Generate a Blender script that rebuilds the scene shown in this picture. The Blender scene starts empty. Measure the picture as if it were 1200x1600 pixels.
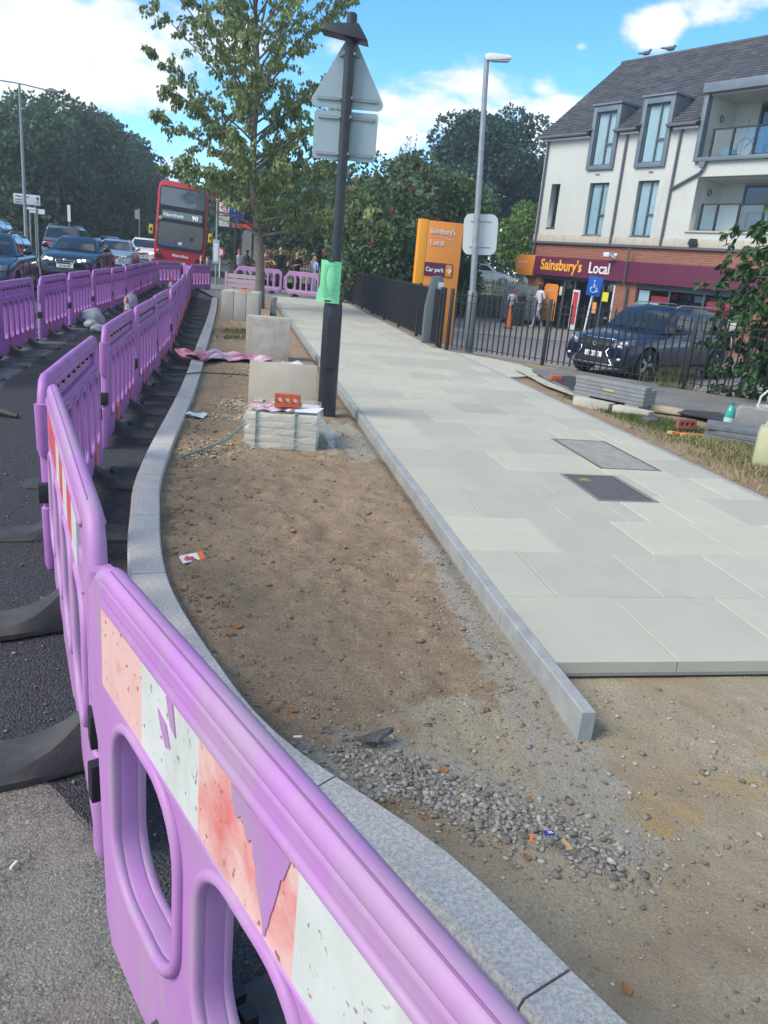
import bpy, bmesh, math, random
import numpy as np
from mathutils import Vector, Matrix, noise as mnoise
R_ = math.radians
random.seed(7); rng = np.random.default_rng(7)
S = bpy.context.scene; C = S.collection

# ---------------------------------------------------------------- camera, world, sun, exposure
cam_d = bpy.data.cameras.new('camera'); cam = bpy.data.objects.new('camera', cam_d); C.objects.link(cam)
_th, _r = R_(17.4), R_(5.2)
_F = Vector((0, math.cos(_th), -math.sin(_th))); _U0 = Vector((0, math.sin(_th), math.cos(_th))); _R0 = Vector((1, 0, 0))
_R = math.cos(_r)*_R0 + math.sin(_r)*_U0; _U = -math.sin(_r)*_R0 + math.cos(_r)*_U0
cam.matrix_world = Matrix(((_R.x, _U.x, -_F.x, 0), (_R.y, _U.y, -_F.y, 0), (_R.z, _U.z, -_F.z, 1.55), (0, 0, 0, 1)))
cam_d.sensor_width = 36; cam_d.lens = 1237/1600*36; cam_d.clip_start = .05; cam_d.clip_end = 3000
S.camera = cam
SUN_EL, SUN_AZ = R_(42), R_(-118)          # azimuth clockwise from +Y
S.view_settings.view_transform = 'Standard'; S.view_settings.look = 'None'
S.view_settings.gamma = 1; S.view_settings.use_curve_mapping = False; S.view_settings.exposure = 1.17
sd = bpy.data.lights.new('sun', 'SUN'); sd.energy = 1.9; sd.angle = R_(34); sd.color = (1, .90, .77)
so = bpy.data.objects.new('sun', sd); C.objects.link(so)
_sv = Vector((math.sin(SUN_AZ)*math.cos(SUN_EL), math.cos(SUN_AZ)*math.cos(SUN_EL), math.sin(SUN_EL)))
so.rotation_euler = _sv.to_track_quat('Z', 'Y').to_euler(); so.location = (0, 0, 30)

W = bpy.data.worlds.new('World'); S.world = W; W.use_nodes = True
def nd(nt, t, **k):
    n = nt.nodes.new(t)
    for a, v in k.items():
        if a.startswith('i_'):
            n.inputs[a[2:].replace('_', ' ')].default_value = v
        else: setattr(n, a, v)
    return n
def mth(nt, op, a, b=None, c=None, clamp=False):
    n = nt.nodes.new('ShaderNodeMath'); n.operation = op; n.use_clamp = clamp
    for i, v in enumerate((a, b, c)):
        if v is None: continue
        if isinstance(v, (int, float)): n.inputs[i].default_value = v
        else: nt.links.new(v, n.inputs[i])
    return n.outputs[0]
BLOBS = [(-0.415, 0.891, 0.185, 0.1, 1), (-0.365, 0.911, 0.191, 0.1, 1.05), (-0.318, 0.928, 0.193, 0.085, 1.0), (-0.396, 0.905, 0.158, 0.14, 1.05), (-0.320, 0.934, 0.161, 0.12, 1.0), (-0.284, 0.941, 0.184, 0.07, 0.9), (-0.248, 0.945, 0.212, 0.08, 0.9), (-0.196, 0.957, 0.216, 0.08, 0.95), (-0.149, 0.968, 0.203, 0.08, 0.8), (-0.422, 0.899, 0.119, 0.08, 0.6), (-0.101, 0.970, 0.220, 0.03, 0.8), (-0.285, 0.955, 0.080, 0.035, 0.7), (0.032, 0.986, 0.161, 0.075, 1.05), (0.087, 0.980, 0.178, 0.075, 1.1), (0.138, 0.976, 0.168, 0.07, 1.1), (0.174, 0.968, 0.180, 0.03, 0.9), (-0.034, 0.986, 0.165, 0.045, 0.85), (-0.046, 0.989, 0.139, 0.05, 0.8), (-0.003, 0.989, 0.149, 0.06, 0.9), (0.129, 0.972, 0.196, 0.035, 0.95), (0.240, 0.935, 0.260, 0.04, 1.0), (0.291, 0.916, 0.278, 0.07, 0.85), (0.165, 0.957, 0.237, 0.012, 0.6), (-0.411, 0.887, 0.210, 0.03, 0.5), ]
def build_world():
    nt = W.node_tree; nt.nodes.clear(); L = nt.links.new
    sky = nd(nt, 'ShaderNodeTexSky', sky_type='NISHITA', sun_disc=False, sun_elevation=SUN_EL, sun_rotation=SUN_AZ, air_density=.62, dust_density=.05, ozone_density=3.0)
    tc = nd(nt, 'ShaderNodeTexCoord')
    sep = nd(nt, 'ShaderNodeSeparateXYZ'); L(tc.outputs['Generated'], sep.inputs[0])
    stretch = nd(nt, 'ShaderNodeMapping'); stretch.inputs['Scale'].default_value = (1, 1, 1.9); L(tc.outputs['Generated'], stretch.inputs[0])
    n1 = nd(nt, 'ShaderNodeTexNoise'); n1.inputs['Scale'].default_value = 7; n1.inputs['Detail'].default_value = 9; n1.inputs['Roughness'].default_value = .58; L(stretch.outputs[0], n1.inputs['Vector'])
    n2 = nd(nt, 'ShaderNodeTexNoise'); n2.inputs['Scale'].default_value = 2.1; n2.inputs['Detail'].default_value = 3; L(stretch.outputs[0], n2.inputs['Vector'])
    # cloud banks: direction, radius, weight
    blobs = BLOBS
    tot = None
    for (dx, dy, dz, rad, wgt) in blobs:
        v = nd(nt, 'ShaderNodeVectorMath', operation='SUBTRACT'); L(tc.outputs['Generated'], v.inputs[0]); v.inputs[1].default_value = (dx, dy, dz)
        s = nd(nt, 'ShaderNodeVectorMath', operation='MULTIPLY'); L(v.outputs[0], s.inputs[0]); s.inputs[1].default_value = (1, 1, 1.7)
        l = nd(nt, 'ShaderNodeVectorMath', operation='LENGTH'); L(s.outputs[0], l.inputs[0])
        e = mth(nt, 'DIVIDE', l.outputs['Value'], rad); e = mth(nt, 'MULTIPLY', e, e); e = mth(nt, 'MULTIPLY', e, -1.0); e = mth(nt, 'EXPONENT', e); e = mth(nt, 'MULTIPLY', e, wgt)
        tot = e if tot is None else mth(nt, 'MAXIMUM', tot, e)
    # behind the camera and out of frame: white cloud cover added for a neutral fill light
    back = mth(nt, 'SUBTRACT', n2.outputs[0], .5); back = mth(nt, 'MULTIPLY', back, 4.0); back = mth(nt, 'ADD', back, .55)
    behind = mth(nt, 'MULTIPLY', sep.outputs['Y'], -1.0); behind = mth(nt, 'ADD', behind, .74, clamp=True); behind = mth(nt, 'MULTIPLY', behind, 1.6, clamp=True)
    back = mth(nt, 'MULTIPLY', back, behind, clamp=True)
    tot = mth(nt, 'MAXIMUM', tot, back)
    f = mth(nt, 'SUBTRACT', n1.outputs[0], .5); f = mth(nt, 'MULTIPLY', f, 2.6); f = mth(nt, 'ADD', f, tot); f = mth(nt, 'SUBTRACT', f, .42)
    mask = nd(nt, 'ShaderNodeMapRange', interpolation_type='SMOOTHSTEP'); mask.inputs['From Min'].default_value = 0; mask.inputs['From Max'].default_value = .42; L(f, mask.inputs[0])
    mv = mth(nt, 'MULTIPLY', mask.outputs[0], .93)
    # never clouds where no bank is
    g = mth(nt, 'MULTIPLY', tot, 5.0, clamp=True); mv = mth(nt, 'MULTIPLY', mv, g)
    cr = nd(nt, 'ShaderNodeMapRange'); cr.inputs['From Min'].default_value = .1; cr.inputs['From Max'].default_value = .9; L(f, cr.inputs[0])
    cc = nd(nt, 'ShaderNodeMix', data_type='RGBA'); cc.inputs['A'].default_value = (4.4, 4.6, 4.9, 1); cc.inputs['B'].default_value = (6.3, 6.3, 6.4, 1); L(cr.outputs[0], cc.inputs['Factor'])
    hsv = nd(nt, 'ShaderNodeHueSaturation'); hsv.inputs['Saturation'].default_value = 1.2; hsv.inputs['Value'].default_value = 1.45; hsv.inputs['Hue'].default_value = .488; L(sky.outputs[0], hsv.inputs['Color'])
    mx = nd(nt, 'ShaderNodeMix', data_type='RGBA'); L(mv, mx.inputs['Factor']); L(hsv.outputs[0], mx.inputs['A']); L(cc.outputs['Result'], mx.inputs['B'])
    bg = nd(nt, 'ShaderNodeBackground'); bg.inputs['Strength'].default_value = .10; L(mx.outputs['Result'], bg.inputs['Color'])
    out = nd(nt, 'ShaderNodeOutputWorld'); L(bg.outputs[0], out.inputs[0])
build_world()

# ---------------------------------------------------------------- helpers
MATS = {}
def mat(name, col, rough=.7, col2=None, scale=8.0, metal=0.0, bump=0.0, bscale=None, spec=.5, detail=6, island=0.0, trans=0.0, emit=None, coat=0.0, lo=.35, hi=.65, speck=None, alpha=1.0, grime=None):
    if name in MATS: return MATS[name]
    m = bpy.data.materials.new(name); MATS[name] = m; m.use_nodes = True
    nt = m.node_tree; L = nt.links.new; b = nt.nodes['Principled BSDF']
    c = (*col, 1); b.inputs['Base Color'].default_value = c
    b.inputs['Roughness'].default_value = rough; b.inputs['Metallic'].default_value = metal
    b.inputs['Specular IOR Level'].default_value = spec; b.inputs['Coat Weight'].default_value = coat; b.inputs['Coat Roughness'].default_value = .05
    b.inputs['Alpha'].default_value = alpha
    tc = nd(nt, 'ShaderNodeTexCoord'); src = None
    if col2 is not None:
        n = nd(nt, 'ShaderNodeTexNoise'); n.inputs['Scale'].default_value = scale; n.inputs['Detail'].default_value = detail; n.inputs['Roughness'].default_value = .62
        L(tc.outputs['Object'], n.inputs['Vector'])
        r = nd(nt, 'ShaderNodeMapRange'); r.inputs['From Min'].default_value = lo; r.inputs['From Max'].default_value = hi; L(n.outputs[0], r.inputs[0])
        x = nd(nt, 'ShaderNodeMix', data_type='RGBA'); x.inputs['A'].default_value = c; x.inputs['B'].default_value = (*col2, 1); L(r.outputs[0], x.inputs['Factor']); src = x.outputs['Result']
    if speck:
        sc, cl, th = speck
        v = nd(nt, 'ShaderNodeTexNoise'); v.inputs['Scale'].default_value = sc; v.inputs['Detail'].default_value = 2; L(tc.outputs['Object'], v.inputs['Vector'])
        r = nd(nt, 'ShaderNodeMapRange'); r.inputs['From Min'].default_value = th; r.inputs['From Max'].default_value = th+.06; L(v.outputs[0], r.inputs[0])
        x = nd(nt, 'ShaderNodeMix', data_type='RGBA'); x.inputs['B'].default_value = (*cl, 1); L(r.outputs[0], x.inputs['Factor'])
        if src: L(src, x.inputs['A'])
        else: x.inputs['A'].default_value = c
        src = x.outputs['Result']
    if grime:
        gc, gs, gt = grime
        for k, (scx, thr) in enumerate((((gs, gs, gs*.25), gt), ((gs*6, gs*6, gs*1.2), gt+.05))):
            mp = nd(nt, 'ShaderNodeMapping'); mp.inputs['Scale'].default_value = scx; L(tc.outputs['Object'], mp.inputs[0])
            v = nd(nt, 'ShaderNodeTexNoise'); v.inputs['Scale'].default_value = 1; v.inputs['Detail'].default_value = 8; v.inputs['Roughness'].default_value = .7; L(mp.outputs[0], v.inputs['Vector'])
            r = nd(nt, 'ShaderNodeMapRange'); r.inputs['From Min'].default_value = thr; r.inputs['From Max'].default_value = thr+.16; r.inputs['To Max'].default_value = .6; L(v.outputs[0], r.inputs[0])
            x = nd(nt, 'ShaderNodeMix', data_type='RGBA'); x.inputs['B'].default_value = (*gc, 1); L(r.outputs[0], x.inputs['Factor'])
            if src: L(src, x.inputs['A'])
            else: x.inputs['A'].default_value = c
            src = x.outputs['Result']
    if island:
        g = nd(nt, 'ShaderNodeNewGeometry'); r = nd(nt, 'ShaderNodeMapRange'); r.inputs['To Min'].default_value = 1-island; r.inputs['To Max'].default_value = 1+island; L(g.outputs['Random Per Island'], r.inputs[0])
        h = nd(nt, 'ShaderNodeHueSaturation'); L(r.outputs[0], h.inputs['Value'])
        if src: L(src, h.inputs['Color'])
        else: h.inputs['Color'].default_value = c
        src = h.outputs[0]
    if src: L(src, b.inputs['Base Color'])
    if bump:
        n = nd(nt, 'ShaderNodeTexNoise'); n.inputs['Scale'].default_value = bscale or scale*4; n.inputs['Detail'].default_value = 5; L(tc.outputs['Object'], n.inputs['Vector'])
        bp = nd(nt, 'ShaderNodeBump'); bp.inputs['Strength'].default_value = bump; bp.inputs['Distance'].default_value = .01; L(n.outputs[0], bp.inputs['Height']); L(bp.outputs[0], b.inputs['Normal'])
    if emit: b.inputs['Emission Color'].default_value = (*emit[0], 1); b.inputs['Emission Strength'].default_value = emit[1]
    if trans:
        t = nd(nt, 'ShaderNodeBsdfTranslucent'); mxs = nd(nt, 'ShaderNodeMixShader'); mxs.inputs[0].default_value = trans
        if src: L(src, t.inputs[0])
        else: t.inputs[0].default_value = c
        o = nt.nodes['Material Output']; L(b.outputs[0], mxs.inputs[1]); L(t.outputs[0], mxs.inputs[2]); L(mxs.outputs[0], o.inputs[0])
    return m
def glassmat(name, tint, refl, rough=.03):
    m = bpy.data.materials.new(name); m.use_nodes = True; nt = m.node_tree; nt.nodes.clear(); L = nt.links.new
    t = nd(nt, 'ShaderNodeBsdfTransparent'); t.inputs[0].default_value = (*tint, 1)
    g = nd(nt, 'ShaderNodeBsdfGlossy'); g.inputs['Roughness'].default_value = rough; g.inputs[0].default_value = (.9, .95, 1, 1)
    fr = nd(nt, 'ShaderNodeFresnel'); fr.inputs[0].default_value = 1.5; ge = nd(nt, 'ShaderNodeNewGeometry'); ff = mth(nt, 'SUBTRACT', 1.0, ge.outputs['Backfacing']); a = mth(nt, 'MULTIPLY', mth(nt, 'ADD', fr.outputs[0], refl, clamp=True), ff)
    x = nd(nt, 'ShaderNodeMixShader'); L(a, x.inputs[0]); L(t.outputs[0], x.inputs[1]); L(g.outputs[0], x.inputs[2]); o = nd(nt, 'ShaderNodeOutputMaterial'); L(x.outputs[0], o.inputs[0])
    return m

def link(name, me, parent=None, mats=None, smooth=False, label=None, kind=None, auto=None):
    o = bpy.data.objects.new(name, me); C.objects.link(o)
    if mats is not None:
        for m in (mats if isinstance(mats, (list, tuple)) else [mats]): me.materials.append(m)
    if parent is not None: o.parent = parent
    if smooth: me.polygons.foreach_set('use_smooth', [True]*len(me.polygons))
    if auto:
        me.polygons.foreach_set('use_smooth', [True]*len(me.polygons))
        try: me.set_sharp_from_angle(angle=R_(auto))
        except Exception: pass
    if label: o['label'] = label
    if kind: o['kind'] = kind
    return o
def tag(o, label, cat, group=None):
    o['label'] = label; o['category'] = cat
    if group: o['group'] = group
    return o
def thing(name, label, cat, loc=(0, 0, 0), rz=0.0, group=None):
    o = bpy.data.objects.new(name, None); C.objects.link(o); o.location = loc; o.rotation_euler = (0, 0, rz); o.empty_display_size = .2
    return tag(o, label, cat, group)
def copy_tree(o, parent=None):
    c = o.copy(); C.objects.link(c)
    if parent is not None: c.parent = parent
    for ch in list(o.children): copy_tree(ch, c)
    return c

class MB:
    def __init__(s): s.v = []; s.f = []; s.m = []; s.mi = 0
    def add(s, vs, fs):
        n = len(s.v); s.v += [tuple(v) for v in vs]; s.f += [tuple(i+n for i in f) for f in fs]; s.m += [s.mi]*len(fs); return s
    def box(s, c, d, rz=0, M=None):
        x, y, z = d[0]/2, d[1]/2, d[2]/2
        vs = [Vector((a*x, b*y, e*z)) for a in (-1, 1) for b in (-1, 1) for e in (-1, 1)]
        if rz: q = Matrix.Rotation(rz, 3, 'Z'); vs = [q @ v for v in vs]
        if M is not None: vs = [M @ v for v in vs]
        vs = [v+Vector(c) for v in vs]
        return s.add(vs, [(0, 1, 3, 2), (4, 6, 7, 5), (0, 4, 5, 1), (2, 3, 7, 6), (0, 2, 6, 4), (1, 5, 7, 3)])
    def bb(s, x0, x1, y0, y1, z0, z1): return s.box(((x0+x1)/2, (y0+y1)/2, (z0+z1)/2), (x1-x0, y1-y0, z1-z0))
    def tube(s, pts, r, n=8, closed=False, cap=True):
        pts = [Vector(p) for p in pts]; k = len(pts); rr = r if isinstance(r, (list, tuple)) else [r]*k; base = len(s.v)
        up = None
        for i, p in enumerate(pts):
            if closed: d = pts[(i+1) % k]-pts[i-1]
            else: d = pts[min(i+1, k-1)]-pts[max(i-1, 0)]
            d = d.normalized() if d.length > 1e-9 else Vector((0, 0, 1))
            if up is None: up = Vector((0, 0, 1)) if abs(d.z) < .9 else Vector((1, 0, 0))
            a = d.cross(up)
            if a.length < 1e-4: a = d.orthogonal()
            a.normalize(); b = a.cross(d).normalized(); up = b
            for j in range(n):
                t = 2*math.pi*j/n; s.v.append(tuple(p+(a*math.cos(t)+b*math.sin(t))*rr[i]))
        for i in range(k if closed else k-1):
            A = base+i*n; B = base+((i+1) % k)*n
            for j in range(n): s.f.append((A+j, A+(j+1) % n, B+(j+1) % n, B+j)); s.m.append(s.mi)
        if cap and not closed:
            s.f.append(tuple(base+j for j in range(n))[::-1]); s.m.append(s.mi)
            s.f.append(tuple(base+(k-1)*n+j for j in range(n))); s.m.append(s.mi)
        return s
    def prism(s, poly, a, b, axis='z'):
        n = len(poly)
        def P(p, h): return {'z': (p[0], p[1], h), 'y': (p[0], h, p[1]), 'x': (h, p[0], p[1])}[axis]
        return s.add([P(p, a) for p in poly]+[P(p, b) for p in poly], [tuple(range(n))[::-1], tuple(range(n, 2*n))]+[(i, (i+1) % n, (i+1) % n+n, i+n) for i in range(n)])
    def ell(s, c, r, nu=12, nv=8, M=None):
        vs = []; fs = []
        for i in range(nv+1):
            ph = math.pi*i/nv
            for j in range(nu):
                t = 2*math.pi*j/nu; v = Vector((r[0]*math.sin(ph)*math.cos(t), r[1]*math.sin(ph)*math.sin(t), r[2]*math.cos(ph)))
                if M is not None: v = M @ v
                vs.append(v+Vector(c))
        for i in range(nv):
            for j in range(nu): fs.append((i*nu+j, (i+1)*nu+j, (i+1)*nu+(j+1) % nu, i*nu+(j+1) % nu))
        return s.add(vs, fs)
    def lathe(s, prof, c=(0, 0, 0), n=16, axis='z'):
        vs = []; k = len(prof)
        for (r, h) in prof:
            for j in range(n):
                t = 2*math.pi*j/n; a, b = r*math.cos(t), r*math.sin(t)
                v = {'z': (a, b, h), 'y': (a, h, b), 'x': (h, a, b)}[axis]; vs.append(Vector(v)+Vector(c))
        fs = [(i*n+j, i*n+(j+1) % n, (i+1)*n+(j+1) % n, (i+1)*n+j) for i in range(k-1) for j in range(n)]
        fs += [tuple(range(n))[::-1], tuple((k-1)*n+j for j in range(n))]
        return s.add(vs, fs)
    def mesh(s, name='mesh'):
        me = bpy.data.meshes.new(name); me.from_pydata(s.v, [], s.f)
        if any(s.m): me.polygons.foreach_set('material_index', s.m)
        bm = bmesh.new(); bm.from_mesh(me); bmesh.ops.recalc_face_normals(bm, faces=bm.faces); bm.to_mesh(me); bm.free()
        return me
    def build(s, name, mats, parent=None, bevel=0, **k):
        me = s.mesh(name)
        if bevel:
            bm = bmesh.new(); bm.from_mesh(me); es = [e for e in bm.edges if len(e.link_faces) == 2 and e.calc_face_angle(0) > R_(35)]
            bmesh.ops.bevel(bm, geom=es, offset=bevel, segments=2, profile=.6, affect='EDGES', clamp_overlap=True); bm.to_mesh(me); bm.free()
            k.setdefault('auto', 40)
        return link(name, me, parent, mats, **k)
def evald(o):
    dg = bpy.context.evaluated_depsgraph_get(); me = bpy.data.meshes.new_from_object(o.evaluated_get(dg)); return me
def shape_mesh(outer, holes, ext, bevel=0.0, res=2, axis='xz'):
    cu = bpy.data.curves.new('outline', 'CURVE'); cu.dimensions = '2D'; cu.fill_mode = 'BOTH'; cu.extrude = ext; cu.bevel_depth = bevel; cu.bevel_resolution = res
    for poly in [outer]+holes:
        sp = cu.splines.new('POLY'); sp.points.add(len(poly)-1)
        for i, p in enumerate(poly): sp.points[i].co = (p[0], p[1], 0, 1)
        sp.use_cyclic_u = True
    o = bpy.data.objects.new('outline', cu); C.objects.link(o); me = evald(o); bpy.data.objects.remove(o)
    if axis == 'xz': me.transform(Matrix.Rotation(R_(90), 4, 'X'))
    return me
def rrect(x0, x1, y0, y1, r, n=5):
    out = []
    for cx, cy, a in ((x1-r, y1-r, 0), (x0+r, y1-r, 90), (x0+r, y0+r, 180), (x1-r, y0+r, 270)):
        for i in range(n+1): t = R_(a+90*i/n); out.append((cx+r*math.cos(t), cy+r*math.sin(t)))
    return out
def text(s, size, m, parent, loc, rx=90, rz=0, depth=.004, align='LEFT', name='lettering', bold=0.0, sx=1.0, label=None):
    cu = bpy.data.curves.new('t', 'FONT'); cu.body = s; cu.size = size; cu.extrude = depth; cu.align_x = align; cu.offset = bold; cu.resolution_u = 3
    o = bpy.data.objects.new('t', cu); C.objects.link(o); me = evald(o); bpy.data.objects.remove(o)
    me.transform(Matrix.Translation(loc) @ Matrix.Rotation(R_(rz), 4, 'Z') @ Matrix.Rotation(R_(rx), 4, 'X') @ Matrix.Diagonal((sx, 1, 1, 1)))
    me.materials.clear()
    return link(name, me, parent, m, label=label)
def mesh_np(name, V, F):
    V = np.asarray(V, dtype=np.float32).reshape(-1, 3); F = np.asarray(F, dtype=np.int32); k = F.shape[1]
    me = bpy.data.meshes.new(name); me.vertices.add(len(V)); me.vertices.foreach_set('co', V.ravel())
    me.loops.add(F.size); me.loops.foreach_set('vertex_index', F.ravel()); me.polygons.add(len(F))
    me.polygons.foreach_set('loop_start', np.arange(0, F.size, k, dtype=np.int32)); me.polygons.foreach_set('loop_total', np.full(len(F), k, dtype=np.int32))
    me.update(calc_edges=True); return me
_lat = rng.random((256, 256))
def vnoise(x, y):
    xi = np.floor(x).astype(int); yi = np.floor(y).astype(int); fx = x-xi; fy = y-yi; fx = fx*fx*(3-2*fx); fy = fy*fy*(3-2*fy)
    g = lambda a, b: _lat[a % 256, b % 256]
    return (g(xi, yi)*(1-fx)+g(xi+1, yi)*fx)*(1-fy)+(g(xi, yi+1)*(1-fx)+g(xi+1, yi+1)*fx)*fy
def fbm(x, y, o=4):
    t = 0; a = .5
    for i in range(o): t = t+a*(vnoise(x*2**i+i*17.3, y*2**i+i*9.1)-.5); a *= .55
    return t
def sm(a, b, x):
    t = np.clip((np.asarray(x, float)-a)/(b-a), 0, 1); return t*t*(3-2*t)
def ico():
    bm = bmesh.new(); bmesh.ops.create_icosphere(bm, subdivisions=1, radius=1); V = np.array([v.co[:] for v in bm.verts]); F = np.array([[v.index for v in f.verts] for f in bm.faces]); bm.free(); return V, F
ICO = ico()
def stones(name, P, size, mats, parent=None, flat=.6, **k):
    """many small irregular stones joined in one mesh"""
    P = np.asarray(P); n = len(P); V0, F0 = ICO; nv = len(V0)
    size = np.asarray(size)
    sc = size[:, None, None]*(1+.9*(rng.random((n, 1, 3))-.5))*np.array([1, 1, flat])
    V = V0[None]*(1+1.2*(rng.random((n, nv, 1))-.5))*sc
    a = rng.random(n)*6.283; ca, sa = np.cos(a)[:, None], np.sin(a)[:, None]
    V = np.stack([V[..., 0]*ca-V[..., 1]*sa, V[..., 0]*sa+V[..., 1]*ca, V[..., 2]], -1)+P[:, None, :]
    F = F0[None]+(np.arange(n)*nv)[:, None, None]
    return link(name, mesh_np(name, V, F.reshape(-1, 3)), parent, mats, **k)
def leaf_mesh(name, P, D, size, wid=.5, fold=.18):
    """diamond leaves: base P, direction D"""
    n = len(P); D = D/np.linalg.norm(D, axis=1, keepdims=True); q = rng.normal(size=(n, 3)); s = np.cross(D, q); s /= np.linalg.norm(s, axis=1, keepdims=True)+1e-9
    up = np.cross(s, D); L = size[:, None]
    m = P+D*L*.45
    V = np.stack([P, m+s*L*wid*.5+up*L*fold, P+D*L, m-s*L*wid*.5+up*L*fold], 1)
    T = np.arange(n)[:, None]*4
    F = np.concatenate([T+np.array([0, 1, 2]), T+np.array([0, 2, 3])], 0)
    return mesh_np(name, V, F)

# ---------------------------------------------------------------- materials
asphalt = mat('asphalt', (.078, .082, .095), .9, (.105, .108, .120), 1.2, bump=.5, bscale=160, speck=(140, (.16, .16, .17), .66))
fresh_asphalt = mat('fresh_asphalt', (.030, .031, .036), .85, (.05, .05, .055), 3, bump=1.0, bscale=110, speck=(95, (.12, .12, .125), .64))
old_conc = mat('old_concrete', (.185, .178, .162), .9, (.095, .09, .083), 7, bump=.9, bscale=70, speck=(60, (.33, .32, .30), .68))
kerbm = mat('granite_kerb', (.53, .52, .485), .8, (.36, .355, .34), 75, bump=.3, bscale=200, speck=(210, (.24, .24, .235), .60), lo=.38, hi=.62, detail=3, grime=((.30, .28, .235), 3, .56))
edgem = mat('edging_concrete', (.25, .265, .265), .75, (.34, .355, .35), 8, bump=.2, bscale=120, speck=(150, (.4, .42, .43), .66))
groutm = mat('grout', (.20, .20, .185), .95)
purple = mat('purple_plastic', (.42, .17, .47), .45, (.36, .145, .40), 3.5, spec=.4, bump=.06, bscale=14, speck=(60, (.48, .30, .50), .72), grime=((.27, .17, .26), 3, .52))
purple_b = mat('faded_purple_plastic', (.44, .205, .48), .5, (.38, .175, .42), 3, spec=.35, bump=.05, bscale=18, speck=(70, (.33, .24, .33), .68), grime=((.36, .29, .33), 2.6, .47), )
rubber = mat('black_rubber', (.028, .029, .031), .72, (.075, .072, .066), 7, bump=.2, bscale=50, lo=.4, hi=.8)
blackm = mat('black_plastic', (.012, .013, .016), .45)
redstrip = mat('red_reflective', (.50, .05, .07), .5, (.62, .10, .11), 9)
whitestrip = mat('white_reflective', (.58, .60, .57), .5, (.50, .52, .49), 9, speck=(55, (.22, .18, .18), .665), grime=((.40, .40, .37), 6, .53))
wornred = mat('worn_red_reflective', (.66, .42, .38), .55, (.60, .13, .12), 3.2, lo=.50, hi=.62, detail=12, speck=(60, (.33, .10, .09), .66), bump=.15, grime=((.45, .26, .23), 5, .54))
orangep = mat('orange_plastic', (.85, .17, .03), .5)
blackpaint = mat('black_paint', (.016, .019, .026), .38, (.026, .03, .037), 6, bump=.08, bscale=40)
greypaint = mat('grey_steel', (.21, .24, .255), .5, (.26, .29, .3), 2, metal=.2)
signback = mat('sign_back_grey', (.27, .345, .37), .45, (.30, .37, .395), 3, metal=.15)
white = mat('white_paint', (.74, .76, .76), .5)
galv = mat('galvanised', (.34, .37, .39), .45, (.26, .29, .3), 12, metal=.5)
concs = mat('concrete_slab', (.50, .48, .40), .85, (.35, .34, .29), 6, bump=.25, bscale=60)
brickred = mat('red_brick', (.52, .10, .045), .85, (.42, .08, .04), 20, bump=.4, bscale=80)
greenstrap = mat('green_strap', (.03, .12, .09), .5)
dark = mat('dark_interior', (.012, .014, .018), .8)
glass_dark = mat('car_glass', (.012, .020, .030), .05, spec=.7, coat=.3)
pane = glassmat('clear_pane', (.85, .92, .94), .02)
rail_glass = glassmat('rail_glass', (.80, .86, .86), .10)
film = glassmat('plastic_film', (.99, .99, .99), -.02, .22)
_n = film.node_tree; _d = nd(_n, 'ShaderNodeBsdfDiffuse'); _d.inputs[0].default_value = (.80, .80, .78, 1); _o = [q for q in _n.nodes if q.type == 'OUTPUT_MATERIAL'][0]; _x = nd(_n, 'ShaderNodeMixShader'); _x.inputs[0].default_value = .20
_n.links.new([q for q in _n.nodes if q.type == 'MIX_SHADER' and q != _x][0].outputs[0], _x.inputs[1]); _n.links.new(_d.outputs[0], _x.inputs[2]); _n.links.new(_x.outputs[0], _o.inputs[0])
chrome = mat('chrome', (.7, .72, .74), .12, metal=1)
tyrem = mat('tyre', (.014, .014, .015), .85)
alloy = mat('alloy', (.42, .43, .45), .3, metal=.8)
lampw = mat('headlamp', (.65, .68, .70), .1, coat=1)
lamplit = mat('lit_headlamp', (.9, .9, .85), .2, emit=((1, .96, .85), 5))
redlamp = mat('tail_lamp', (.5, .02, .02), .2, coat=1)
platew = mat('number_plate', (.78, .80, .80), .5)
blackprint = mat('black_print', (.01, .01, .01), .6)
barkm = mat('bark', (.115, .100, .080), .95, (.21, .19, .155), 11, bump=1.0, bscale=30)
skinm = mat('skin', (.42, .25, .17), .6)
skind = mat('dark_skin', (.13, .07, .045), .6)
hairm = mat('hair', (.015, .012, .011), .7)

# ---------------------------------------------------------------- layout helpers
KERB = [(1.75, -.05), (1.25, .62), (.64, 1.35), (.26, 1.84), (-.28, 2.32), (-.64, 2.85), (-1.03, 3.58), (-1.35, 4.53), (-1.66, 5.73), (-2.33, 9.28), (-3.22, 13.5), (-4.18, 18.1), (-5.15, 22.6), (-6.05, 26.6)]
def smooth_path(P, step):
    P = [Vector((p[0], p[1], 0)) for p in P]; out = []
    for i in range(len(P)-1):
        a, b = P[i], P[i+1]; p0 = P[i-1] if i else a*2-b; p3 = P[i+2] if i+2 < len(P) else b*2-a
        n = max(2, int((b-a).length/step*3))
        for k in range(n):
            t = k/n; out.append(.5*((2*a)+(b-p0)*t+(2*p0-5*a+4*b-p3)*t*t+(-p0+3*a-3*b+p3)*t**3))
    out.append(P[-1])
    res = [out[0]]; acc = 0
    for i in range(1, len(out)):
        d = (out[i]-out[i-1]).length
        while acc+d >= step:
            t = (step-acc)/d; q = out[i-1].lerp(out[i], t); res.append(q); out[i-1] = q; d = (out[i]-q).length; acc = 0
        acc += d
    return res
KP = smooth_path(KERB, .15)
def _shift(P, d):
    out = []
    for i, p in enumerate(P):
        t = (P[min(i+1, len(P)-1)]-P[max(i-1, 0)]).normalized(); out.append(p+Vector((-t.y, t.x, 0))*d)
    return out
KP = _shift(KP, .085)
kx = np.array([p.x for p in KP])[::1]; ky = np.array([p.y for p in KP])
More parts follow.
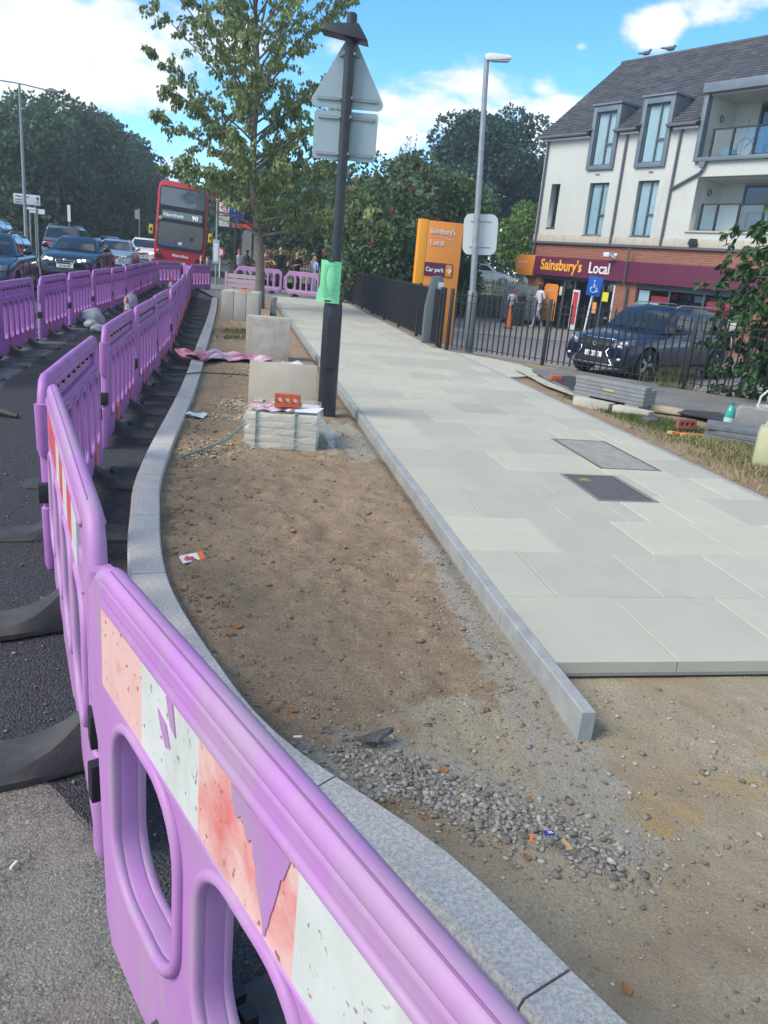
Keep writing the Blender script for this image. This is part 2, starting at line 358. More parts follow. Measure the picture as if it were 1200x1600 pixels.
def kerb_x(y): return np.interp(y, ky, kx)
PO = np.array([.77, 3.04]); PV = np.array([-.2, .98]); PV /= np.linalg.norm(PV); PU = np.array([PV[1], -PV[0]])
PW = 2.86
def path_uv(x, y): return (x-PO[0])*PU[0]+(y-PO[1])*PU[1], (x-PO[0])*PV[0]+(y-PO[1])*PV[1]
def pw(u, v, z=0): q = PO+PU*u+PV*v; return (float(q[0]), float(q[1]), z)
def zroad(x, y):
    q = x+.22*y; return -.12+np.maximum(.17*sm(14, 27, y)*sm(-3.3, -4.6, q), .22*sm(33, 43, y))
def zr(x, y): return float(zroad(x, y))
ORD = ['first', 'second', 'third', 'fourth', 'fifth', 'sixth', 'seventh', 'eighth', 'ninth', 'tenth', 'eleventh', 'twelfth', 'thirteenth', 'fourteenth']

# ================================================================ GROUND
def grid_sheet(name, xs, ys, zf, m, **k):
    X, Y = np.meshgrid(xs, ys); Z = zf(X, Y); n, w = X.shape
    V = np.stack([X, Y, Z], -1); i = np.arange(n-1)[:, None]*w+np.arange(w-1)[None]
    F = np.stack([i, i+1, i+w+1, i+w], -1).reshape(-1, 4)
    o = link(name, mesh_np(name, V, F), None, m, smooth=True, kind='structure'); return o
grassg = mat('meadow', (.085, .10, .035), .95, (.15, .14, .06), .6, bump=.5, bscale=8)
xs = np.concatenate([np.linspace(-230, -60, 12), np.linspace(-50, 60, 24), np.linspace(80, 230, 12)])
ys = np.concatenate([np.linspace(-80, -10, 8), np.linspace(-5, 120, 50), np.linspace(140, 300, 12)])
grid_sheet('ground', xs, ys, lambda X, Y: -.78+0*X+.25*sm(60, 90, Y), grassg)
# road with its camber; ends just behind the kerb
def road():
    ys = np.concatenate([np.linspace(-4, 30, 120), np.linspace(31, 130, 60)]); t = np.linspace(0, 1, 40)
    xr = np.where(ys < 26.6, kerb_x(np.clip(ys, -.05, 26.6))-.085, -6.22+(ys-26.6)*-.12)
    xr = np.where(ys < 0, 1.68-.085, xr)
    xl = -19-(ys*.24)
    X = xr[:, None]*(1-t)+xl[:, None]*t; Y = np.repeat(ys[:, None], 40, 1); Z = zroad(X, Y)+.004*fbm(X*2, Y*2)
    n, w = X.shape; i = np.arange(n-1)[:, None]*w+np.arange(w-1)[None]; F = np.stack([i, i+1, i+w+1, i+w], -1).reshape(-1, 4)
    link('road', mesh_np('road', np.stack([X, Y, Z], -1), F), None, asphalt, smooth=True, kind='structure')
road()
# near carriageway: dark new tarmac beside the kerb, old dusty surface breaking through
roadm = bpy.data.materials.new('patched_road'); roadm.use_nodes = True
def build_road_mat():
    nt = roadm.node_tree; L = nt.links.new; b = nt.nodes['Principled BSDF']; b.inputs['Roughness'].default_value = .9; b.inputs['Specular IOR Level'].default_value = .3
    tc = nd(nt, 'ShaderNodeTexCoord'); at = nd(nt, 'ShaderNodeVertexColor', layer_name='zone'); sp = nd(nt, 'ShaderNodeSeparateColor'); L(at.outputs[0], sp.inputs[0])
    def noise(s, d=6, r=.6): n = nd(nt, 'ShaderNodeTexNoise'); n.inputs['Scale'].default_value = s; n.inputs['Detail'].default_value = d; n.inputs['Roughness'].default_value = r; L(tc.outputs['Object'], n.inputs['Vector']); return n.outputs[0]
    def mr(v, a, c): r = nd(nt, 'ShaderNodeMapRange'); r.inputs['From Min'].default_value = a; r.inputs['From Max'].default_value = c; L(v, r.inputs[0]); return r.outputs[0]
    def mix(f, A, B):
        x = nd(nt, 'ShaderNodeMix', data_type='RGBA'); L(f, x.inputs['Factor'])
        for k, v in (('A', A), ('B', B)):
            if isinstance(v, tuple): x.inputs[k].default_value = (*v, 1)
            else: L(v, x.inputs[k])
        return x.outputs['Result']
    med = noise(4, 10, .72); fine = noise(85, 4, .7); gr = noise(170, 2)
    v = nd(nt, 'ShaderNodeTexVoronoi'); v.inputs['Scale'].default_value = 130; L(tc.outputs['Object'], v.inputs['Vector']); vc = nd(nt, 'ShaderNodeSeparateColor'); L(v.outputs['Color'], vc.inputs[0])
    new = mix(mr(vc.outputs[0], 0, 1), (.028, .030, .036), (.072, .074, .082)); new = mix(mr(gr, .66, .70), new, (.22, .22, .21))
    old = mix(mr(med, .42, .56), (.165, .155, .138), (.085, .080, .072)); old = mix(mr(fine, .38, .62), old, (.215, .205, .18)); old = mix(mr(gr, .64, .69), old, (.40, .38, .34)); old = mix(mr(gr, .36, .31), old, (.06, .058, .055))
    plain = mix(mr(fine, .35, .65), (.078, .082, .095), (.108, .112, .126)); plain = mix(mr(med, .56, .72), plain, (.13, .13, .13))
    m1 = mth(nt, 'ADD', sp.outputs['Red'], mth(nt, 'MULTIPLY', mth(nt, 'SUBTRACT', med, .5), .9)); c = mix(mr(m1, .42, .56), new, old)
    m2 = mth(nt, 'ADD', sp.outputs['Green'], mth(nt, 'MULTIPLY', mth(nt, 'SUBTRACT', med, .5), .35)); c = mix(mr(m2, .44, .56), c, plain)
    m3 = mth(nt, 'ADD', sp.outputs['Blue'], mth(nt, 'MULTIPLY', mth(nt, 'SUBTRACT', med, .5), 1.6)); c = mix(mr(m3, .45, .8), c, (.27, .225, .165)); L(c, b.inputs['Base Color'])
    h = mth(nt, 'ADD', mth(nt, 'MULTIPLY', v.outputs['Distance'], -1.3), mth(nt, 'MULTIPLY', fine, .8)); h = mth(nt, 'MULTIPLY', h, mth(nt, 'SUBTRACT', 1.1, mth(nt, 'MULTIPLY', mth(nt, 'ADD', sp.outputs['Green'], sp.outputs['Red'], clamp=True), .75))); bp = nd(nt, 'ShaderNodeBump'); bp.inputs['Strength'].default_value = 1; bp.inputs['Distance'].default_value = .006; L(h, bp.inputs['Height']); L(bp.outputs[0], b.inputs['Normal'])
build_road_mat()
def near_road():
    ys = [-1.2]
    while ys[-1] < 27: ys.append(ys[-1]+max(.02, .007*max(ys[-1], 0)))
    ys = np.array(ys); w = 190; t = np.linspace(0, 1, w); xr = kerb_x(np.clip(ys, -.05, 26.6))-.088; wd = np.interp(ys, [-1, 3, 10, 27], [3.4, 3.4, 5.0, 6.0])
    X = xr[:, None]-t*wd[:, None]; Y = np.repeat(ys[:, None], w, 1); k = t[None]*wd[:, None]
    edge = np.interp(Y, [-1, 1.3, 2.2, 3.2, 4.2, 6, 9, 27], [1.2, .80, .72, .95, 1.15, 1.6, 2.0, 2.4])+.10*fbm(Y*2.5, X*2.5)
    beyond = sm(-.05, .05, k-edge); old = beyond*sm(3.15, 2.75, Y+.35*fbm(X*2, Y*2)); plain = beyond*sm(2.9, 3.1, Y+.25*fbm(X*2, Y*2))
    # dip of dark aggregate between the two old pieces, beneath the nearest feet
    gap = np.exp(-(((Y-1.27-.25*(X+.9))/.07)**2))*sm(-.3, -1.0, X)*.0; old = old*(1-gap)
    blob = lambda cx, cy, rx, ry: np.exp(-(((X-cx)/rx)**2+((Y-cy)/ry)**2)); sandy = np.maximum.reduce([.8*blob(-2.05, 5.4, .18, .3), .5*blob(-2.3, 7.3, .15, .4), .4*blob(-1.45, 3.1, .2, .12), .35*blob(-.75, 1.3, .12, .2)])
    Z = zroad(X, Y)+.010+.010*old+.006*plain+.006*fbm(X*9, Y*9)+.010*old*fbm(X*6, Y*6)
    Z[:, -1] -= .02
    n = len(ys); i = np.arange(n-1)[:, None]*w+np.arange(w-1)[None]; F = np.stack([i, i+1, i+w+1, i+w], -1).reshape(-1, 4); me = mesh_np('patched_road', np.stack([X, Y, Z], -1), F)
    ca = me.color_attributes.new('zone', 'FLOAT_COLOR', 'POINT'); ca.data.foreach_set('color', np.stack([old, plain, sandy, np.ones_like(old)], -1).astype(np.float32).ravel()); link('patched_road', me, None, roadm, smooth=True, kind='structure')
near_road()
def patch(name, poly, z, m, jit=.03, sub=10, kind='structure', thick=.006, zf=None):
    pts = []
    for i in range(len(poly)):
        a, b = poly[i], poly[(i+1) % len(poly)]
        for k in range(sub): t = k/sub; pts.append((a[0]+(b[0]-a[0])*t+random.uniform(-jit, jit), a[1]+(b[1]-a[1])*t+random.uniform(-jit, jit)))
    me = shape_mesh(pts, [], thick/2, axis='xy'); me.transform(Matrix.Translation((0, 0, z)))
    if zf:
        for v in me.vertices: v.co.z = zf(v.co.x, v.co.y)+(.004 if v.co.z > z else 0.0)
    me.materials.clear(); return link(name, me, None, m, kind=kind)
white_chips = mat('white_debris', (.5, .5, .48), .8)

# planting bed / sub-base terrain
soilm = bpy.data.materials.new('bare_earth'); soilm.use_nodes = True
def build_soil():
    nt = soilm.node_tree; L = nt.links.new; b = nt.nodes['Principled BSDF']; b.inputs['Roughness'].default_value = .95; b.inputs['Specular IOR Level'].default_value = .2
    tc = nd(nt, 'ShaderNodeTexCoord'); at = nd(nt, 'ShaderNodeVertexColor', layer_name='zone'); sp = nd(nt, 'ShaderNodeSeparateColor'); L(at.outputs[0], sp.inputs[0])
    def noise(s, d=6, r=.6): n = nd(nt, 'ShaderNodeTexNoise'); n.inputs['Scale'].default_value = s; n.inputs['Detail'].default_value = d; n.inputs['Roughness'].default_value = r; L(tc.outputs['Object'], n.inputs['Vector']); return n.outputs[0]
    def mr(v, a, c): r = nd(nt, 'ShaderNodeMapRange'); r.inputs['From Min'].default_value = a; r.inputs['From Max'].default_value = c; L(v, r.inputs[0]); return r.outputs[0]
    def mix(f, A, B):
        x = nd(nt, 'ShaderNodeMix', data_type='RGBA'); L(f, x.inputs['Factor'])
        for k, v in (('A', A), ('B', B)):
            if isinstance(v, tuple): x.inputs[k].default_value = (*v, 1)
            else: L(v, x.inputs[k])
        return x.outputs['Result']
    big = noise(1.3, 5); med = noise(9, 6); fine = noise(90, 5, .75); grit = noise(230, 2)
    soil = mix(mr(big, .35, .65), (.29, .212, .135), (.40, .30, .198)); soil = mix(mr(med, .42, .68), soil, (.46, .355, .24))
    soil = mix(mr(fine, .35, .6), (.215, .155, .10), soil)
    dust = mix(mr(fine, .35, .65), (.28, .255, .205), (.43, .40, .335)); sand = mix(mr(med, .35, .65), (.42, .355, .245), (.50, .435, .315))
    sand = mix(mr(fine, .3, .62), (.27, .235, .175), sand); sand = mix(mr(big, .46, .66), sand, (.34, .262, .172)); ochre = mix(mr(fine, .3, .65), (.36, .25, .10), (.46, .34, .17))
    m1 = mth(nt, 'ADD', sp.outputs['Red'], mth(nt, 'MULTIPLY', mth(nt, 'SUBTRACT', med, .5), 1.5)); c = mix(mr(m1, .35, .65), soil, sand)
    m2 = mth(nt, 'ADD', sp.outputs['Green'], mth(nt, 'MULTIPLY', mth(nt, 'SUBTRACT', med, .5), 1.3)); c = mix(mr(m2, .4, .65), c, dust)
    m3 = mth(nt, 'ADD', sp.outputs['Blue'], mth(nt, 'MULTIPLY', mth(nt, 'SUBTRACT', med, .5), 1.6)); c = mix(mr(m3, .4, .75), c, ochre)
    c = mix(mr(grit, .66, .71), c, (.46, .41, .34)); c = mix(mr(grit, .33, .28), c, (.06, .05, .04))
    L(c, b.inputs['Base Color'])
    v = nd(nt, 'ShaderNodeTexVoronoi'); v.inputs['Scale'].default_value = 120; L(tc.outputs['Object'], v.inputs['Vector'])
    h = mth(nt, 'ADD', mth(nt, 'MULTIPLY', fine, 1.2), mth(nt, 'MULTIPLY', v.outputs['Distance'], -.22)); h = mth(nt, 'ADD', h, mth(nt, 'MULTIPLY', med, 2.0))
    bp = nd(nt, 'ShaderNodeBump'); bp.inputs['Strength'].default_value = .9; bp.inputs['Distance'].default_value = .012; L(h, bp.inputs['Height']); L(bp.outputs[0], b.inputs['Normal'])
build_soil()
GXR = lambda y: np.interp(y, [-1, 3, 8, 12, 16, 17, 27, 33], [6.5, 6.5, 7.5, 5.9, .95, .55, -1.35, -2.4])   # right limit (fence kerb)
def bed_z(X, Y):
    u, v = path_uv(X, Y)
    z = -.035-.055*sm(5.2, 2.4, Y)*sm(-.9, .6, X)-.045*sm(3.2, 2.2, Y)*sm(2.6, .5, X)
    inp = sm(-.16, -.06, u)*sm(PW+.12, PW+.02, u)*sm(-.1, .05, v)       # under the slabs
    rough = .020*fbm(X*3, Y*3)+.022*fbm(X*9+5, Y*9)+.010*fbm(X*30, Y*30)
    # trampled hollows of the bed
    bed = sm(-.12, -.5, u)*sm(2.5, 4, Y)
    rough = rough*(1+bed*1.9)
    k = X-kerb_x(np.clip(Y, -.05, 26.6)); z = z-.02*sm(.35, .10, k)*bed
    z = z*(1-inp)-.085*inp+rough*(1-inp)
    z = z+.03*sm(PW+.1, PW+1.0, u)*(1-inp)
    return z
def terrain():
    ys = [-1.2]
    while ys[-1] < 32: ys.append(ys[-1]+max(.022, .0065*max(ys[-1], 0)))
    ys = np.array(ys); w = 300; t = np.linspace(0, 1, w)
    xl = kerb_x(np.clip(ys, -.05, 26.6))+.06; xl = np.where(ys > 26.6, -6.0, xl); xl = np.where(ys < -.05, 1.75, xl); xr = GXR(ys)
    X = xl[:, None]*(1-t)+xr[:, None]*t; Y = np.repeat(ys[:, None], w, 1); Z = bed_z(X, Y)
    n = len(ys); i = np.arange(n-1)[:, None]*w+np.arange(w-1)[None]; F = np.stack([i, i+1, i+w+1, i+w], -1).reshape(-1, 4)
    me = mesh_np('earth', np.stack([X, Y, Z], -1), F)
    u, v = path_uv(X, Y)
    def blob(cx, cy, rx, ry, a=0):
        dx, dy = X-cx, Y-cy; ca, sa = math.cos(a), math.sin(a); p = (dx*ca+dy*sa)/rx; q = (-dx*sa+dy*ca)/ry; return np.exp(-(p*p+q*q))
    sand = np.maximum(sm(3.05, 2.75, Y+.12*X)*sm(-.2, .45, X), sm(.12, -.02, v)*sm(-.25, .15, u))
    sand = np.maximum(sand, sm(2.4, 1.9, Y))
    dust = np.maximum.reduce([1.05*np.exp(-(((u+.10)/.16)**2))*sm(6.8, 5.5, Y+.5*fbm(X, Y*2))*sm(1.9, 2.5, Y)*sm(3.2, 3.9, v+1.0) if False else 1.05*np.exp(-(((u+.12)/.17)**2))*sm(2.2, 1.2, v)*sm(-1.2, -.6, v),
        blob(-.42, 7.2, .36, .8, .25)*1.2, blob(.35, 2.30, .50, .17, -.35)*1.1, blob(.80, 2.1, .2, .15, 0), blob(-.08, 2.3, .25, .14, -.6)])
    och = np.maximum.reduce([.7*blob(1.02, 2.25, .17, .16), .6*blob(1.35, 2.45, .3, .14, -.3), .55*blob(1.7, 2.7, .3, .15, .3), .5*blob(-1.45, 8.0, .25, .5)])
    ca = me.color_attributes.new('zone', 'FLOAT_COLOR', 'POINT'); A = np.stack([sand, dust, och, np.ones_like(sand)], -1).astype(np.float32); ca.data.foreach_set('color', A.ravel())
    return link('earth', me, None, soilm, smooth=True, kind='structure')
terrain()

# loose stones (nobody could count them)
grey_st = mat('grey_stone', (.19, .18, .16), .9, (.34, .32, .275), 40, island=.45)
brown_st = mat('brown_grit', (.21, .155, .105), .9, (.36, .31, .24), 30, island=.4)
def scatter(n, cx, cy, sx, sy, a=0):
    p = rng.normal(size=(n, 2))*[sx, sy]; ca, sa = math.cos(a), math.sin(a); return np.stack([cx+p[:, 0]*ca-p[:, 1]*sa, cy+p[:, 0]*sa+p[:, 1]*ca], 1)
def on_bed(P):
    u, v = path_uv(P[:, 0], P[:, 1]); k = P[:, 0]-kerb_x(np.clip(P[:, 1], -.05, 26.6))
    ok = (k > .13) & ~((u > -.07) & (u < PW+.05) & (v > -.03)); return P[ok]
P = on_bed(np.concatenate([scatter(1700, .36, 2.22, .22, .075, -.35), scatter(500, .05, 2.38, .16, .10, -.6), scatter(350, .72, 2.05, .14, .09, -.3), scatter(300, .9, 2.5, .5, .3, 0), scatter(220, 1.3, 1.9, .6, .5, 0)]))
sz = .003+.010*rng.random(len(P))**3
stones('loose_gravel', np.column_stack([P, bed_z(P[:, 0], P[:, 1])+sz*.3]), sz, grey_st, kind='stuff')
P = on_bed(np.concatenate([np.column_stack([rng.uniform(-1.6, .8, 7000), rng.uniform(2.2, 7.5, 7000)]), np.column_stack([rng.uniform(.2, 2.6, 3500), rng.uniform(.9, 3.0, 3500)]), scatter(900, .45, 3.6, .12, .5, .2), scatter(600, .1, 6.6, .2, .7, .2)]))
sz = .002+.0045*rng.random(len(P))**2
_y = rng.uniform(2.6, 7.5, 500); _g = on_bed(np.column_stack([rng.uniform(-1.7, .7, 1500), rng.uniform(2.3, 9, 1500)])); _g = np.concatenate([_g, on_bed(np.column_stack([kerb_x(_y)+.15+np.abs(rng.normal(size=500))*.12, _y])) if True else _g]); _s = .005+.013*rng.random(len(_g))**2.5; stones('soil_clods', np.column_stack([_g, bed_z(_g[:, 0], _g[:, 1])]), _s, mat('soil_clod', (.25, .185, .125), .95, (.17, .125, .085), 30, island=.3), kind='stuff')
stones('soil_grit', np.column_stack([P, bed_z(P[:, 0], P[:, 1])+sz*.3]), sz, brown_st, kind='stuff')
P = np.column_stack([rng.uniform(-2.8, 1.0, 2600), rng.uniform(.8, 8, 2600)]); k = P[:, 0]-kerb_x(P[:, 1]); P = P[(k < -.14) & (k > -1.3)]; sz = .003+.006*rng.random(len(P))**2
stones('road_grit', np.column_stack([P, zroad(P[:, 0], P[:, 1])+.016]), sz, mat('dark_grit', (.09, .09, .088), .9, (.2, .2, .19), 20, island=.4), kind='stuff')

# kerb stones
kb = MB(); kroot = None
def kerb():
    global kroot
    L_ = MB(); n = 6; per = 6
    for i in range(0, len(KP)-1): pass
    def ring(i):
        p = KP[i]; d = (KP[min(i+1, len(KP)-1)]-KP[max(i-1, 0)]).normalized(); nrm = Vector((d.y, -d.x, 0)); return p, nrm
    base = MB()
    for i in range(len(KP)-1):
        (p, a), (q, b) = ring(i), ring(i+1)
        base.add([p-a*.078+Vector((0, 0, -.16)), p+a*.078+Vector((0, 0, -.16)), p+a*.078+Vector((0, 0, -.018)), p-a*.078+Vector((0, 0, -.018)), q-b*.078+Vector((0, 0, -.16)), q+b*.078+Vector((0, 0, -.16)), q+b*.078+Vector((0, 0, -.018)), q-b*.078+Vector((0, 0, -.018))], [(3, 2, 6, 7), (0, 3, 7, 4), (1, 5, 6, 2)])
    kroot = base.build('kerb', groutm, None, kind='structure')
    i = 1
    while i+per < len(KP):
        m = MB(); rings = []
        for k in range(per+1):
            p, a = ring(i+k); e = Vector((0, 0, 0))
            if k in (0, per): dd = (KP[i+1]-KP[i]).normalized() if k == 0 else (KP[i+per-1]-KP[i+per]).normalized(); p = p+dd*.0035
            c = .008; z1 = .0+(i % 5)*.0006
            rings.append([p-a*.087+Vector((0, 0, -.17)), p-a*.087+Vector((0, 0, z1-.018)), p-a*(.087-.014)+Vector((0, 0, z1)), p+a*(.087-c)+Vector((0, 0, z1)), p+a*.087+Vector((0, 0, z1-c)), p+a*.087+Vector((0, 0, -.17))])
        vs = [v for r in rings for v in r]; fs = []
        for k in range(per):
            for j in range(5): fs.append((k*6+j, k*6+j+1, (k+1)*6+j+1, (k+1)*6+j))
        fs += [tuple(range(6)), tuple(per*6+j for j in range(6))[::-1]]
        m.add(vs, fs).build('kerb_stone', kerbm, kroot); i += per
kerb()

# paved path: bed, slabs, edging
slab_mats = []
for i, (a, b) in enumerate([((.43, .42, .34), (.48, .465, .38)), ((.40, .395, .325), (.45, .44, .36)), ((.445, .435, .35), (.49, .475, .385)), ((.385, .375, .31), (.43, .415, .345)), ((.455, .442, .358), (.49, .475, .39)), ((.415, .41, .345), (.47, .46, .38))]):
    slab_mats.append(mat('slab_%d' % i, a, .8, b, 2.3, bump=.12, bscale=90, speck=(120, (.31, .31, .27), .66), lo=.3, hi=.7, grime=((.33, .31, .26), 1.6, .57)))
pb = MB(); pb.add([pw(0, 0, -.07), pw(PW, 0, -.07), pw(PW, 28.6, -.07), pw(0, 28.6, -.07), pw(0.01, 0.012, -.008), pw(PW-.01, 0.012, -.008), pw(PW-.01, 28.6, -.008), pw(0.01, 28.6, -.008)], [(4, 5, 6, 7), (0, 1, 5, 4), (1, 2, 6, 5), (3, 0, 4, 7), (2, 3, 7, 6)])
path = pb.build('paved_path', groutm, None, kind='structure')
COVERS = [(1.34, 1.84, 2.46, 3.22), (1.82, 2.42, 3.46, 4.66)]
def slab(u0, u1, v0, v1, m, z=0.0):
    g = .0028; b_ = MB(); c = .004
    u0 += g; u1 -= g; v0 += g; v1 -= g; dz = [random.uniform(-.0012, .0012) for _ in range(4)]
    o = [pw(u0, v0, -.06), pw(u1, v0, -.06), pw(u1, v1, -.06), pw(u0, v1, -.06)]; q = [(x, y, z-c) for x, y, _ in o]
    t = [pw(u0+c, v0+c, z+dz[0]), pw(u1-c, v0+c, z+dz[1]), pw(u1-c, v1-c, z+dz[2]), pw(u0+c, v1-c, z+dz[3])]
    b_.add(o+q+t, [(8, 9, 10, 11)]+[(i, (i+1) % 4, 4+(i+1) % 4, 4+i) for i in range(4)]+[(4+i, 4+(i+1) % 4, 8+(i+1) % 4, 8+i) for i in range(4)])
    b_.build('paving_slab', m, path)
v = 0.0; row = 0
while v < 28.2:
    dv = .69 if row == 0 else .645
    js = [0]; x = (.59 if row % 2 == 0 else .30)
    if row > 3: x = random.choice([.3, .45, .6, .75, .9])
    while x < PW-.16:
        js.append(x); x += .6 if row < 3 else random.choice([.6, .6, .9, .75])
    js.append(PW)
    for a, b in zip(js, js[1:]):
        rects = [(a, b, v, v+dv)]
        for (cu0, cu1, cv0, cv1) in COVERS:
            nr = []
            for (p, q, r, s_) in rects:
                if q <= cu0 or p >= cu1 or s_ <= cv0 or r >= cv1: nr.append((p, q, r, s_)); continue
                if p < cu0: nr.append((p, cu0, r, s_))
                if q > cu1: nr.append((cu1, q, r, s_))
                if r < cv0: nr.append((max(p, cu0), min(q, cu1), r, cv0))
                if s_ > cv1: nr.append((max(p, cu0), min(q, cu1), cv1, s_))
            rects = nr
        m = random.choice(slab_mats[:4] if random.random() < .72 else slab_mats)
        for r in rects:
            if r[1]-r[0] > .015 and r[3]-r[2] > .015: slab(*r, m)
    v += dv; row += 1
# side apron towards the fence
ap = MB(); ap.prism([pw(PW+.03, 9.2)[:2], pw(PW+1.0, 9.9)[:2], pw(PW+.9, 11.1)[:2], pw(PW+.03, 12.9)[:2]], -.05, 0.0); aproot = ap.build('side_paving', slab_mats[2], None, kind='structure')
# edging stones, left and right
er = MB(); er.add([pw(-.03, -.3, -.2), pw(-.025, 28, -.2), pw(-.025, 28, -.03), pw(-.03, -.3, -.03)], [(0, 1, 2, 3)]); eroot = er.build('path_edging', groutm, None, kind='structure')
def edging(u0, u1, v0, v1, z1, z0=-.19, m=edgem, sk=0):
    b_ = MB(); o = [pw(u0+sk, v0), pw(u1+sk, v0), pw(u1, v1), pw(u0, v1)]; c = .005
    lo = [(x, y, z0) for x, y, _ in o]; q = [(x, y, z1-c) for x, y, _ in o]; ins = [pw(u0+c+sk, v0+c, z1), pw(u1-c+sk, v0+c, z1), pw(u1-c, v1-c, z1), pw(u0+c, v1-c, z1)]
    b_.add(lo+q+ins, [(8, 9, 10, 11)]+[(i, (i+1) % 4, 4+(i+1) % 4, 4+i) for i in range(4)]+[(4+i, 4+(i+1) % 4, 8+(i+1) % 4, 8+i) for i in range(4)])
    b_.build('edging_stone', m, eroot)
v = -.41; first = True
while v < 27.5:
    e = .915; edging(-.062, -.006, v+.002, v+e-.002, .012+random.uniform(-.002, .002), sk=.02 if first else 0); v += e; first = False
v = 0.1
while v < 27: edging(PW+.006, PW+.056, v+.002, v+.913, .004, m=edgem); v += .915
# covers in the paving
def cover1():
    u0, u1, v0, v1 = COVERS[0]; t = thing('manhole_cover', 'dark metal inspection cover with a square chequer pattern set in the paving', 'manhole cover', pw(u0, v0, -.004), math.atan2(PU[1], PU[0]))
    w, d = u1-u0, v1-v0; cast = mat('cast_iron', (.15, .14, .15), .6, (.20, .19, .20), 20, metal=.3)
    MB().bb(0, w, 0, .022, -.03, .006).bb(0, w, d-.022, d, -.03, .006).bb(0, .022, .022, d-.022, -.03, .006).bb(w-.022, w, .022, d-.022, -.03, .006).build('frame', groutm, t)
    MB().bb(.025, w-.025, .025, d-.025, -.03, -.004).build('plate', cast, t)
    m = MB(); s = .032; nx, ny = int((w-.07)/s), int((d-.07)/s)
    for i in range(nx):
        for j in range(ny): x, y = .04+i*s, .04+j*s; m.bb(x, x+.022, y, y+.022, -.004, .003)
    m.build('raised_squares', cast, t, kind='stuff')
    MB().box((w*.3, d*.78, .004), (.13, .02, .003), .5).box((w*.3, d*.78, .0045), (.11, .02, .003), -.8).box((w*.3, d*.78, .005), (.1, .018, .003), 1.4).build('paint_mark', mat('yellow_mark', (.32, .24, .06), .8), t)
cover1()
def cover2():
    u0, u1, v0, v1 = COVERS[1]; t = thing('recessed_cover', 'rectangular inspection cover filled with grey concrete behind the chequered one', 'manhole cover', pw(u0, v0, -.004), math.atan2(PU[1], PU[0]))
    w, d = u1-u0, v1-v0; f = mat('rough_mortar', (.10, .10, .09), .95, (.17, .165, .15), 30, bump=.8, bscale=50)
    MB().bb(0, w, 0, .04, -.03, .001).bb(0, w, d-.04, d, -.03, .001).bb(0, .04, .04, d-.04, -.03, .001).bb(w-.04, w, .04, d-.04, -.03, .001).build('mortar_frame', f, t)
    MB().bb(.043, w-.043, .043, d-.043, -.03, .002).build('infill', mat('cover_infill', (.24, .235, .21), .9, (.33, .32, .285), 8, bump=.4, bscale=70), t)
cover2()

# car park (lower, behind the fences) with its retaining kerb
carpark = mat('carpark_block', (.20, .185, .185), .9, (.24, .225, .225), 2, bump=.2, bscale=40)
FA, FB = (.95, 16.12), (6.6, 11.62)       # fence beside the shop forecourt
F1A, F1B = (.82, 16.35), (-2.95, 35.6)    # fence along the path
m = MB(); m.prism([(-6, 60), (-3.3, 36.6), (-.9, 25.6), (1.05, 16.5), (7.2, 11.6), (40, 8), (40, 60)], -.56, -.5); m.build('car_park', carpark, None, kind='structure')
m = MB(); m.prism([(-1.1, 27.6), (12, 27.9), (26, 5), (28, 6), (14, 38), (2, 37.6), (-3, 37)], -.5, -.46); m.build('forecourt_pavement', mat('forecourt_flags', (.24, .23, .215), .9, (.29, .275, .26), 1.5, bump=.2), None, kind='structure')

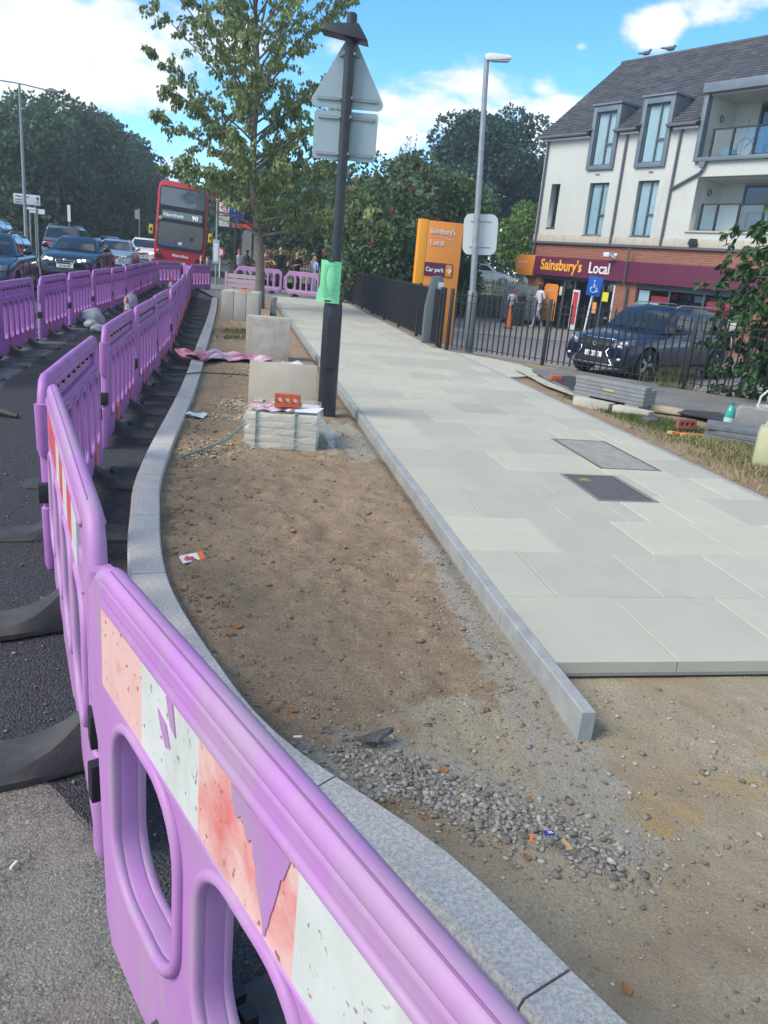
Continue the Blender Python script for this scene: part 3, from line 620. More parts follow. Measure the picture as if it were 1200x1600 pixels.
# ================================================================ BARRIERS
def smooth_arc(pts): return [Vector(p) for p in pts]
def make_barrier(style):
    """2 m plastic barrier; x along, +y towards the road, z up"""
    t = thing('plastic_barrier', 'purple plastic barrier', 'barrier')
    T = {}
    if style == 'near':   # four big rounded openings, reflective board on the road side
        outer = [(.0, .10), (.0, .60), (.02, .63), (.02, .86), (.09, .955), (1.93, .955), (1.985, .90), (1.985, .63), (1.94, .56), (1.90, .12), (1.86, .05), (1.62, .05), (1.56, .09), (1.30, .09), (1.24, .05), (.76, .05), (.70, .09), (.44, .09), (.38, .05), (.07, .05)]
        holes = [rrect(.085+.452*i, .085+.452*i+.37, .30, .722, .13, 7) for i in range(4)]
        pm = purple_b
    else:
        outer = [(.0, .12), (.0, .60), (.02, .63), (.02, .86), (.10, .955), (1.90, .955), (1.98, .86), (1.98, .63), (2.0, .60), (2.0, .12), (1.92, .06), (1.55, .06), (1.5, .1), (1.1, .1), (1.05, .06), (.95, .06), (.9, .1), (.5, .1), (.45, .06), (.08, .06)]
        holes = [rrect(.16+.289*i, .16+.289*i+.235, .24, .73, .085, 5) for i in range(6)]
        pm = purple
    slot = rrect(.16, 1.84, .79, .905, .03, 3)
    me = shape_mesh(outer, holes+[slot], .012, .013, 2); me.materials.clear(); b = link('body', me, t, pm, auto=50)
    h0 = holes[0]; rim = MB()
    for y in (-.026, .026): rim.tube([(p[0], y, p[1]) for p in h0], .014 if style == 'near' else .012, 6, closed=True)
    r0 = rim.build('opening_rim', pm, t, smooth=True)
    for h in holes[1:]: link('opening_rim', r0.data, t).location = (h[0][0]-h0[0][0], 0, 0)
    if style != 'near':
        ub = MB().tube([(0, 0, .22), (0, 0, .75)], .013, 6).mesh(); ub.materials.append(pm)
        for i in range(6): link('upright_bar', ub, t, smooth=True).location = (.16+.289*i+.1175, 0, 0)
    rail = MB(); top = [(.012, 0, .64), (.012, 0, .85), (.03, 0, .90), (.075, 0, .955), (.12, 0, .968), (1.0, 0, .972), (1.88, 0, .968), (1.925, 0, .955), (1.97, 0, .90), (1.988, 0, .85), (1.988, 0, .64)]
    rail.tube(top, .025, 10); rail.tube([(.13, .026, .925), (1.87, .026, .925)], .011, 6); rail.tube([(.13, -.026, .925), (1.87, -.026, .925)], .010, 6); rail.tube([(.13, .026, .765 if style != 'near' else .730), (1.87, .026, .765 if style != 'near' else .730)], .006, 6); rail.tube([(.13, -.026, .765), (1.87, -.026, .765)], .009, 6)
    rl_ = rail.build('top_rail', pm, t, smooth=True)
    MB().tube([(.13, .010, .9905), (1.0, .010, .9945), (1.87, .010, .9905)], .0022, 4).build('mould_seam', mat('seam_dark', (.20, .09, .22), .7), rl_)
    MB().bb(.17, 1.83, .006, .018, .78, .915).build('recess_panel', pm, t)
    nt_ = MB()
    for i in range(9): nt_.bb(.22+.19*i, .245+.19*i, -.012, .006, .865, .885)
    nt_.build('moulded_slots', blackm, t, kind='stuff')
    MB().tube([(-.022, 0, .0), (-.022, 0, .03), (-.022, 0, .33)], [.024, .031, .031], 12).tube([(-.022, 0, .325), (-.022, 0, .34)], [.031, .02], 12).bb(-.03, .02, -.012, .012, .06, .3).build('hinge_peg', pm, t, auto=40)
    MB().tube([(-.022, 0, .60), (-.022, 0, .64), (-.022, 0, .86)], [.024, .033, .033], 12).build('hinge_cap', pm, t, auto=40)
    MB().bb(-.055, .012, -.034, .034, .36, .46).build('black_clip', blackm, t, bevel=.006)
    MB().bb(1.985, 2.02, -.03, .03, .36, .46).build('black_clip', blackm, t, bevel=.006)
    # rubber feet, each with an orange locating pin
    for x in (.48, 1.52):
        f = MB(); ys = [-.44, -.40, -.30, -.20, -.12, -.07, -.035, 0, .035, .07, .12, .20, .30, .40, .44]; rows = []
        for y in ys:
            a = abs(y); h = .020+.14*math.exp(-(a/.115)**1.25); hw = .125-.035*math.exp(-(a/.15)**2)-(.05 if a > .42 else 0); tw = max(.02, hw*(1-(h-.02)/.24))
            rows += [(x-hw, y, -.01), (x-hw, y, .012), (x-tw*.8, y, h), (x+tw*.8, y, h), (x+hw, y, .012), (x+hw, y, -.01)]
        fs = [(i*6+j, i*6+j+1, (i+1)*6+j+1, (i+1)*6+j) for i in range(len(ys)-1) for j in range(5)]+[tuple(range(6)), tuple((len(ys)-1)*6+j for j in range(6))]
        ft = f.add(rows, fs).build('rubber_foot', rubber, t, auto=35)
        MB().bb(x-.05, x-.01, -.16, -.13, .10, .125).bb(x+.01, x+.05, -.16, -.13, .10, .125).build('foot_slot', blackm, ft)
        MB().tube([(x+.04, -.035, .10), (x+.04, -.035, .30)], .008, 6).build('locating_pin', orangep, ft)
    return t
def strip_board(t, cols, x0=.14, x1=1.86, y=.0285, z0=.735, z1=.912, torn=False, cuts=None):
    n = len(cols); w = (x1-x0)/n; cuts = cuts or [x0+i*w for i in range(n+1)]
    for i, m in enumerate(cols):
        o = MB().bb(cuts[i], cuts[i+1], y-.012, y, z0, z1).build('reflective_band', m, t)
    if torn:
        P = [(.74, .845), (.77, .80), (.80, .815), (.835, .79), (.86, .80), (.875, .765), (.93, .675), (.95, .70), (.99, .79), (1.01, .83), (1.03, .845)]
        P = [(2.0-(.74+(p[0]-.74)*.62+.02), p[1]+.065) for p in P]; P = [((P[i][0]*(1-f)+P[(i+1) % len(P)][0]*f)+(random.uniform(-.004, .004)), min(.912, (P[i][1]*(1-f)+P[(i+1) % len(P)][1]*f)+random.uniform(-.004, .004))) for i in range(len(P)) for f in (0, .25, .5, .75)]
        MB().prism([(p[0], p[1]) for p in P], y, y+.0022, 'y').build('torn_patch', purple_b, t)
        P = [(2-.46, .80), (2-.475, .77), (2-.50, .745), (2-.52, .755), (2-.50, .79)]; MB().prism([(p[0], p[1]+.065) for p in P], y, y+.0022, 'y').build('torn_patch', purple_b, t)
        P = [(2-.50, .845), (2-.52, .80), (2-.545, .79), (2-.53, .845)]; MB().prism([(p[0], p[1]+.065) for p in P], y, y+.0022, 'y').build('torn_patch', purple_b, t)
    return t
near_p = make_barrier('near'); far_p = make_barrier('far')
def place_barrier(proto, A, B, label, group, first=False, lean=0.0):
    t = proto if first else copy_tree(proto)
    zf = (zr(*A)+zr(*B))/2+.012; t.location = (A[0], A[1], zf)
    t.rotation_euler = (lean, math.asin(max(-.05, min(.05, -(zr(*B)-zr(*A))/2))), math.atan2(B[1]-A[1], B[0]-A[0])); t['label'] = label
    if group: t['group'] = group
    return t
b2 = copy_tree(near_p); b2.name = 'plastic_barrier'
b1 = place_barrier(near_p, (.575, -.035), (-.605, 1.58), 'nearest purple barrier with worn faded red and white band, torn patches and big rounded openings', 'purple barriers along the kerb', True)
b1.location.z += .03
strip_board(b1, [wornred, whitestrip, wornred, whitestrip, wornred, whitestrip, wornred], torn=True, cuts=[.14, .30, .55, .80, 1.044, 1.36, 1.63, 1.88])
b2.location = (-.70, 1.83, zr(0, 2)+.012); b2.rotation_euler = (0, 0, math.atan2(3.60-1.83, -1.57+.70)); b2['label'] = 'second nearest purple barrier, seen almost edge on, with clean red and white band'; b2['group'] = 'purple barriers along the kerb'
b2.location.z += .02
strip_board(b2, [whitestrip, redstrip, whitestrip, redstrip, whitestrip, redstrip, redstrip, redstrip], x0=.30)
MID = [(-1.70, 3.82), (-2.20, 5.78), (-2.40, 6.42), (-2.80, 8.48), (-3.20, 10.55), (-3.60, 12.60), (-4.10, 14.70), (-4.58, 16.72), (-5.06, 18.74), (-5.54, 20.76), (-6.02, 22.78), (-6.50, 24.80), (-7.0, 26.8), (-7.7, 28.7), (-8.05, 30.8), (-7.75, 32.9)]
seq = [((-1.70, 3.82), (-2.18, 5.80)), ((-2.36, 6.38), (-2.78, 8.36))]+[(MID[i], MID[i+1]) for i in range(3, len(MID)-1)]
for i, (A, B) in enumerate(seq):
    d = Vector((B[0]-A[0], B[1]-A[1])).normalized(); A2 = A; B2 = (A[0]+d.x*1.97, A[1]+d.y*1.97)
    place_barrier(far_p, A2, B2, ('%s purple slatted barrier beside the granite kerb, counted from the camera beyond the banded pair' % ORD[i]) if i < 14 else 'last purple barrier', 'purple barriers along the kerb', i == 0, lean=R_(random.uniform(-1.5, 1.5)))
FAR = [(-4.80, 8.42), (-5.22, 10.40), (-5.70, 12.72), (-6.15, 15.0), (-6.55, 17.2), (-6.9, 19.3), (-7.3, 21.4), (-7.75, 23.4), (-8.2, 25.4), (-8.62, 27.4), (-9.05, 29.4), (-9.60, 31.7), (-9.2, 33.7)]
for i in range(len(FAR)-1):
    A, B = FAR[i], FAR[i+1]; d = Vector((B[0]-A[0], B[1]-A[1])).normalized()
    place_barrier(far_p, A, (A[0]+d.x*1.97, A[1]+d.y*1.97), '%s barrier, counted from the camera, of the purple row next to the traffic' % ORD[i] if i < 11 else 'turned purple barrier closing the far end of the row in front of the bus', 'purple barriers next to the traffic', lean=R_(random.uniform(-1.5, 1.5)))
# two open-style barriers closing the path
def open_barrier(A, B, label, pm=purple_b, group='purple barriers across the path', first=None):
    if first is None:
        t = thing('open_barrier', label, 'barrier', group=group)
        outer = [(0, .30), (0, .72), (.16, .95), (1.88, .95), (2.0, .83), (2.0, .22), (1.88, .10), (.16, .10)]
        holes = [rrect(.08, .40, .26, .80, .12, 4)]+[rrect(.46+.245*i, .46+.245*i+.19, .26, .80, .04, 3) for i in range(5)]+[rrect(1.70, 1.92, .26, .80, .07, 3)]
        me = shape_mesh(outer, holes, .012, .012, 1); me.materials.clear(); link('body', me, t, pm, auto=45)
        for x in (.68, 1.41): MB().tube([(x-.13, 0, .82), (x, 0, .66), (x+.13, 0, .82)], .022, 6).tube([(x, 0, .66), (x, 0, .24)], .026, 6).build('y_strut', pm, t, smooth=True)
        MB().bb(.1, 1.9, -.03, .03, .20, .235).build('lower_ledge', mat('faded_band', (.52, .42, .47), .7), t)
        MB().tube([(-.04, 0, .25), (-.04, 0, .75)], .03, 8).build('hinge_peg', pm, t)
        for x in (.42, 1.58): MB().prism([(-.35, 0), (-.1, .12), (.1, .12), (.35, 0)], x-.05, x+.05, 'x').build('rubber_foot', rubber, t)
    else: t = copy_tree(first); t['label'] = label
    t.location = (A[0], A[1], -.03); t.rotation_euler = (0, 0, math.atan2(B[1]-A[1], B[0]-A[0])); return t
ob = open_barrier((-6.95, 33.6), (-4.98, 33.3), 'purple open barrier across the path end, partly behind the street tree trunk')
open_barrier((-4.72, 32.5), (-2.78, 31.9), 'purple open barrier across the path end in front of the waiting people', first=ob)
t = thing('pale_barrier', 'small faded pink and white board barrier behind the upright slab pack', 'barrier', (-5.6, 25.6, -.03), R_(4))
pk = mat('faded_pink', (.55, .42, .48), .7)
for i in range(4): MB().bb(0, 1.1, -.02, .02, .30+i*.145, .42+i*.145).build('board', pk, t)
for x in (.03, 1.07): MB().bb(x-.03, x+.03, -.03, .03, 0, .9).build('post', pk, t)

# ================================================================ POLE WITH SIGN BACKS
t = thing('sign_pole', 'black sign post with thick base, warning lamp hood and the backs of two grey signs', 'sign post', (-.70, 8.24, -.04))
MB().lathe([(.098, -.1), (.098, .02), (.096, 1.05), (.094, 1.12), (.088, 1.16), (.052, 1.27), (.052, 1.30)], n=20).build('base_section', blackpaint, t, auto=40)
MB().prism([(-.10, .50), (-.10, .515), (-.115, .52), (-.115, 1.02), (-.10, 1.03), (-.05, 1.03), (-.05, .5)], -.045, .045, 'y').build('access_door', blackpaint, t).rotation_euler = (0, 0, R_(100))
MB().lathe([(.050, 1.28), (.048, 3.66), (.048, 3.72), (.03, 3.735)], n=16).build('upper_tube', blackpaint, t, auto=40)
hood = MB(); hood.add([(-.27, -.12, 3.555), (.17, -.12, 3.49), (.17, .12, 3.49), (-.27, .12, 3.555), (-.24, -.09, 3.62), (.07, -.08, 3.64), (.07, .08, 3.64), (-.24, .09, 3.62)], [(0, 3, 2, 1), (4, 5, 6, 7), (0, 1, 5, 4), (1, 2, 6, 5), (2, 3, 7, 6), (3, 0, 4, 7)])
hood.build('lamp_hood', blackpaint, t, bevel=.015)
tri = shape_mesh([(-.33, 2.965), (-.345, 3.0), (-.335, 3.03), (-.03, 3.555), (0, 3.575), (.03, 3.555), (.335, 3.03), (.345, 3.0), (.33, 2.965), (.30, 2.95), (-.30, 2.95)], [], .003, .001); tri.materials.clear(); q = link('warning_sign_back', tri, t, signback); q.location = (0, .075, 0); q.rotation_euler = (0, 0, R_(-3))
sq = shape_mesh(rrect(-.305, .305, 2.50, 2.925, .03), [], .003, .001); sq.materials.clear(); q2 = link('plate_back', sq, t, signback); q2.location = (-.0, .075, 0); q2.rotation_euler = (0, 0, R_(-3))
for par, zz, hw in ((q, 3.40, .10), (q, 3.03, .29), (q2, 2.87, .27), (q2, 2.55, .27)):
    MB().bb(-hw, hw, -.022, -.004, zz-.014, zz+.014).build('rail', greypaint, par)
    MB().bb(-.06, .06, -.10, -.022, zz-.012, zz+.012).build('clamp', galv, par)
pm_ = mat('green_paper', (.20, .62, .33), .8, trans=.0)
nt = thing('paper_notice', 'pale green printed paper notice taped round the black sign post', 'notice', (-.735, 8.13, 1.13))
V = []; F_ = []; n = 9
for i in range(n):
    for j in range(6):
        a = -.10+.2*j/5-(.018 if j == 0 else 0)*(1 if i < 3 else .2)+(.012*math.sin(i/(n-1)*3.1) if j == 0 else 0); z = .40*i/(n-1)-.012*(j/5); V.append((a-.03+.02*(1-i/(n-1))*(-1 if j < 2 else 0)+.03, .02*math.cos(j*1.2)+.006*math.sin(i)-.03*abs(a), z))
for i in range(n-1):
    for j in range(5): k = i*6+j; F_.append((k, k+1, k+7, k+6))
s_ = MB().add(V, F_).build('sheet', pm_, nt, smooth=True)
m = MB()
for i in range(16): m.bb(-.075, .075-(i % 3)*.02, -.0145, -.012, .05+i*.02, .054+i*.02)
m.build('print_lines', mat('notice_print', (.10, .33, .20), .8), nt, kind='stuff'); MB().bb(-.03, .03, -.018, -.012, .385, .397).bb(-.045, .02, -.018, -.012, .005, .02).build('black_tape', blackm, nt)

# ================================================================ SLAB PACKS
def pack(): 
    t = thing('slab_pack', 'low pack of concrete slabs wrapped in clear film with green straps', 'slab pack', (-.96, 6.92, -.06), R_(4))
    z = 0
    MB().bb(-.31, .31, -.33, .33, -.02, .0).build('pallet_board', mat('pallet', (.12, .10, .08), .9), t)
    for i in range(5): MB().bb(-.30, .30, -.30, .30, .01+i*.061, .068+i*.061).build('slab', mat('cream_slab', (.62, .59, .49), .85, (.56, .53, .44), 3), t, bevel=.003)
    for x in (-.205, .125): MB().bb(x-.010, x+.010, -.308, .308, .315, .322).bb(x-.010, x+.010, -.312, -.303, .005, .322).build('strap', greenstrap, t)
    f = MB(); nx, nz = 26, 12; V = []
    ring = [(-.318, -.325), (.318, -.325), (.318, .325), (-.318, .325)]
    pts = []
    for k in range(4):
        a, b = ring[k], ring[(k+1) % 4]
        for i in range(14): pts.append((a[0]+(b[0]-a[0])*i/14, a[1]+(b[1]-a[1])*i/14))
    N = len(pts)
    for j in range(nz):
        for i, p in enumerate(pts):
            w = .004*math.sin(i*1.9+j*1.1)+.004*math.sin(i*.63-j*2.1)+.004*random.uniform(-1, 1)
            q = 1+(w-.004)/.32; V.append((p[0]*q, p[1]*q, -.005+.345*j/(nz-1)+.006*math.sin(i*.9)))
    F = [(j*N+i, j*N+(i+1) % N, (j+1)*N+(i+1) % N, (j+1)*N+i) for j in range(nz-1) for i in range(N)]
    f.add(V, F); f.build('plastic_wrap', film, t)
    # creases of the film, their glint put into thin pale tubes
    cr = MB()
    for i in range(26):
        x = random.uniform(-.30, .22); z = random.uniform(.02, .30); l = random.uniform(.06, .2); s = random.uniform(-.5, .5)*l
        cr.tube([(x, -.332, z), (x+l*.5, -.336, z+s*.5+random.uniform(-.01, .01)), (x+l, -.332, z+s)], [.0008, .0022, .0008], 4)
    cr.build('crease_glints', mat('crease_glint', (.55, .57, .57), .3), t, kind='stuff')
    g = MB(); V = []
    for i in range(9):
        for j in range(7): V.append((.31+.17*j/6+.02*math.sin(i*2+j), -.2+.5*i/8+.03*math.sin(j*3+i), .28*(1-j/6)**1.6+.02*random.random()))
    g.add(V, [(i*7+j, i*7+j+1, (i+1)*7+j+1, (i+1)*7+j) for i in range(8) for j in range(6)]).build('loose_wrap', film, t)
pack()
redsheet = mat('printed_wrap', (.56, .50, .50), .4, (.42, .12, .13), 5, lo=.44, hi=.54)
t = MB(); V = []
for i in range(10):
    for j in range(8): V.append((-.27+.40*i/9, -.29+.36*j/7+.02*math.sin(i), .012+.010*math.sin(i*2.1+j)+.008*random.random()))
o = t.add(V, [(i*8+j, i*8+j+1, (i+1)*8+j+1, (i+1)*8+j) for i in range(9) for j in range(7)]).build('torn_wrapping', redsheet); o.location = (-.98, 6.92, .265); tag(o, 'crumpled red and white printed plastic lying on top of the wrapped slab pack', 'plastic wrapping')
o = MB().add([(0, 0, 0), (.28, .03, .004), (.33, .16, .03), (.12, .15, .02), (.03, .11, .01)], [(0, 1, 2, 3, 4)]).build('paper_sheet', mat('white_sheet', (.62, .65, .72), .6)); o.location = (-.93, 6.66, .275); tag(o, 'white folded paper sheet under the red brick on the wrapped slab pack', 'paper')
def holed_brick(name, loc, rz, label, ry=0, rx=0, mt=brickred):
    me = shape_mesh([(-.1075, 0), (.1075, 0), (.1075, .103), (-.1075, .103)], [[(x+.022*math.cos(a*.5236), .052+.026*math.sin(a*.5236)) for a in range(12)] for x in (-.065, 0, .065)], .031, .0015, 1); me.materials.clear()
    o = link(name, me, None, mt, auto=40); o.location = loc; o.rotation_euler = (rx, ry, rz); return tag(o, label, 'brick')
holed_brick('red_brick', (-.915, 6.78, .30), R_(3), 'red brick with three round holes standing on the wrapped slab pack')
lean_m = mat('stained_slab', (.50, .475, .39), .85, (.40, .36, .30), 3, lo=.3, hi=.7, bump=.1)
def plate_slab(name, w, h, th, loc, rot, label, m, cat='concrete slab', border=True):
    t = thing(name, label, cat, loc); t.rotation_euler = rot
    MB().bb(-w/2, w/2, 0, th, 0, h).build('slab', m, t, bevel=.006)
    if border:
        f = MB(); e = .045; f.bb(-w/2+.01, w/2-.01, -.004, -.0005, h-e, h-.012).bb(-w/2+.01, w/2-.01, -.004, -.0005, .012, e).bb(-w/2+.01, -w/2+e, -.004, -.0005, e, h-e).bb(w/2-e, w/2-.01, -.004, -.0005, e, h-e); f.build('worn_border', mat('slab_border', (.42, .405, .34), .85), t)
    return t
plate_slab('leaning_slab', .72, .50, .06, (-1.20, 8.42, -.05), (R_(-10), 0, R_(5)), 'stained square concrete slab standing upright behind the wrapped slab pack', lean_m, border=False)
t = plate_slab('upright_slabs', .66, .66, .065, (-2.02, 12.35, -.05), (0, 0, R_(8)), 'taller upright stack of square concrete slabs in front of the street tree', concs, 'slab stack', border=False)
for k in range(5): MB().bb(-.32, .32, .07+k*.07, .135+k*.07, 0, .65-.006*(k % 2)).build('slab', concs, t, bevel=.004)
m = MB()
for r0 in (.05, .09, .13): 
    for a, b, c_, d in ((-.33+r0, .33-r0, .66-r0-.004, .66-r0), (-.33+r0, .33-r0, r0, r0+.004)): m.bb(a, b, -.0025, -.0005, c_, d)
    for x in (-.33+r0, .33-r0-.004): m.bb(x, x+.004, -.0025, -.0005, r0+.004, .66-r0-.004)
m.build('packing_marks', mat('packing_mark', (.43, .415, .345), .9), t, kind='stuff')
t = thing('slab_row', 'long pack of pale slabs stood on edge beside the street tree', 'slab pack', (-4.22, 18.95, -.06), R_(6))
for k in range(3): MB().bb(k*.29, k*.29+.28, 0, .6, .0, .68).build('slab', mat('pale_slab', (.43, .43, .37), .85, (.37, .37, .32), 4), t, bevel=.006)
for k in range(3): MB().bb(k*.29+.02, k*.29+.27, .61, 1.2, .0, .67).build('slab', MATS['pale_slab'], t, bevel=.006)
o = MB().bb(-.13, .13, -.05, .05, 0, .03).build('orange_tile', orangep); o.location = (-3.72, 19.2, .622); tag(o, 'small orange red strip lying on the slab row beside the tree', 'tile')
t = thing('pipe_bundle', 'short grey drainage pipe stub standing at the foot of the street tree', 'pipe', (-3.15, 19.9, -.05))
MB().lathe([(.07, 0), (.07, .5), (.085, .5), (.085, .58), (.06, .58)], n=14).build('tube', greypaint, t, auto=40); MB().lathe([(.085, .1), (.085, .2), (.07, .2), (.07, .1)], n=14).build('collar', mat('collar', (.12, .14, .18), .5), t, auto=40)
# crumpled plastic between the stacks and the kerb
def crumple(name, outline, nx, ny, amp, m, label, cat='plastic sheet', z=0):
    V = []; (x0, y0), (x1, y1), (x2, y2), (x3, y3) = outline
    for i in range(nx):
        for j in range(ny):
            u, v = i/(nx-1), j/(ny-1); x = (x0*(1-u)+x1*u)*(1-v)+(x3*(1-u)+x2*u)*v; y = (y0*(1-u)+y1*u)*(1-v)+(y3*(1-u)+y2*u)*v
            V.append((x+random.uniform(-1, 1)*amp*.5, y+random.uniform(-1, 1)*amp*.5, z+amp*(random.random()*.8+.5*math.sin(i*1.3+j*.8)+.5)))
    o = MB().add(V, [(i*ny+j, i*ny+j+1, (i+1)*ny+j+1, (i+1)*ny+j) for i in range(nx-1) for j in range(ny-1)]).build(name, m); return tag(o, label, cat)
pinkw = mat('pink_wrap', (.58, .50, .55), .45, (.42, .12, .25), 3.2, lo=.44, hi=.56)
crumple('plastic_sheet', [(-3.05, 11.3), (-1.9, 11.95), (-2.0, 12.5), (-2.95, 12.6)], 16, 9, .05, pinkw, 'pink and white plastic wrapping spread from the kerb to the upright slabs', z=-.03)
crumple('red_plastic', [(-3.35, 11.7), (-2.75, 11.1), (-2.65, 11.5), (-3.0, 11.9)], 9, 7, .07, mat('red_film', (.50, .07, .12), .4, (.55, .35, .38), 8), 'crumpled red end of plastic wrapping lying over the kerb', z=0)
crumple('clear_film_scrap', [(-1.75, 11.6), (-1.35, 11.6), (-1.35, 12.0), (-1.7, 12.1)], 7, 6, .04, mat('milky_film', (.6, .62, .65), .4), 'milky scrap of film at the foot of the upright slab stack', z=-.03)
o = MB().tube([(-1.62, 5.98, -.03), (-1.38, 6.45, .02), (-1.25, 6.75, .14), (-1.16, 6.9, .27)], .011, 5).build('loose_strap', mat('strap_grey_green', (.16, .23, .22), .6)); tag(o, 'loose grey green packing strap hanging from the wrapped pack to the soil', 'strap')
o = MB().tube([(-2.75, 9.65, .02), (-2.5, 10.1, .02), (-1.95, 10.45, -.01)], .010, 5).build('loose_strap', greenstrap); tag(o, 'thin dark green strap lying across the kerb edge', 'strap')
o = MB().tube([(-1.75, 9.9, -.02), (-1.55, 9.45, -.02)], .010, 5).build('loose_strap', greenstrap); tag(o, 'short green strap piece on the soil left of the leaning slab', 'strap')
crumple('blue_tissue', [(-2.02, 7.55), (-1.82, 7.5), (-1.8, 7.68), (-2.0, 7.72)], 5, 5, .02, mat('tissue', (.50, .60, .68), .7), 'crumpled pale blue tissue on the soil beside the kerb', 'litter', z=-.03)
# sand and chips by the pack
P = on_bed(np.concatenate([scatter(900, -1.62, 8.45, .13, .16), scatter(500, -1.5, 7.75, .16, .1), scatter(400, -1.9, 10.8, .25, .3), scatter(250, -1.45, 6.3, .12, .2)])); sz = .006+.012*rng.random(len(P))
stones('spilled_sand_chips', np.column_stack([P, bed_z(P[:, 0], P[:, 1])+.004]), sz, mat('yellow_chips', (.50, .42, .27), .9, (.36, .30, .22), 9, island=.3), kind='stuff', flat=.4)
# litter close by
t = thing('sweet_wrapper', 'white snack wrapper with red letters and orange end lying against the kerb', 'litter', (-1.02, 3.83, -.03), R_(38))
MB().add([(0, 0, 0), (.115, 0, .006), (.115, .055, .028), (0, .055, .022)], [(0, 1, 2, 3)]).build('sheet', white, t); MB().add([(.098, -.001, .007), (.128, -.001, .008), (.128, .056, .031), (.098, .056, .029)], [(0, 1, 2, 3)]).build('orange_end', orangep, t)
text('dip', .045, mat('red_print', (.6, .04, .03), .6), t, (.015, .010, .012), rx=22, depth=.0008, bold=.001)
t = thing('blue_wrapper', 'small blue and white wrapper among the loose gravel', 'litter', (.585, 2.045, -.085), R_(10)); MB().bb(0, .034, 0, .02, 0, .003).build('sheet', mat('blue_foil', (.03, .04, .25), .3), t); MB().bb(.012, .030, .006, .0085, .003, .0045).bb(.012, .026, .012, .0145, .003, .0045).build('white_print', white, t)
leafm = mat('dry_leaf', (.24, .10, .035), .8, (.34, .17, .06), 20)
def litter_leaf(x, y, s, a, label, m=leafm, z=None):
    z = float(bed_z(np.array([x]), np.array([y]))[0])+.006 if z is None else z; V = []; n = 6
    for i in range(n):
        u = i/(n-1); w = math.sin(math.pi*min(1, u*1.02))*.38*s+.001; V += [(u*s, -w, .10*s*abs(u-.5)), (u*s, 0, .04*s*math.sin(u*5)), (u*s, w, .12*s*u)]
    o = MB().add(V, [(i*3+j, i*3+j+1, (i+1)*3+j+1, (i+1)*3+j) for i in range(n-1) for j in range(2)]).build('dry_leaf', m, smooth=True); o.location = (x, y, z); o.rotation_euler = (random.uniform(-.2, .2), random.uniform(-.2, .2), a); return tag(o, label, 'leaf')
for x, y, s, a, l in [(.20, 2.13, .035, .3, 'brown curled leaf on the gravel left of the orange splinter'), (.53, 1.99, .035, 1.4, 'brown leaf flat on the gravel next to the blue wrapper'), (-.62, 3.16, .05, .2, 'orange leaf on the soil near the kerb bend'), (-.72, 2.96, .045, 2.2, 'small reddish leaf touching the inner kerb edge'), (-.30, 2.62, .05, -.4, 'pair-like curled leaf lying nearest the dark purple rail'), (-.20, 2.60, .04, .9, 'narrow curled leaf right of the leaf nearest the rail'), (.37, 1.56, .04, .4, 'red brown leaf below the gravel near the kerb'), (.72, 1.54, .035, 1.9, 'dark leaf in the soil right of the red brown leaf'), (.1, 6.75, .07, .5, 'tan leaf on the pale dust by the path edging'), (.56, 2.27, .03, .3, 'orange torn leaf at the upper edge of the gravel'), (.30, 2.38, .04, 2.0, 'rusty leaf at the soil edge above the gravel')]:
    litter_leaf(x, y, s, a, l)
o = MB().bb(0, .040, 0, .008, 0, .006).build('orange_splinter', orangep); o.location = (.535, 2.0, -.082); o.rotation_euler = (0, 0, 1.2); tag(o, 'orange stick like scrap in the gravel', 'scrap')
o = MB().bb(0, .045, 0, .010, 0, .007).build('yellow_splinter', mat('wood_chip', (.5, .33, .12), .8)); o.location = (.66, 1.99, -.085); o.rotation_euler = (0, 0, 2.0); tag(o, 'yellow wood splinter right of the blue wrapper', 'scrap')
def butt(x, y, a, l, z): 
    t = thing('cigarette_end', l, 'cigarette end', (x, y, z), a); MB().tube([(0, 0, .004), (.028, 0, .004)], .004, 8).build('paper', white, t); return t
butt(-.915, 1.72, 1.4, 'white cigarette end on the dark tarmac left of the nearest barrier', -.09); butt(-.24, 2.36, .2, 'white cigarette end lying on the inner kerb edge', -.03)
# broken tarmac lump
lm = MB(); lm.add([(-.07, -.012, 0), (.02, -.03, 0), (.09, .03, .0), (.07, .042, 0), (-.06, .012, 0), (-.06, -.008, .008), (.02, -.02, .014), (.085, .032, .022), (.065, .038, .018), (-.05, .008, .006)], [(0, 1, 6, 5), (1, 2, 7, 6), (2, 3, 8, 7), (3, 4, 9, 8), (4, 0, 5, 9), (5, 6, 7, 8, 9), (0, 4, 3, 2, 1)])
o = lm.build('tarmac_lump', mat('dark_lump', (.075, .072, .066), .95, (.16, .15, .135), 30, bump=1), bevel=.006); o.location = (.03, 2.46, -.07); o.rotation_euler = (0, 0, .25); tag(o, 'broken dark lump of old tarmac at the edge of the gravel', 'rubble')

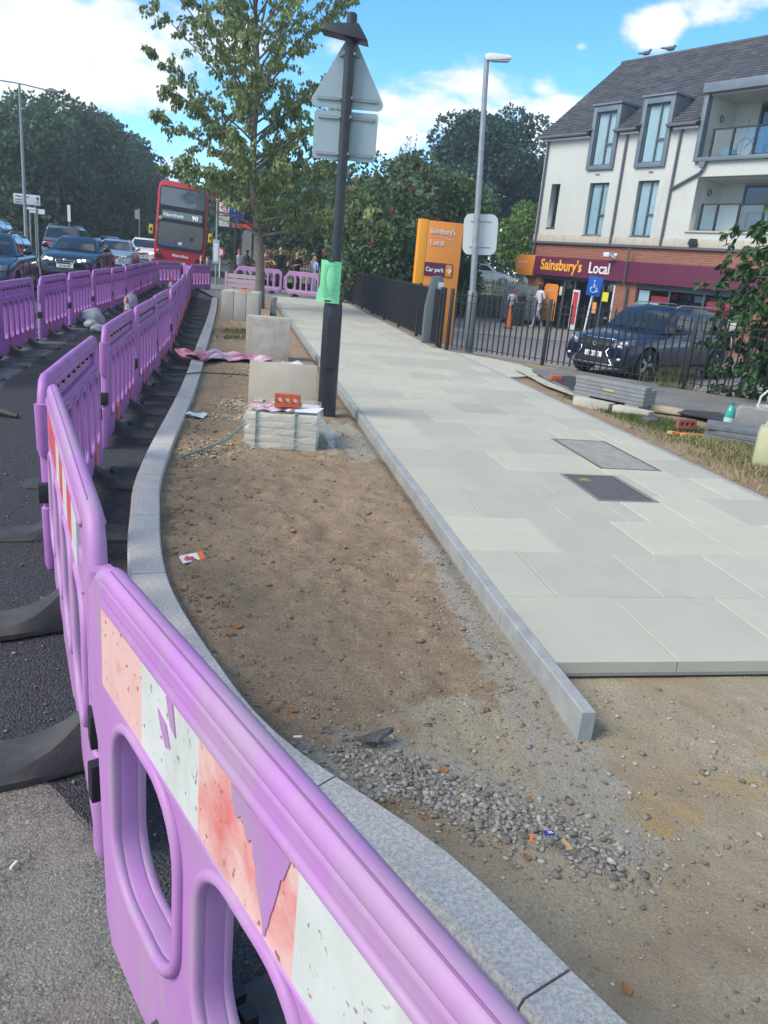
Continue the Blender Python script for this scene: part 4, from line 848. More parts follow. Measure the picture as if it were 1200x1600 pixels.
# ================================================================ RAILINGS
fencem = mat('fence_black', (.014, .016, .019), .45)
def fence(A, B, step, label, posts, h=1.14, z0=.02, name='black_railing'):
    A = Vector((*A, 0)); B = Vector((*B, 0)); L = (B-A).length
    t = thing(name, label, 'fence', (A.x, A.y, z0), math.atan2(B.y-A.y, B.x-A.x), group='black railings')
    bar = MB().tube([(0, 0, .05), (0, 0, h-.07)], .0145, 6).tube([(0, 0, h-.07), (0, 0, h-.045), (0, 0, h+.02)], [.013, .017, .001], 6).mesh(); bar.materials.append(fencem)
    n = int(L/step); pp = [p*L for p in posts]
    for i in range(n+1):
        x = i*step
        if any(abs(x-p) < .05 for p in pp): continue
        o = link('railing_bar', bar, t); o.location = (x, 0, 0)
    for z in (.10, h-.20, h-.07): MB().bb(0, L, -.020, .020, z-.005, z+.005).build('rail', fencem, t)
    for p in pp: MB().bb(p-.028, p+.028, -.028, .028, -.05, h+.03).build('post', fencem, t, bevel=.004)
    return t
LB = math.hypot(FB[0]-FA[0], FB[1]-FA[1])
fence(FA, FB, .118, 'black railing on a low stone kerb in front of the parked dark blue car', [0, .30, .665, .99])
fence(F1A, F1B, .118, 'long black railing running along the right edge of the paved path', [0, .012, .12, .235, .35, .465, .58, .70, .83, .97])
def kerbwall(A, B, label):
    A = Vector((*A, 0)); B = Vector((*B, 0)); L = (B-A).length
    stone = mat('old_kerb_stone', (.235, .215, .165), .95, (.16, .145, .115), 7, bump=.8, bscale=40)
    t = thing('low_kerb_wall', label, 'kerb wall', (A.x, A.y, 0), math.atan2(B.y-A.y, B.x-A.x)); x = 0
    while x < L-.1:
        w = random.choice([.9, .75, 1.0]); w = min(w, L-x); MB().bb(x+.004, x+w-.004, -.13, .13, -.55, .01+random.uniform(-.006, .006)).build('wall_stone', stone, t, bevel=.012); x += w
kerbwall((.92, 16.14), FB, 'low weathered stone kerb under the railing by the parked blue car'); kerbwall((.82, 16.35), F1B, 'low stone kerb under the long railing beside the path')

# ================================================================ LAMP COLUMN
t = thing('street_lamp', 'grey steel lamp column behind the railing carrying the back of a round cornered white sign', 'street lamp', (1.44, 16.28, -.5), 0); 
lt = MB(); lt.lathe([(.085, 0), (.085, .60), (.10, .62), (.10, 1.6), (.085, 1.68)], n=16).build('base', greypaint, t, auto=40)
MB().lathe([(.086, .0), (.086, .60)], n=16)
col = MB().lathe([(.062, 1.66), (.058, 3.2), (.046, 5.7), (.044, 5.78)], n=14).build('column', galv, t, auto=40)
for o in (t,): o.rotation_euler = (0, R_(-3.2), 0)
hd = MB().prism([(-.02, -.02), (.42, .005), (.46, .04), (.40, .075), (.05, .10), (-.04, .08)], -.09, .09, 'y').build('lantern', white, t, bevel=.02); hd.location = (0, 0, 5.74)
MB().bb(.10, .40, -.07, .07, -.025, -.004).build('lens', mat('lens', (.55, .58, .6), .2), hd)
me = shape_mesh(rrect(-.33, .33, 2.36, 3.11, .14, 6), [], .002, .001); me.materials.clear(); sb = link('sign_back', me, t, mat('white_sign_back', (.56, .60, .60), .5)); sb.location = (.09, .09, 0)
for z in (2.50, 2.97): MB().bb(-.2, .2, -.012, -.003, z-.008, z+.008).build('bracket', greypaint, sb)

# ================================================================ TOTEM
orange = mat('orange_sign', (.80, .29, .045), .45, (.78, .27, .05), 1.2); orange_lit = mat('orange_sign_lit_edge', (.84, .34, .02), .4); maroon = mat('maroon_sign', (.115, .022, .060), .4, (.13, .026, .068), 1)  # edge band's brighter orange has the light from the left painted in
lett = mat('white_letter', (.80, .80, .80), .5); orlett = mat('orange_letter', (.90, .42, .05), .45); silver = mat('silver_letter', (.75, .66, .70), .35)
t = thing('totem_sign', 'tall orange supermarket totem sign with a maroon car park arrow panel behind the railing', 'sign', (.30, 21.2, -.35), R_(14))
MB().bb(.17, 1.10, 0, .22, .0, 3.02).build('front_face', orange, t, bevel=.015); MB().bb(-.06, .168, .0, .22, .0, 3.04).build('side_band', orange_lit, t, bevel=.015)
text("Sainsbury's", .185, silver, t, (.23, -.004, 2.72), depth=.012, bold=.003, sx=.82); text("Local", .185, silver, t, (.25, -.004, 2.44), depth=.012, bold=.002, sx=.95)
MB().tube([(.33, -.006, 2.64), (.5, -.006, 2.66), (.7, -.006, 2.61), (.88, -.006, 2.60)], .006, 5).build('underline', silver, t)
pn = shape_mesh([(.17, 1.68), (.93, 1.68), (.93, 1.98), (.89, 2.02), (.17, 2.02)], [], .004, 0); pn.materials.clear(); o = link('maroon_panel', pn, t, maroon); o.location = (0, -.008, 0)
text('Car park', .150, lett, o, (.20, -.007, 1.80), depth=.004, bold=.003, sx=.88)
me = shape_mesh(rrect(.73, .90, 1.70, 1.995, .03, 3), [], .003, 0); me.materials.clear(); p = link('arrow_box', me, o, orange); p.location = (0, -.006, 0)
MB().bb(.745, .865, -.012, -.009, 1.835, 1.857).build('arrow', lett, o); MB().tube([(.815, -.011, 1.91), (.875, -.011, 1.846), (.815, -.011, 1.78)], .013, 5).build('arrow_head', lett, o)
t = thing('pedestal_unit', 'dark grey pedestal unit with a rounded hood at the railing corner before the orange totem', 'pedestal', (.62, 17.3, -.35), R_(8))
MB().prism([(-.15, 0), (.17, 0), (.19, 1.1), (.19, 1.62), (.12, 1.74), (-.06, 1.72), (-.15, 1.1)], -.12, .12, 'y').build('housing', mat('pedestal_grey', (.10, .12, .13), .5), t, bevel=.02); MB().bb(.06, .18, -.132, -.122, 1.34, 1.62).build('display', mat('pale_display', (.5, .56, .58), .3), t); MB().bb(.10, .17, -.132, -.122, 1.14, 1.29).build('keypad', white, t)

# ================================================================ SHOP BUILDING
render_w = mat('cream_render', (.53, .55, .525), .9, (.49, .51, .48), 1.1, bump=.05, bscale=30, grime=((.40, .41, .36), 1.4, .56))
bm_ = bpy.data.materials.new('brickwork'); bm_.use_nodes = True
def brickwork(m):
    nt = m.node_tree; L = nt.links.new; b = nt.nodes['Principled BSDF']; b.inputs['Roughness'].default_value = .9
    tc = nd(nt, 'ShaderNodeTexCoord'); mp = nd(nt, 'ShaderNodeMapping'); L(tc.outputs['Object'], mp.inputs[0]); mp.inputs['Rotation'].default_value = (R_(90), 0, 0)
    br = nd(nt, 'ShaderNodeTexBrick'); br.inputs['Color1'].default_value = (.30, .10, .06, 1); br.inputs['Color2'].default_value = (.22, .075, .05, 1); br.inputs['Mortar'].default_value = (.33, .26, .2, 1)
    br.inputs['Scale'].default_value = 1; br.inputs['Brick Width'].default_value = .225; br.inputs['Row Height'].default_value = .075; br.inputs['Mortar Size'].default_value = .007; L(mp.outputs[0], br.inputs['Vector']); L(br.outputs['Color'], b.inputs['Base Color'])
    bp = nd(nt, 'ShaderNodeBump'); bp.invert = True; bp.inputs['Distance'].default_value = .01; bp.inputs['Strength'].default_value = .6; L(br.outputs['Fac'], bp.inputs['Height']); L(bp.outputs[0], b.inputs['Normal'])
brickwork(bm_)
stonem = mat('stone_band', (.50, .47, .39), .9, (.44, .41, .34), 3); zinc = mat('zinc', (.135, .165, .20), .5, (.17, .21, .25), 3, metal=.2); framem = mat('window_frame', (.085, .105, .13), .45); pipem = mat('downpipe', (.10, .105, .13), .5); soffit = mat('soffit', (.45, .47, .47), .8)
tilem = mat('roof_tile', (.050, .058, .074), .85, (.085, .088, .098), 1.3, bump=.3, bscale=40, island=.28)
curt = mat('curtain', (.62, .72, .78), .8, (.74, .82, .86), 3, trans=.2); blind = mat('pale_blind', (.66, .80, .84), .7, trans=.2)
bl = thing('shop_building', 'white rendered flats with grey tiled roof above a red brick shop with maroon fascia', 'building', (5.6, 36.0, 0), math.atan2(-.8090, .5878))
X1 = 17.0
def part(name, m_, mats, parent=bl, **k): return m_.build(name, mats, parent, **k)
WIN = [(2.34, 3.32, 3.26, 5.27), (4.70, 5.65, 3.28, 5.29)]; SL = (.25, .74, 3.57, 5.28); D1 = (2.06, 3.40, 5.74, 8.03); D2 = (4.42, 5.78, 5.74, 8.10); B1_ = (7.0, 13.2, 5.83, 8.22); B2_ = (7.25, 12.9, 3.58, 5.35)
holes = [[(a, c), (b, c), (b, d), (a, d)] for a, b, c, d in WIN+[SL, B2_]]
outer = [(-.38, 3.30), (X1, 3.30), (X1, 7.0), (13.2, 7.0), (13.2, 5.83), (7.0, 5.83), (7.0, 7.0), (5.78, 7.0), (5.78, 5.74), (4.42, 5.74), (4.42, 7.0), (3.40, 7.0), (3.40, 5.74), (2.06, 5.74), (2.06, 7.0), (-.38, 7.0)]
WINb = [WIN[0], (4.70, 5.65, 3.32, 5.29)]; holes = [[(a, max(c, 3.32)), (b, max(c, 3.32)), (b, d), (a, d)] for a, b, c, d in WIN+[SL, B2_]]
me = shape_mesh(outer, holes, .15, 0); me.materials.clear(); o = link('rendered_wall', me, bl, render_w); o.location = (0, .15, 0)
MB().bb(-.38, -.08, .31, 8.3, 3.3, 7.0).bb(-.38, X1, 8.3, 8.6, -.5, 7.0).bb(X1-.3, X1, .31, 8.3, -.5, 7.0).build('outer_walls', render_w, bl, kind='stuff')
g = MB(); g.prism([(.0, 7.0), (8.6, 7.0), (4.3, 10.45)], -.36, -.2, 'x').build('gable', render_w, bl)
MB().bb(-.2, X1-.3, .35, 8.2, 5.5, 5.7).build('floor_slab', dark, bl); MB().bb(-.2, X1-.3, .35, 8.2, 2.9, 3.1).build('floor_slab', dark, bl); MB().bb(0, X1-.4, 3.0, 3.1, -.5, 9).build('room_wall', mat('room_wall', (.16, .16, .16), .9), bl)
sb_ = MB(); x = -.40
while x < X1: MB().bb(x+.004, min(x+.9, X1)-.004, -.03, .29, 3.02, 3.297).build('stone_block', stonem, bl, bevel=.006); x += .9
part('gutter_line', MB().bb(-.46, X1, -.12, .04, 2.93, 3.015), pipem)
part('brick_upper_wall', MB().bb(-.40, X1, 0, .3, 2.38, 2.93), bm_)
part('brick_pier', MB().bb(-.40, .36, 0, .45, -.5, 1.66), bm_); part('brick_pier', MB().bb(4.46, 5.46, 0, .45, -.5, 1.66), bm_); part('brick_pier', MB().bb(9.80, 11.2, 0, .45, -.5, 1.66), bm_); part('brick_side_wall', MB().bb(-.40, -.1, .46, 8.3, -.5, 2.93), bm_); part('brick_end_wall', MB().bb(11.2, X1, 0, .3, -.5, 1.66), bm_)
fs = part('fascia', MB().bb(.04, X1, -.20, .25, 1.66, 2.40), maroon); MB().bb(5.02, 5.05, -.212, -.2, 1.66, 2.40).build('joint', pipem, fs)
text("Sainsbury's", .60, orlett, fs, (.46, -.205, 1.88), depth=.02, bold=.012, sx=.88); text("Local", .60, lett, fs, (3.12, -.205, 1.88), depth=.02, bold=.006, sx=.86)
me = shape_mesh([(.03, 1.60), (.03, 2.40), (-.85, 2.40), (-1.02, 2.33), (-1.08, 2.18), (-1.02, 1.72), (-.9, 1.62), (-.75, 1.60)], [], .10, .02); me.materials.clear(); o = link('projecting_lozenge', me, bl, orange); o.location = (0, -.12, 0); text("Sainsbury's", .15, silver, o, (-.92, -.125, 2.08), depth=.004, sx=.9); text("Local", .15, silver, o, (-.92, -.125, 1.88), depth=.004, sx=.9)
# shopfront glazing
part('door_frame', MB().bb(.36, .46, .06, .16, -.5, 1.66).bb(.46, 4.46, .06, .16, 1.52, 1.66), framem)
for x in (1.72, 2.30, 3.35, 3.80): part('mullion', MB().bb(x-.035, x+.035, .06, .16, -.5, 1.52), framem)
for a, b in ((.46, 1.68), (1.76, 2.26), (3.39, 3.76), (3.84, 4.46)): part('shop_glass', MB().bb(a, b, .10, .112, -.44, 1.52), pane)
part('shop_floor', MB().bb(.36, 9.8, .2, 3, -.5, -.452), mat('shop_floor', (.14, .14, .14), .5))
w2 = part('window_surround', MB().bb(5.46, 9.8, .06, .16, 1.46, 1.66).bb(5.46, 9.8, .06, .16, -.5, .18), framem)
for a, b in ((5.50, 6.9), (6.96, 8.35), (8.41, 9.76)): part('shop_glass', MB().bb(a, b, .10, .112, .18, 1.46), pane)
for x in (6.93, 8.38): part('mullion', MB().bb(x-.03, x+.03, .06, .16, .18, 1.46), framem)
paperw = mat('poster_white', (.62, .70, .74), .6); pred = mat('poster_red', (.50, .04, .06), .6); pdk = mat('goods_dark', (.05, .06, .08), .7, (.2, .18, .17), 8, lo=.45, hi=.55)
for a, b, c, d, mm in ((5.52, 6.0, .2, 1.42, paperw), (6.05, 6.5, .35, 1.0, paperw), (6.1, 6.85, 1.02, 1.25, pred), (7.6, 8.3, .3, .55, paperw), (8.5, 9.4, .75, 1.25, pred), (8.6, 9.1, .2, .7, paperw), (9.45, 9.76, .2, 1.44, paperw)): part('poster', MB().bb(a, b, .13, .14, c, d), mm)
part('shelf', MB().bb(5.6, 9.7, 1.0, 1.4, -.45, 1.1), pdk); part('shelf', MB().bb(3.4, 4.4, 1.5, 1.8, -.45, 1.3), pdk)
for k in range(5): part('shelf_goods', MB().bb(6.3+k*.6, 6.75+k*.6, .8, .98, 1.15, 1.38), [pred, pdk, paperw][k % 3])
me = shape_mesh([(.62, -.2), (1.42, -.2), (1.42, 1.25), (1.33, 1.32), (.72, 1.32), (.62, 1.2)], [], .004, 0); me.materials.clear(); ps = link('door_poster', me, bl, orange); ps.location = (0, .045, 0)
MB().bb(.62, 1.42, .032, .036, .28, .72).build('maroon_strip', maroon, ps).location = (0, 0, 0); ps2 = text("Sainsbury's", .13, silver, bl, (.72, .036, 1.02), depth=.002, sx=.8)
for k in range(4): MB().bb(.70, 1.0, .026, .031, .36+.08*k, .385+.08*k).build('opening_hours', lett, bl); MB().bb(1.08, 1.30, .026, .031, .36+.08*k, .385+.08*k).build('opening_hours', lett, bl)
part('red_display', MB().bb(2.36, 2.72, -.05, .0, -.42, 1.18), paperw); part('red_display_panel', MB().bb(2.41, 2.67, -.062, -.052, -.2, 1.10), pred)
part('yellow_notice', MB().bb(3.85, 4.15, .03, .04, .85, 1.2), mat('yellow_sheet', (.65, .66, .05), .6)); part('orange_notice', MB().bb(3.42, 3.62, .03, .04, .35, .78), mat('orange_sheet', (.72, .33, .12), .6)); part('white_jamb', MB().bb(4.38, 4.45, -.01, .05, -.45, 1.5), paperw); part('white_notice', MB().bb(1.52, 1.66, .03, .05, .9, 1.25), mat('cream_sheet', (.6, .58, .42), .7))
# downpipes, hopper, camera, vents
def pipe(pts, r=.045): return part('downpipe', MB().tube(pts, r, 10), pipem, auto=40)
pipe([(-.22, -.07, 6.95), (-.22, -.07, 2.95)]); pipe([(-.22, -.07, 2.90), (-.22, -.07, 2.5), (-.30, -.07, 2.35)])
pipe([(3.87, -.07, 7.0), (3.87, -.07, 3.02)]); pipe([(6.42, -.05, 7.0), (6.25, -.07, 6.85), (6.22, -.07, 3.02)]); pipe([(7.40, -.08, 5.55), (7.30, -.07, 5.45), (6.24, -.07, 4.96)]); pipe([(5.02, -.26, 2.9), (5.02, -.26, 1.6), (5.10, -.1, 1.45), (5.10, -.07, -.45)], .04)
part('hopper', MB().prism([(7.27, 5.82), (7.53, 5.82), (7.47, 5.62), (7.33, 5.62)], -.17, -.01, 'y'), zinc)
cm_ = part('security_camera', MB().bb(4.05, 4.33, -.55, -.25, 2.52, 2.68), paperw, bevel=.02); MB().tube([(4.33, -.4, 2.56), (4.45, -.3, 2.50), (4.45, -.2, 2.45)], .03, 6).build('arm', paperw, cm_); MB().ell((4.50, -.35, 2.60), (.08, .08, .07)).build('dome', paperw, cm_)
for x in (2.66, 5.2): part('air_vent', MB().bb(x-.10, x+.10, -.012, -.001, 5.54, 5.60), mat('vent_brown', (.16, .12, .10), .8))
lampb = part('wall_lantern', MB().bb(7.5, 7.75, -.15, .0, 3.02, 3.1).prism([(7.45, 3.1), (7.80, 3.1), (7.72, 3.3), (7.53, 3.3)], -.2, -.04, 'y'), blackpaint)
# windows
def window(x0, x1, z0, z1, y=.12, split=.56, low=.40, cm=curt, parent=bl, name='window'):
    f = .055; xs_ = x0+(x1-x0)*split; zl = z0+(z1-z0)*low; m = MB()
    m.bb(x0, x1, y, y+.06, z0, z0+f).bb(x0, x1, y, y+.06, z1-f, z1).bb(x0, x0+f, y, y+.06, z0+f, z1-f).bb(x1-f, x1, y, y+.06, z0+f, z1-f).bb(xs_-f/2, xs_+f/2, y, y+.06, z0+f, z1-f)
    if low: m.bb(xs_+f/2, x1-f, y, y+.06, zl-f/2, zl+f/2)
    w = m.build(name, framem, parent)
    MB().bb(x0+f, xs_-f/2, y+.025, y+.035, z0+f, z1-f).build('pane', pane, w)
    if low: MB().bb(xs_+f/2, x1-f, y+.025, y+.035, zl+f/2, z1-f).build('pane', pane, w); MB().bb(xs_+f/2, x1-f, y+.025, y+.035, z0+f, zl-f/2).build('pane', pane, w)
    else: MB().bb(xs_+f/2, x1-f, y+.025, y+.035, z0+f, z1-f).build('pane', pane, w)
    V = []; n = 40
    for i in range(n+1):
        u = i/n; V += [(x0+f+(x1-x0-2*f)*u, y+.07+.022*math.sin(u*55+random.random()), z0+.03), (x0+f+(x1-x0-2*f)*u, y+.07+.015*math.sin(u*55), z1-.03)]
    MB().add(V, [(2*i, 2*i+2, 2*i+3, 2*i+1) for i in range(n)]).build('curtain', cm, w)
    MB().bb(x0-.02, x1+.02, -.03, y, z0-.04, z0).build('sill', framem, w) if parent == bl else None
    return w
for (a, b, c, d) in WIN: window(a, b, c+.05, d)
window(*[SL[0]+.02, SL[1]-.0, SL[2], SL[3]], y=.24, split=.5, low=0, cm=dark)
def dormer(a, b, c, d, cm):
    dm = MB().bb(a, a+.17, -.10, .16, c, d).bb(b-.17, b, -.10, .16, c, d).bb(a+.17, b-.17, -.10, .16, c, c+.15).bb(a+.17, b-.17, -.10, .16, d-.22, d).build('dormer', zinc, bl, bevel=.008)
    w = window(a+.17, b-.17, c+.15, d-.22, y=.0, parent=dm, name='window_frame', cm=cm)
    MB().prism([(.16, c+1.2), (1.5, c+1.2), (1.5, d-.02), (.16, d-.0)], a+.01, a+.07, 'x').build('cheek', zinc, dm); MB().prism([(.16, c+1.2), (1.5, c+1.2), (1.5, d-.02), (.16, d)], b-.07, b-.01, 'x').build('cheek', zinc, dm)
    MB().prism([(-.16, d+.005), (1.65, d-.02), (1.65, d+.06), (-.16, d+.075)], a-.06, b+.06, 'x').build('dormer_roof', zinc, dm)
    for xx in (a+.02, b-.005):
        for yy in (.45, .75, 1.05): MB().bb(xx-.01, xx+.008, yy, yy+.02, 7.1+yy*.5, d-.03).build('seam', zinc, dm)
# window inside a dormer keeps panes/curtain as children of the dormer itself (three levels at most)
def dormer_window(a, b, c, d, dm, cm):
    f = .05; xs_ = a+(b-a)*.58; zl = c+(d-c)*.40
    m = MB().bb(a, b, .0, .06, c, c+f).bb(a, b, .0, .06, d-f, d).bb(a, a+f, .0, .06, c+f, d-f).bb(b-f, b, .0, .06, c+f, d-f).bb(xs_-.03, xs_+.03, .0, .06, c+f, d-f).bb(xs_+.03, b-f, .0, .06, zl-.03, zl+.03)
    m.build('window_frame', framem, dm)
    for q in ((a+f, xs_-.03, c+f, d-f), (xs_+.03, b-f, zl+.03, d-f), (xs_+.03, b-f, c+f, zl-.03)): MB().bb(q[0], q[1], .025, .033, q[2], q[3]).build('pane', pane, dm)
    V = []; n = 30
    for i in range(n+1): u = i/n; V += [(a+(b-a)*u, .085+.02*math.sin(u*60), c), (a+(b-a)*u, .085+.012*math.sin(u*60), d)]
    MB().add(V, [(2*i, 2*i+2, 2*i+3, 2*i+1) for i in range(n)]).build('curtain', cm, dm)
def window_in(dm): pass
_win = window
def window(x0, x1, z0, z1, y=0, parent=None, name='', cm=None, **k): return dormer_window(x0, x1, z0, z1, parent, cm)
dormer(*D1, curt); dormer(*D2, blind)
# balconies
def balcony(a, b, c, d, depth, framed, posts, label=None):
    m = MB(); i = 0
    rz_ = render_w; x0, x1, z0, z1 = a+(.17 if framed else 0), b-(.17 if framed else 0), c+(.13 if framed else 0), d-(.25 if framed else 0)
    bal = MB().bb(x0, x1, .31 if not framed else .0, depth, z0-.1, z0).build('balcony', soffit, bl)
    MB().bb(x0-.1, x0, .31 if not framed else .1, depth, z0, z1).build('side_wall', render_w, bal); MB().bb(x1, x1+.1, .31 if not framed else .1, depth, z0, z1).build('side_wall', render_w, bal); MB().bb(x0, x1, .31 if not framed else .0, depth, z1-.06, z1-.004).build('soffit', soffit, bal)
    MB().bb(x0-.1, x1+.1, depth, depth+.1, z0-.1, z1+.06).build('back_wall', render_w, bal)
    if framed:
        MB().bb(a, a+.17, -.15, .12, c, d).bb(b-.17, b, -.15, .12, c, d).bb(a+.17, b-.17, -.15, .12, c, c+.13).build('zinc_frame', zinc, bal, bevel=.008); MB().prism([(-.25, d-.25), (2.6, d-.25), (2.6, d+.02), (-.25, d+.05)], a-.03, b+.05, 'x').build('balcony_roof', zinc, bal, bevel=.01)
    else: MB().bb(a-.12, b+.1, -.06, .3, c-.06, c-.002).build('stone_lip', stonem, bal)
    dx0 = x0+.95; gl = MB()
    xx = dx0
    while xx < x1-.3:
        w_ = 1.0; MB().bb(xx, xx+.07, depth-.08, depth-.002, z0, z1-.12).bb(xx+.07, xx+w_, depth-.08, depth-.002, z1-.2, z1-.12).build('door_frame', framem, bal); MB().bb(xx+.07, xx+w_, depth-.05, depth-.04, z0, z1-.2).build('door_glass', glass_dark, bal)
        if int(xx*3) % 2: MB().bb(xx+.15, xx+.15+.45, depth-.036, depth-.02, z0+.05, z1-.22).build('curtain', curt, bal)
        xx += w_
    y = -.02 if framed else .06
    MB().bb(x0+.32, x1, y-.025, y+.025, z0+.86, z0+.90).build('handrail', blackpaint, bal)
    prev = x0+.36
    for p in posts: MB().bb(p-.035, p+.035, y-.035, y+.035, z0-.03, z0+.86).build('rail_post', blackpaint, bal)
    for p, q in zip(posts, posts[1:]): MB().bb(p+.05, q-.05, y-.006, y+.006, z0+.05, z0+.83).build('glass_panel', rail_glass, bal)
    MB().tube([(x0+.04+.01*math.cos(k), .75+.10*math.cos(k*.5236), z0+1.35+.10*math.sin(k*.5236)) for k in range(12)], .014, 5, closed=True).build('wall_light', blackm, bal)
    return bal
b1_ = balcony(*B1_, 1.6, True, [7.55, 8.32, 9.15, 10.0, 10.9, 11.8, 12.9]); b2_ = balcony(*B2_, 1.5, False, [7.60, 8.22, 9.05, 9.95, 10.9, 11.8, 12.7])
# stored things on the upper balcony (each its own thing, standing there)
bx = lambda x, y, z: tuple(bl.matrix_world @ Vector((x, y, z)))
bl_m = Matrix.Translation((5.6, 36.0, 0)) @ Matrix.Rotation(math.atan2(-.8090, .5878), 4, 'Z')
def onb(name, label, cat, x, y, z):
    t = thing(name, label, cat); p = bl_m @ Vector((x, y, z)); t.location = p; t.rotation_euler = (0, 0, math.atan2(-.8090, .5878)); return t
t = onb('bicycle', 'blue bicycle leaning behind the glass of the upper balcony', 'bicycle', 8.5, .45, 5.96)
for x in (0, .95): MB().tube([(x+.30*math.cos(k*.3927), 0, .31+.30*math.sin(k*.3927)) for k in range(16)], .016, 5, closed=True).build('wheel', blackm, t)
MB().tube([(0, 0, .31), (.35, 0, .68), (.82, 0, .72), (.95, 0, .31)], .022, 6).tube([(.35, 0, .68), (.42, 0, .3), (.8, 0, .68)], .02, 6).build('frame', mat('bike_blue', (.03, .16, .42), .4), t); MB().tube([(.80, -.2, .82), (.82, 0, .80), (.8, .2, .82)], .014, 5).build('handlebar', blackm, t)
t = onb('storage_box', 'teal plastic box at the left end of the upper balcony', 'box', 7.72, .35, 5.96); MB().bb(0, .42, 0, .3, 0, .26).build('body', mat('teal', (.05, .30, .33), .5), t, bevel=.02); MB().bb(-.01, .43, -.01, .31, .262, .30).build('lid', mat('teal_lid', (.10, .38, .40), .5), t)
t = onb('broom', 'broom standing against the left wall of the upper balcony', 'broom', 8.2, .7, 5.96); MB().tube([(0, 0, .12), (.1, .05, 1.25)], .013, 5).build('stick', mat('stick_brown', (.22, .08, .05), .7), t); MB().bb(-.12, .12, -.03, .03, 0, .13).build('head', blackm, t)
t = onb('red_bag', 'red bag on the upper balcony beside the bicycle', 'bag', 9.95, .35, 5.96); MB().ell((0, 0, .2), (.2, .14, .22)).build('body', mat('bag_red', (.42, .05, .06), .6), t, smooth=True); MB().tube([(-.08, 0, .4), (0, 0, .5), (.08, 0, .4)], .012, 5).build('handle', blackm, t)
# roof: tiles in courses, verge, gutter, ridge
rl = MB(); ez, ey, rz2, ry = 7.06, -.28, 10.70, 4.15; sl = math.atan2(rz2-ez, ry-ey); Ls = math.hypot(rz2-ez, ry-ey)
kdz = (rz2-ez)/(ry-ey); dk = MB()
for a, b, zb in ((-.60, D1[0]+.03, 0), (D1[0]+.03, D1[1]-.03, D1[3]), (D1[1]-.03, D2[0]+.03, 0), (D2[0]+.03, D2[1]-.03, D2[3]), (D2[1]-.03, 7.03, 0), (7.03, 13.17, 8.22), (13.17, X1+.2, 0)):
    y0 = ey+.06 if zb == 0 else ey+(zb-ez)/kdz-.05; z0 = ez+(y0-ey)*kdz
    dk.prism([(y0, z0-.05), (ry, rz2-.05), (8.9, 6.9), (8.9, 6.8), (ry, rz2-.15), (y0, z0-.12)], a, b, 'x')
dk.build('roof_deck', dark, bl, kind='stuff')
tm = MB(); nc = int(Ls/.165); openings = [(D1[0], D1[1], D1[3]), (D2[0], D2[1], D2[3]), (B1_[0], B1_[1], B1_[3])]
ca, sa = math.cos(sl), math.sin(sl)
for r in range(nc+1):
    s0 = r*Ls/nc-.02; off = (r % 2)*.13; x = -.66
    while x < X1+.2:
        w = .265 if x > -.66 else .265-off; x2 = min(x+w, X1+.2); yc = ey+ca*(s0+.1); zc = ez+sa*(s0+.1)
        if not any(a-.02 < (x+x2)/2 < b+.02 and zc < d-.12 for a, b, d in openings):
            l = .20; t0 = .034+random.uniform(-.004, .004); t1 = .008
            p = lambda s, h: (ey+ca*s-sa*h, ez+sa*s+ca*h)
            q = [p(s0, 0), p(s0, t0), p(s0+l, t1), p(s0+l, -.02)]
            tm.add([(x+.003, *q[0]), (x+.003, *q[1]), (x+.003, *q[2]), (x2-.003, *q[0]), (x2-.003, *q[1]), (x2-.003, *q[2])], [(0, 3, 4, 1), (1, 4, 5, 2), (0, 1, 2), (3, 5, 4)])
        x = x2
tm.build('roof_tiles', tilem, bl, kind='stuff')
x = -.66
while x < X1: MB().tube([(x+.005, ry, rz2-.01), (x+.44, ry, rz2-.01)], .10, 8).build('ridge_tile', tilem, bl, smooth=False); x += .45
for a, b in ((-.62, 2.05), (3.41, 4.41), (5.79, 6.98), (13.3, X1)): part('gutter', MB().tube([(a, ey-.02, ez-.02), (b, ey-.02, ez-.02)], .055, 8), pipem); part('eaves_board', MB().bb(a+.2, b, -.20, -.002, ez-.14, ez-.08), white)
for x, dx in ((.55, 0), (1.75, .1)):
    t = thing('pigeon', 'grey pigeon perched on the roof ridge, %s' % ('the left one' if dx == 0 else 'the right one, further from the gable'), 'bird', tuple(bl_m @ Vector((x, ry, rz2+.09))), R_(-40+dx*300), 'pigeons on the ridge')
    MB().ell((0, 0, .14), (.19, .075, .085), 10, 8).ell((.17, 0, .24), (.055, .045, .055), 8, 6).tube([(.10, 0, .17), (.16, 0, .24)], [.06, .04], 8).build('body', mat('pigeon_grey', (.10, .105, .115), .8), t, smooth=True)
    MB().prism([(-.15, .10), (-.38, .13), (-.36, .17), (-.12, .18)], -.03, .03, 'y').build('tail', MATS['pigeon_grey'], t)
    MB().tube([(.22, 0, .235), (.25, 0, .228)], [.012, .003], 5).build('beak', blackm, t)
    for y in (-.03, .03): MB().tube([(0, y, .07), (.01, y, 0)], .009, 5).build('leg', mat('pigeon_leg', (.35, .12, .1), .7), t)

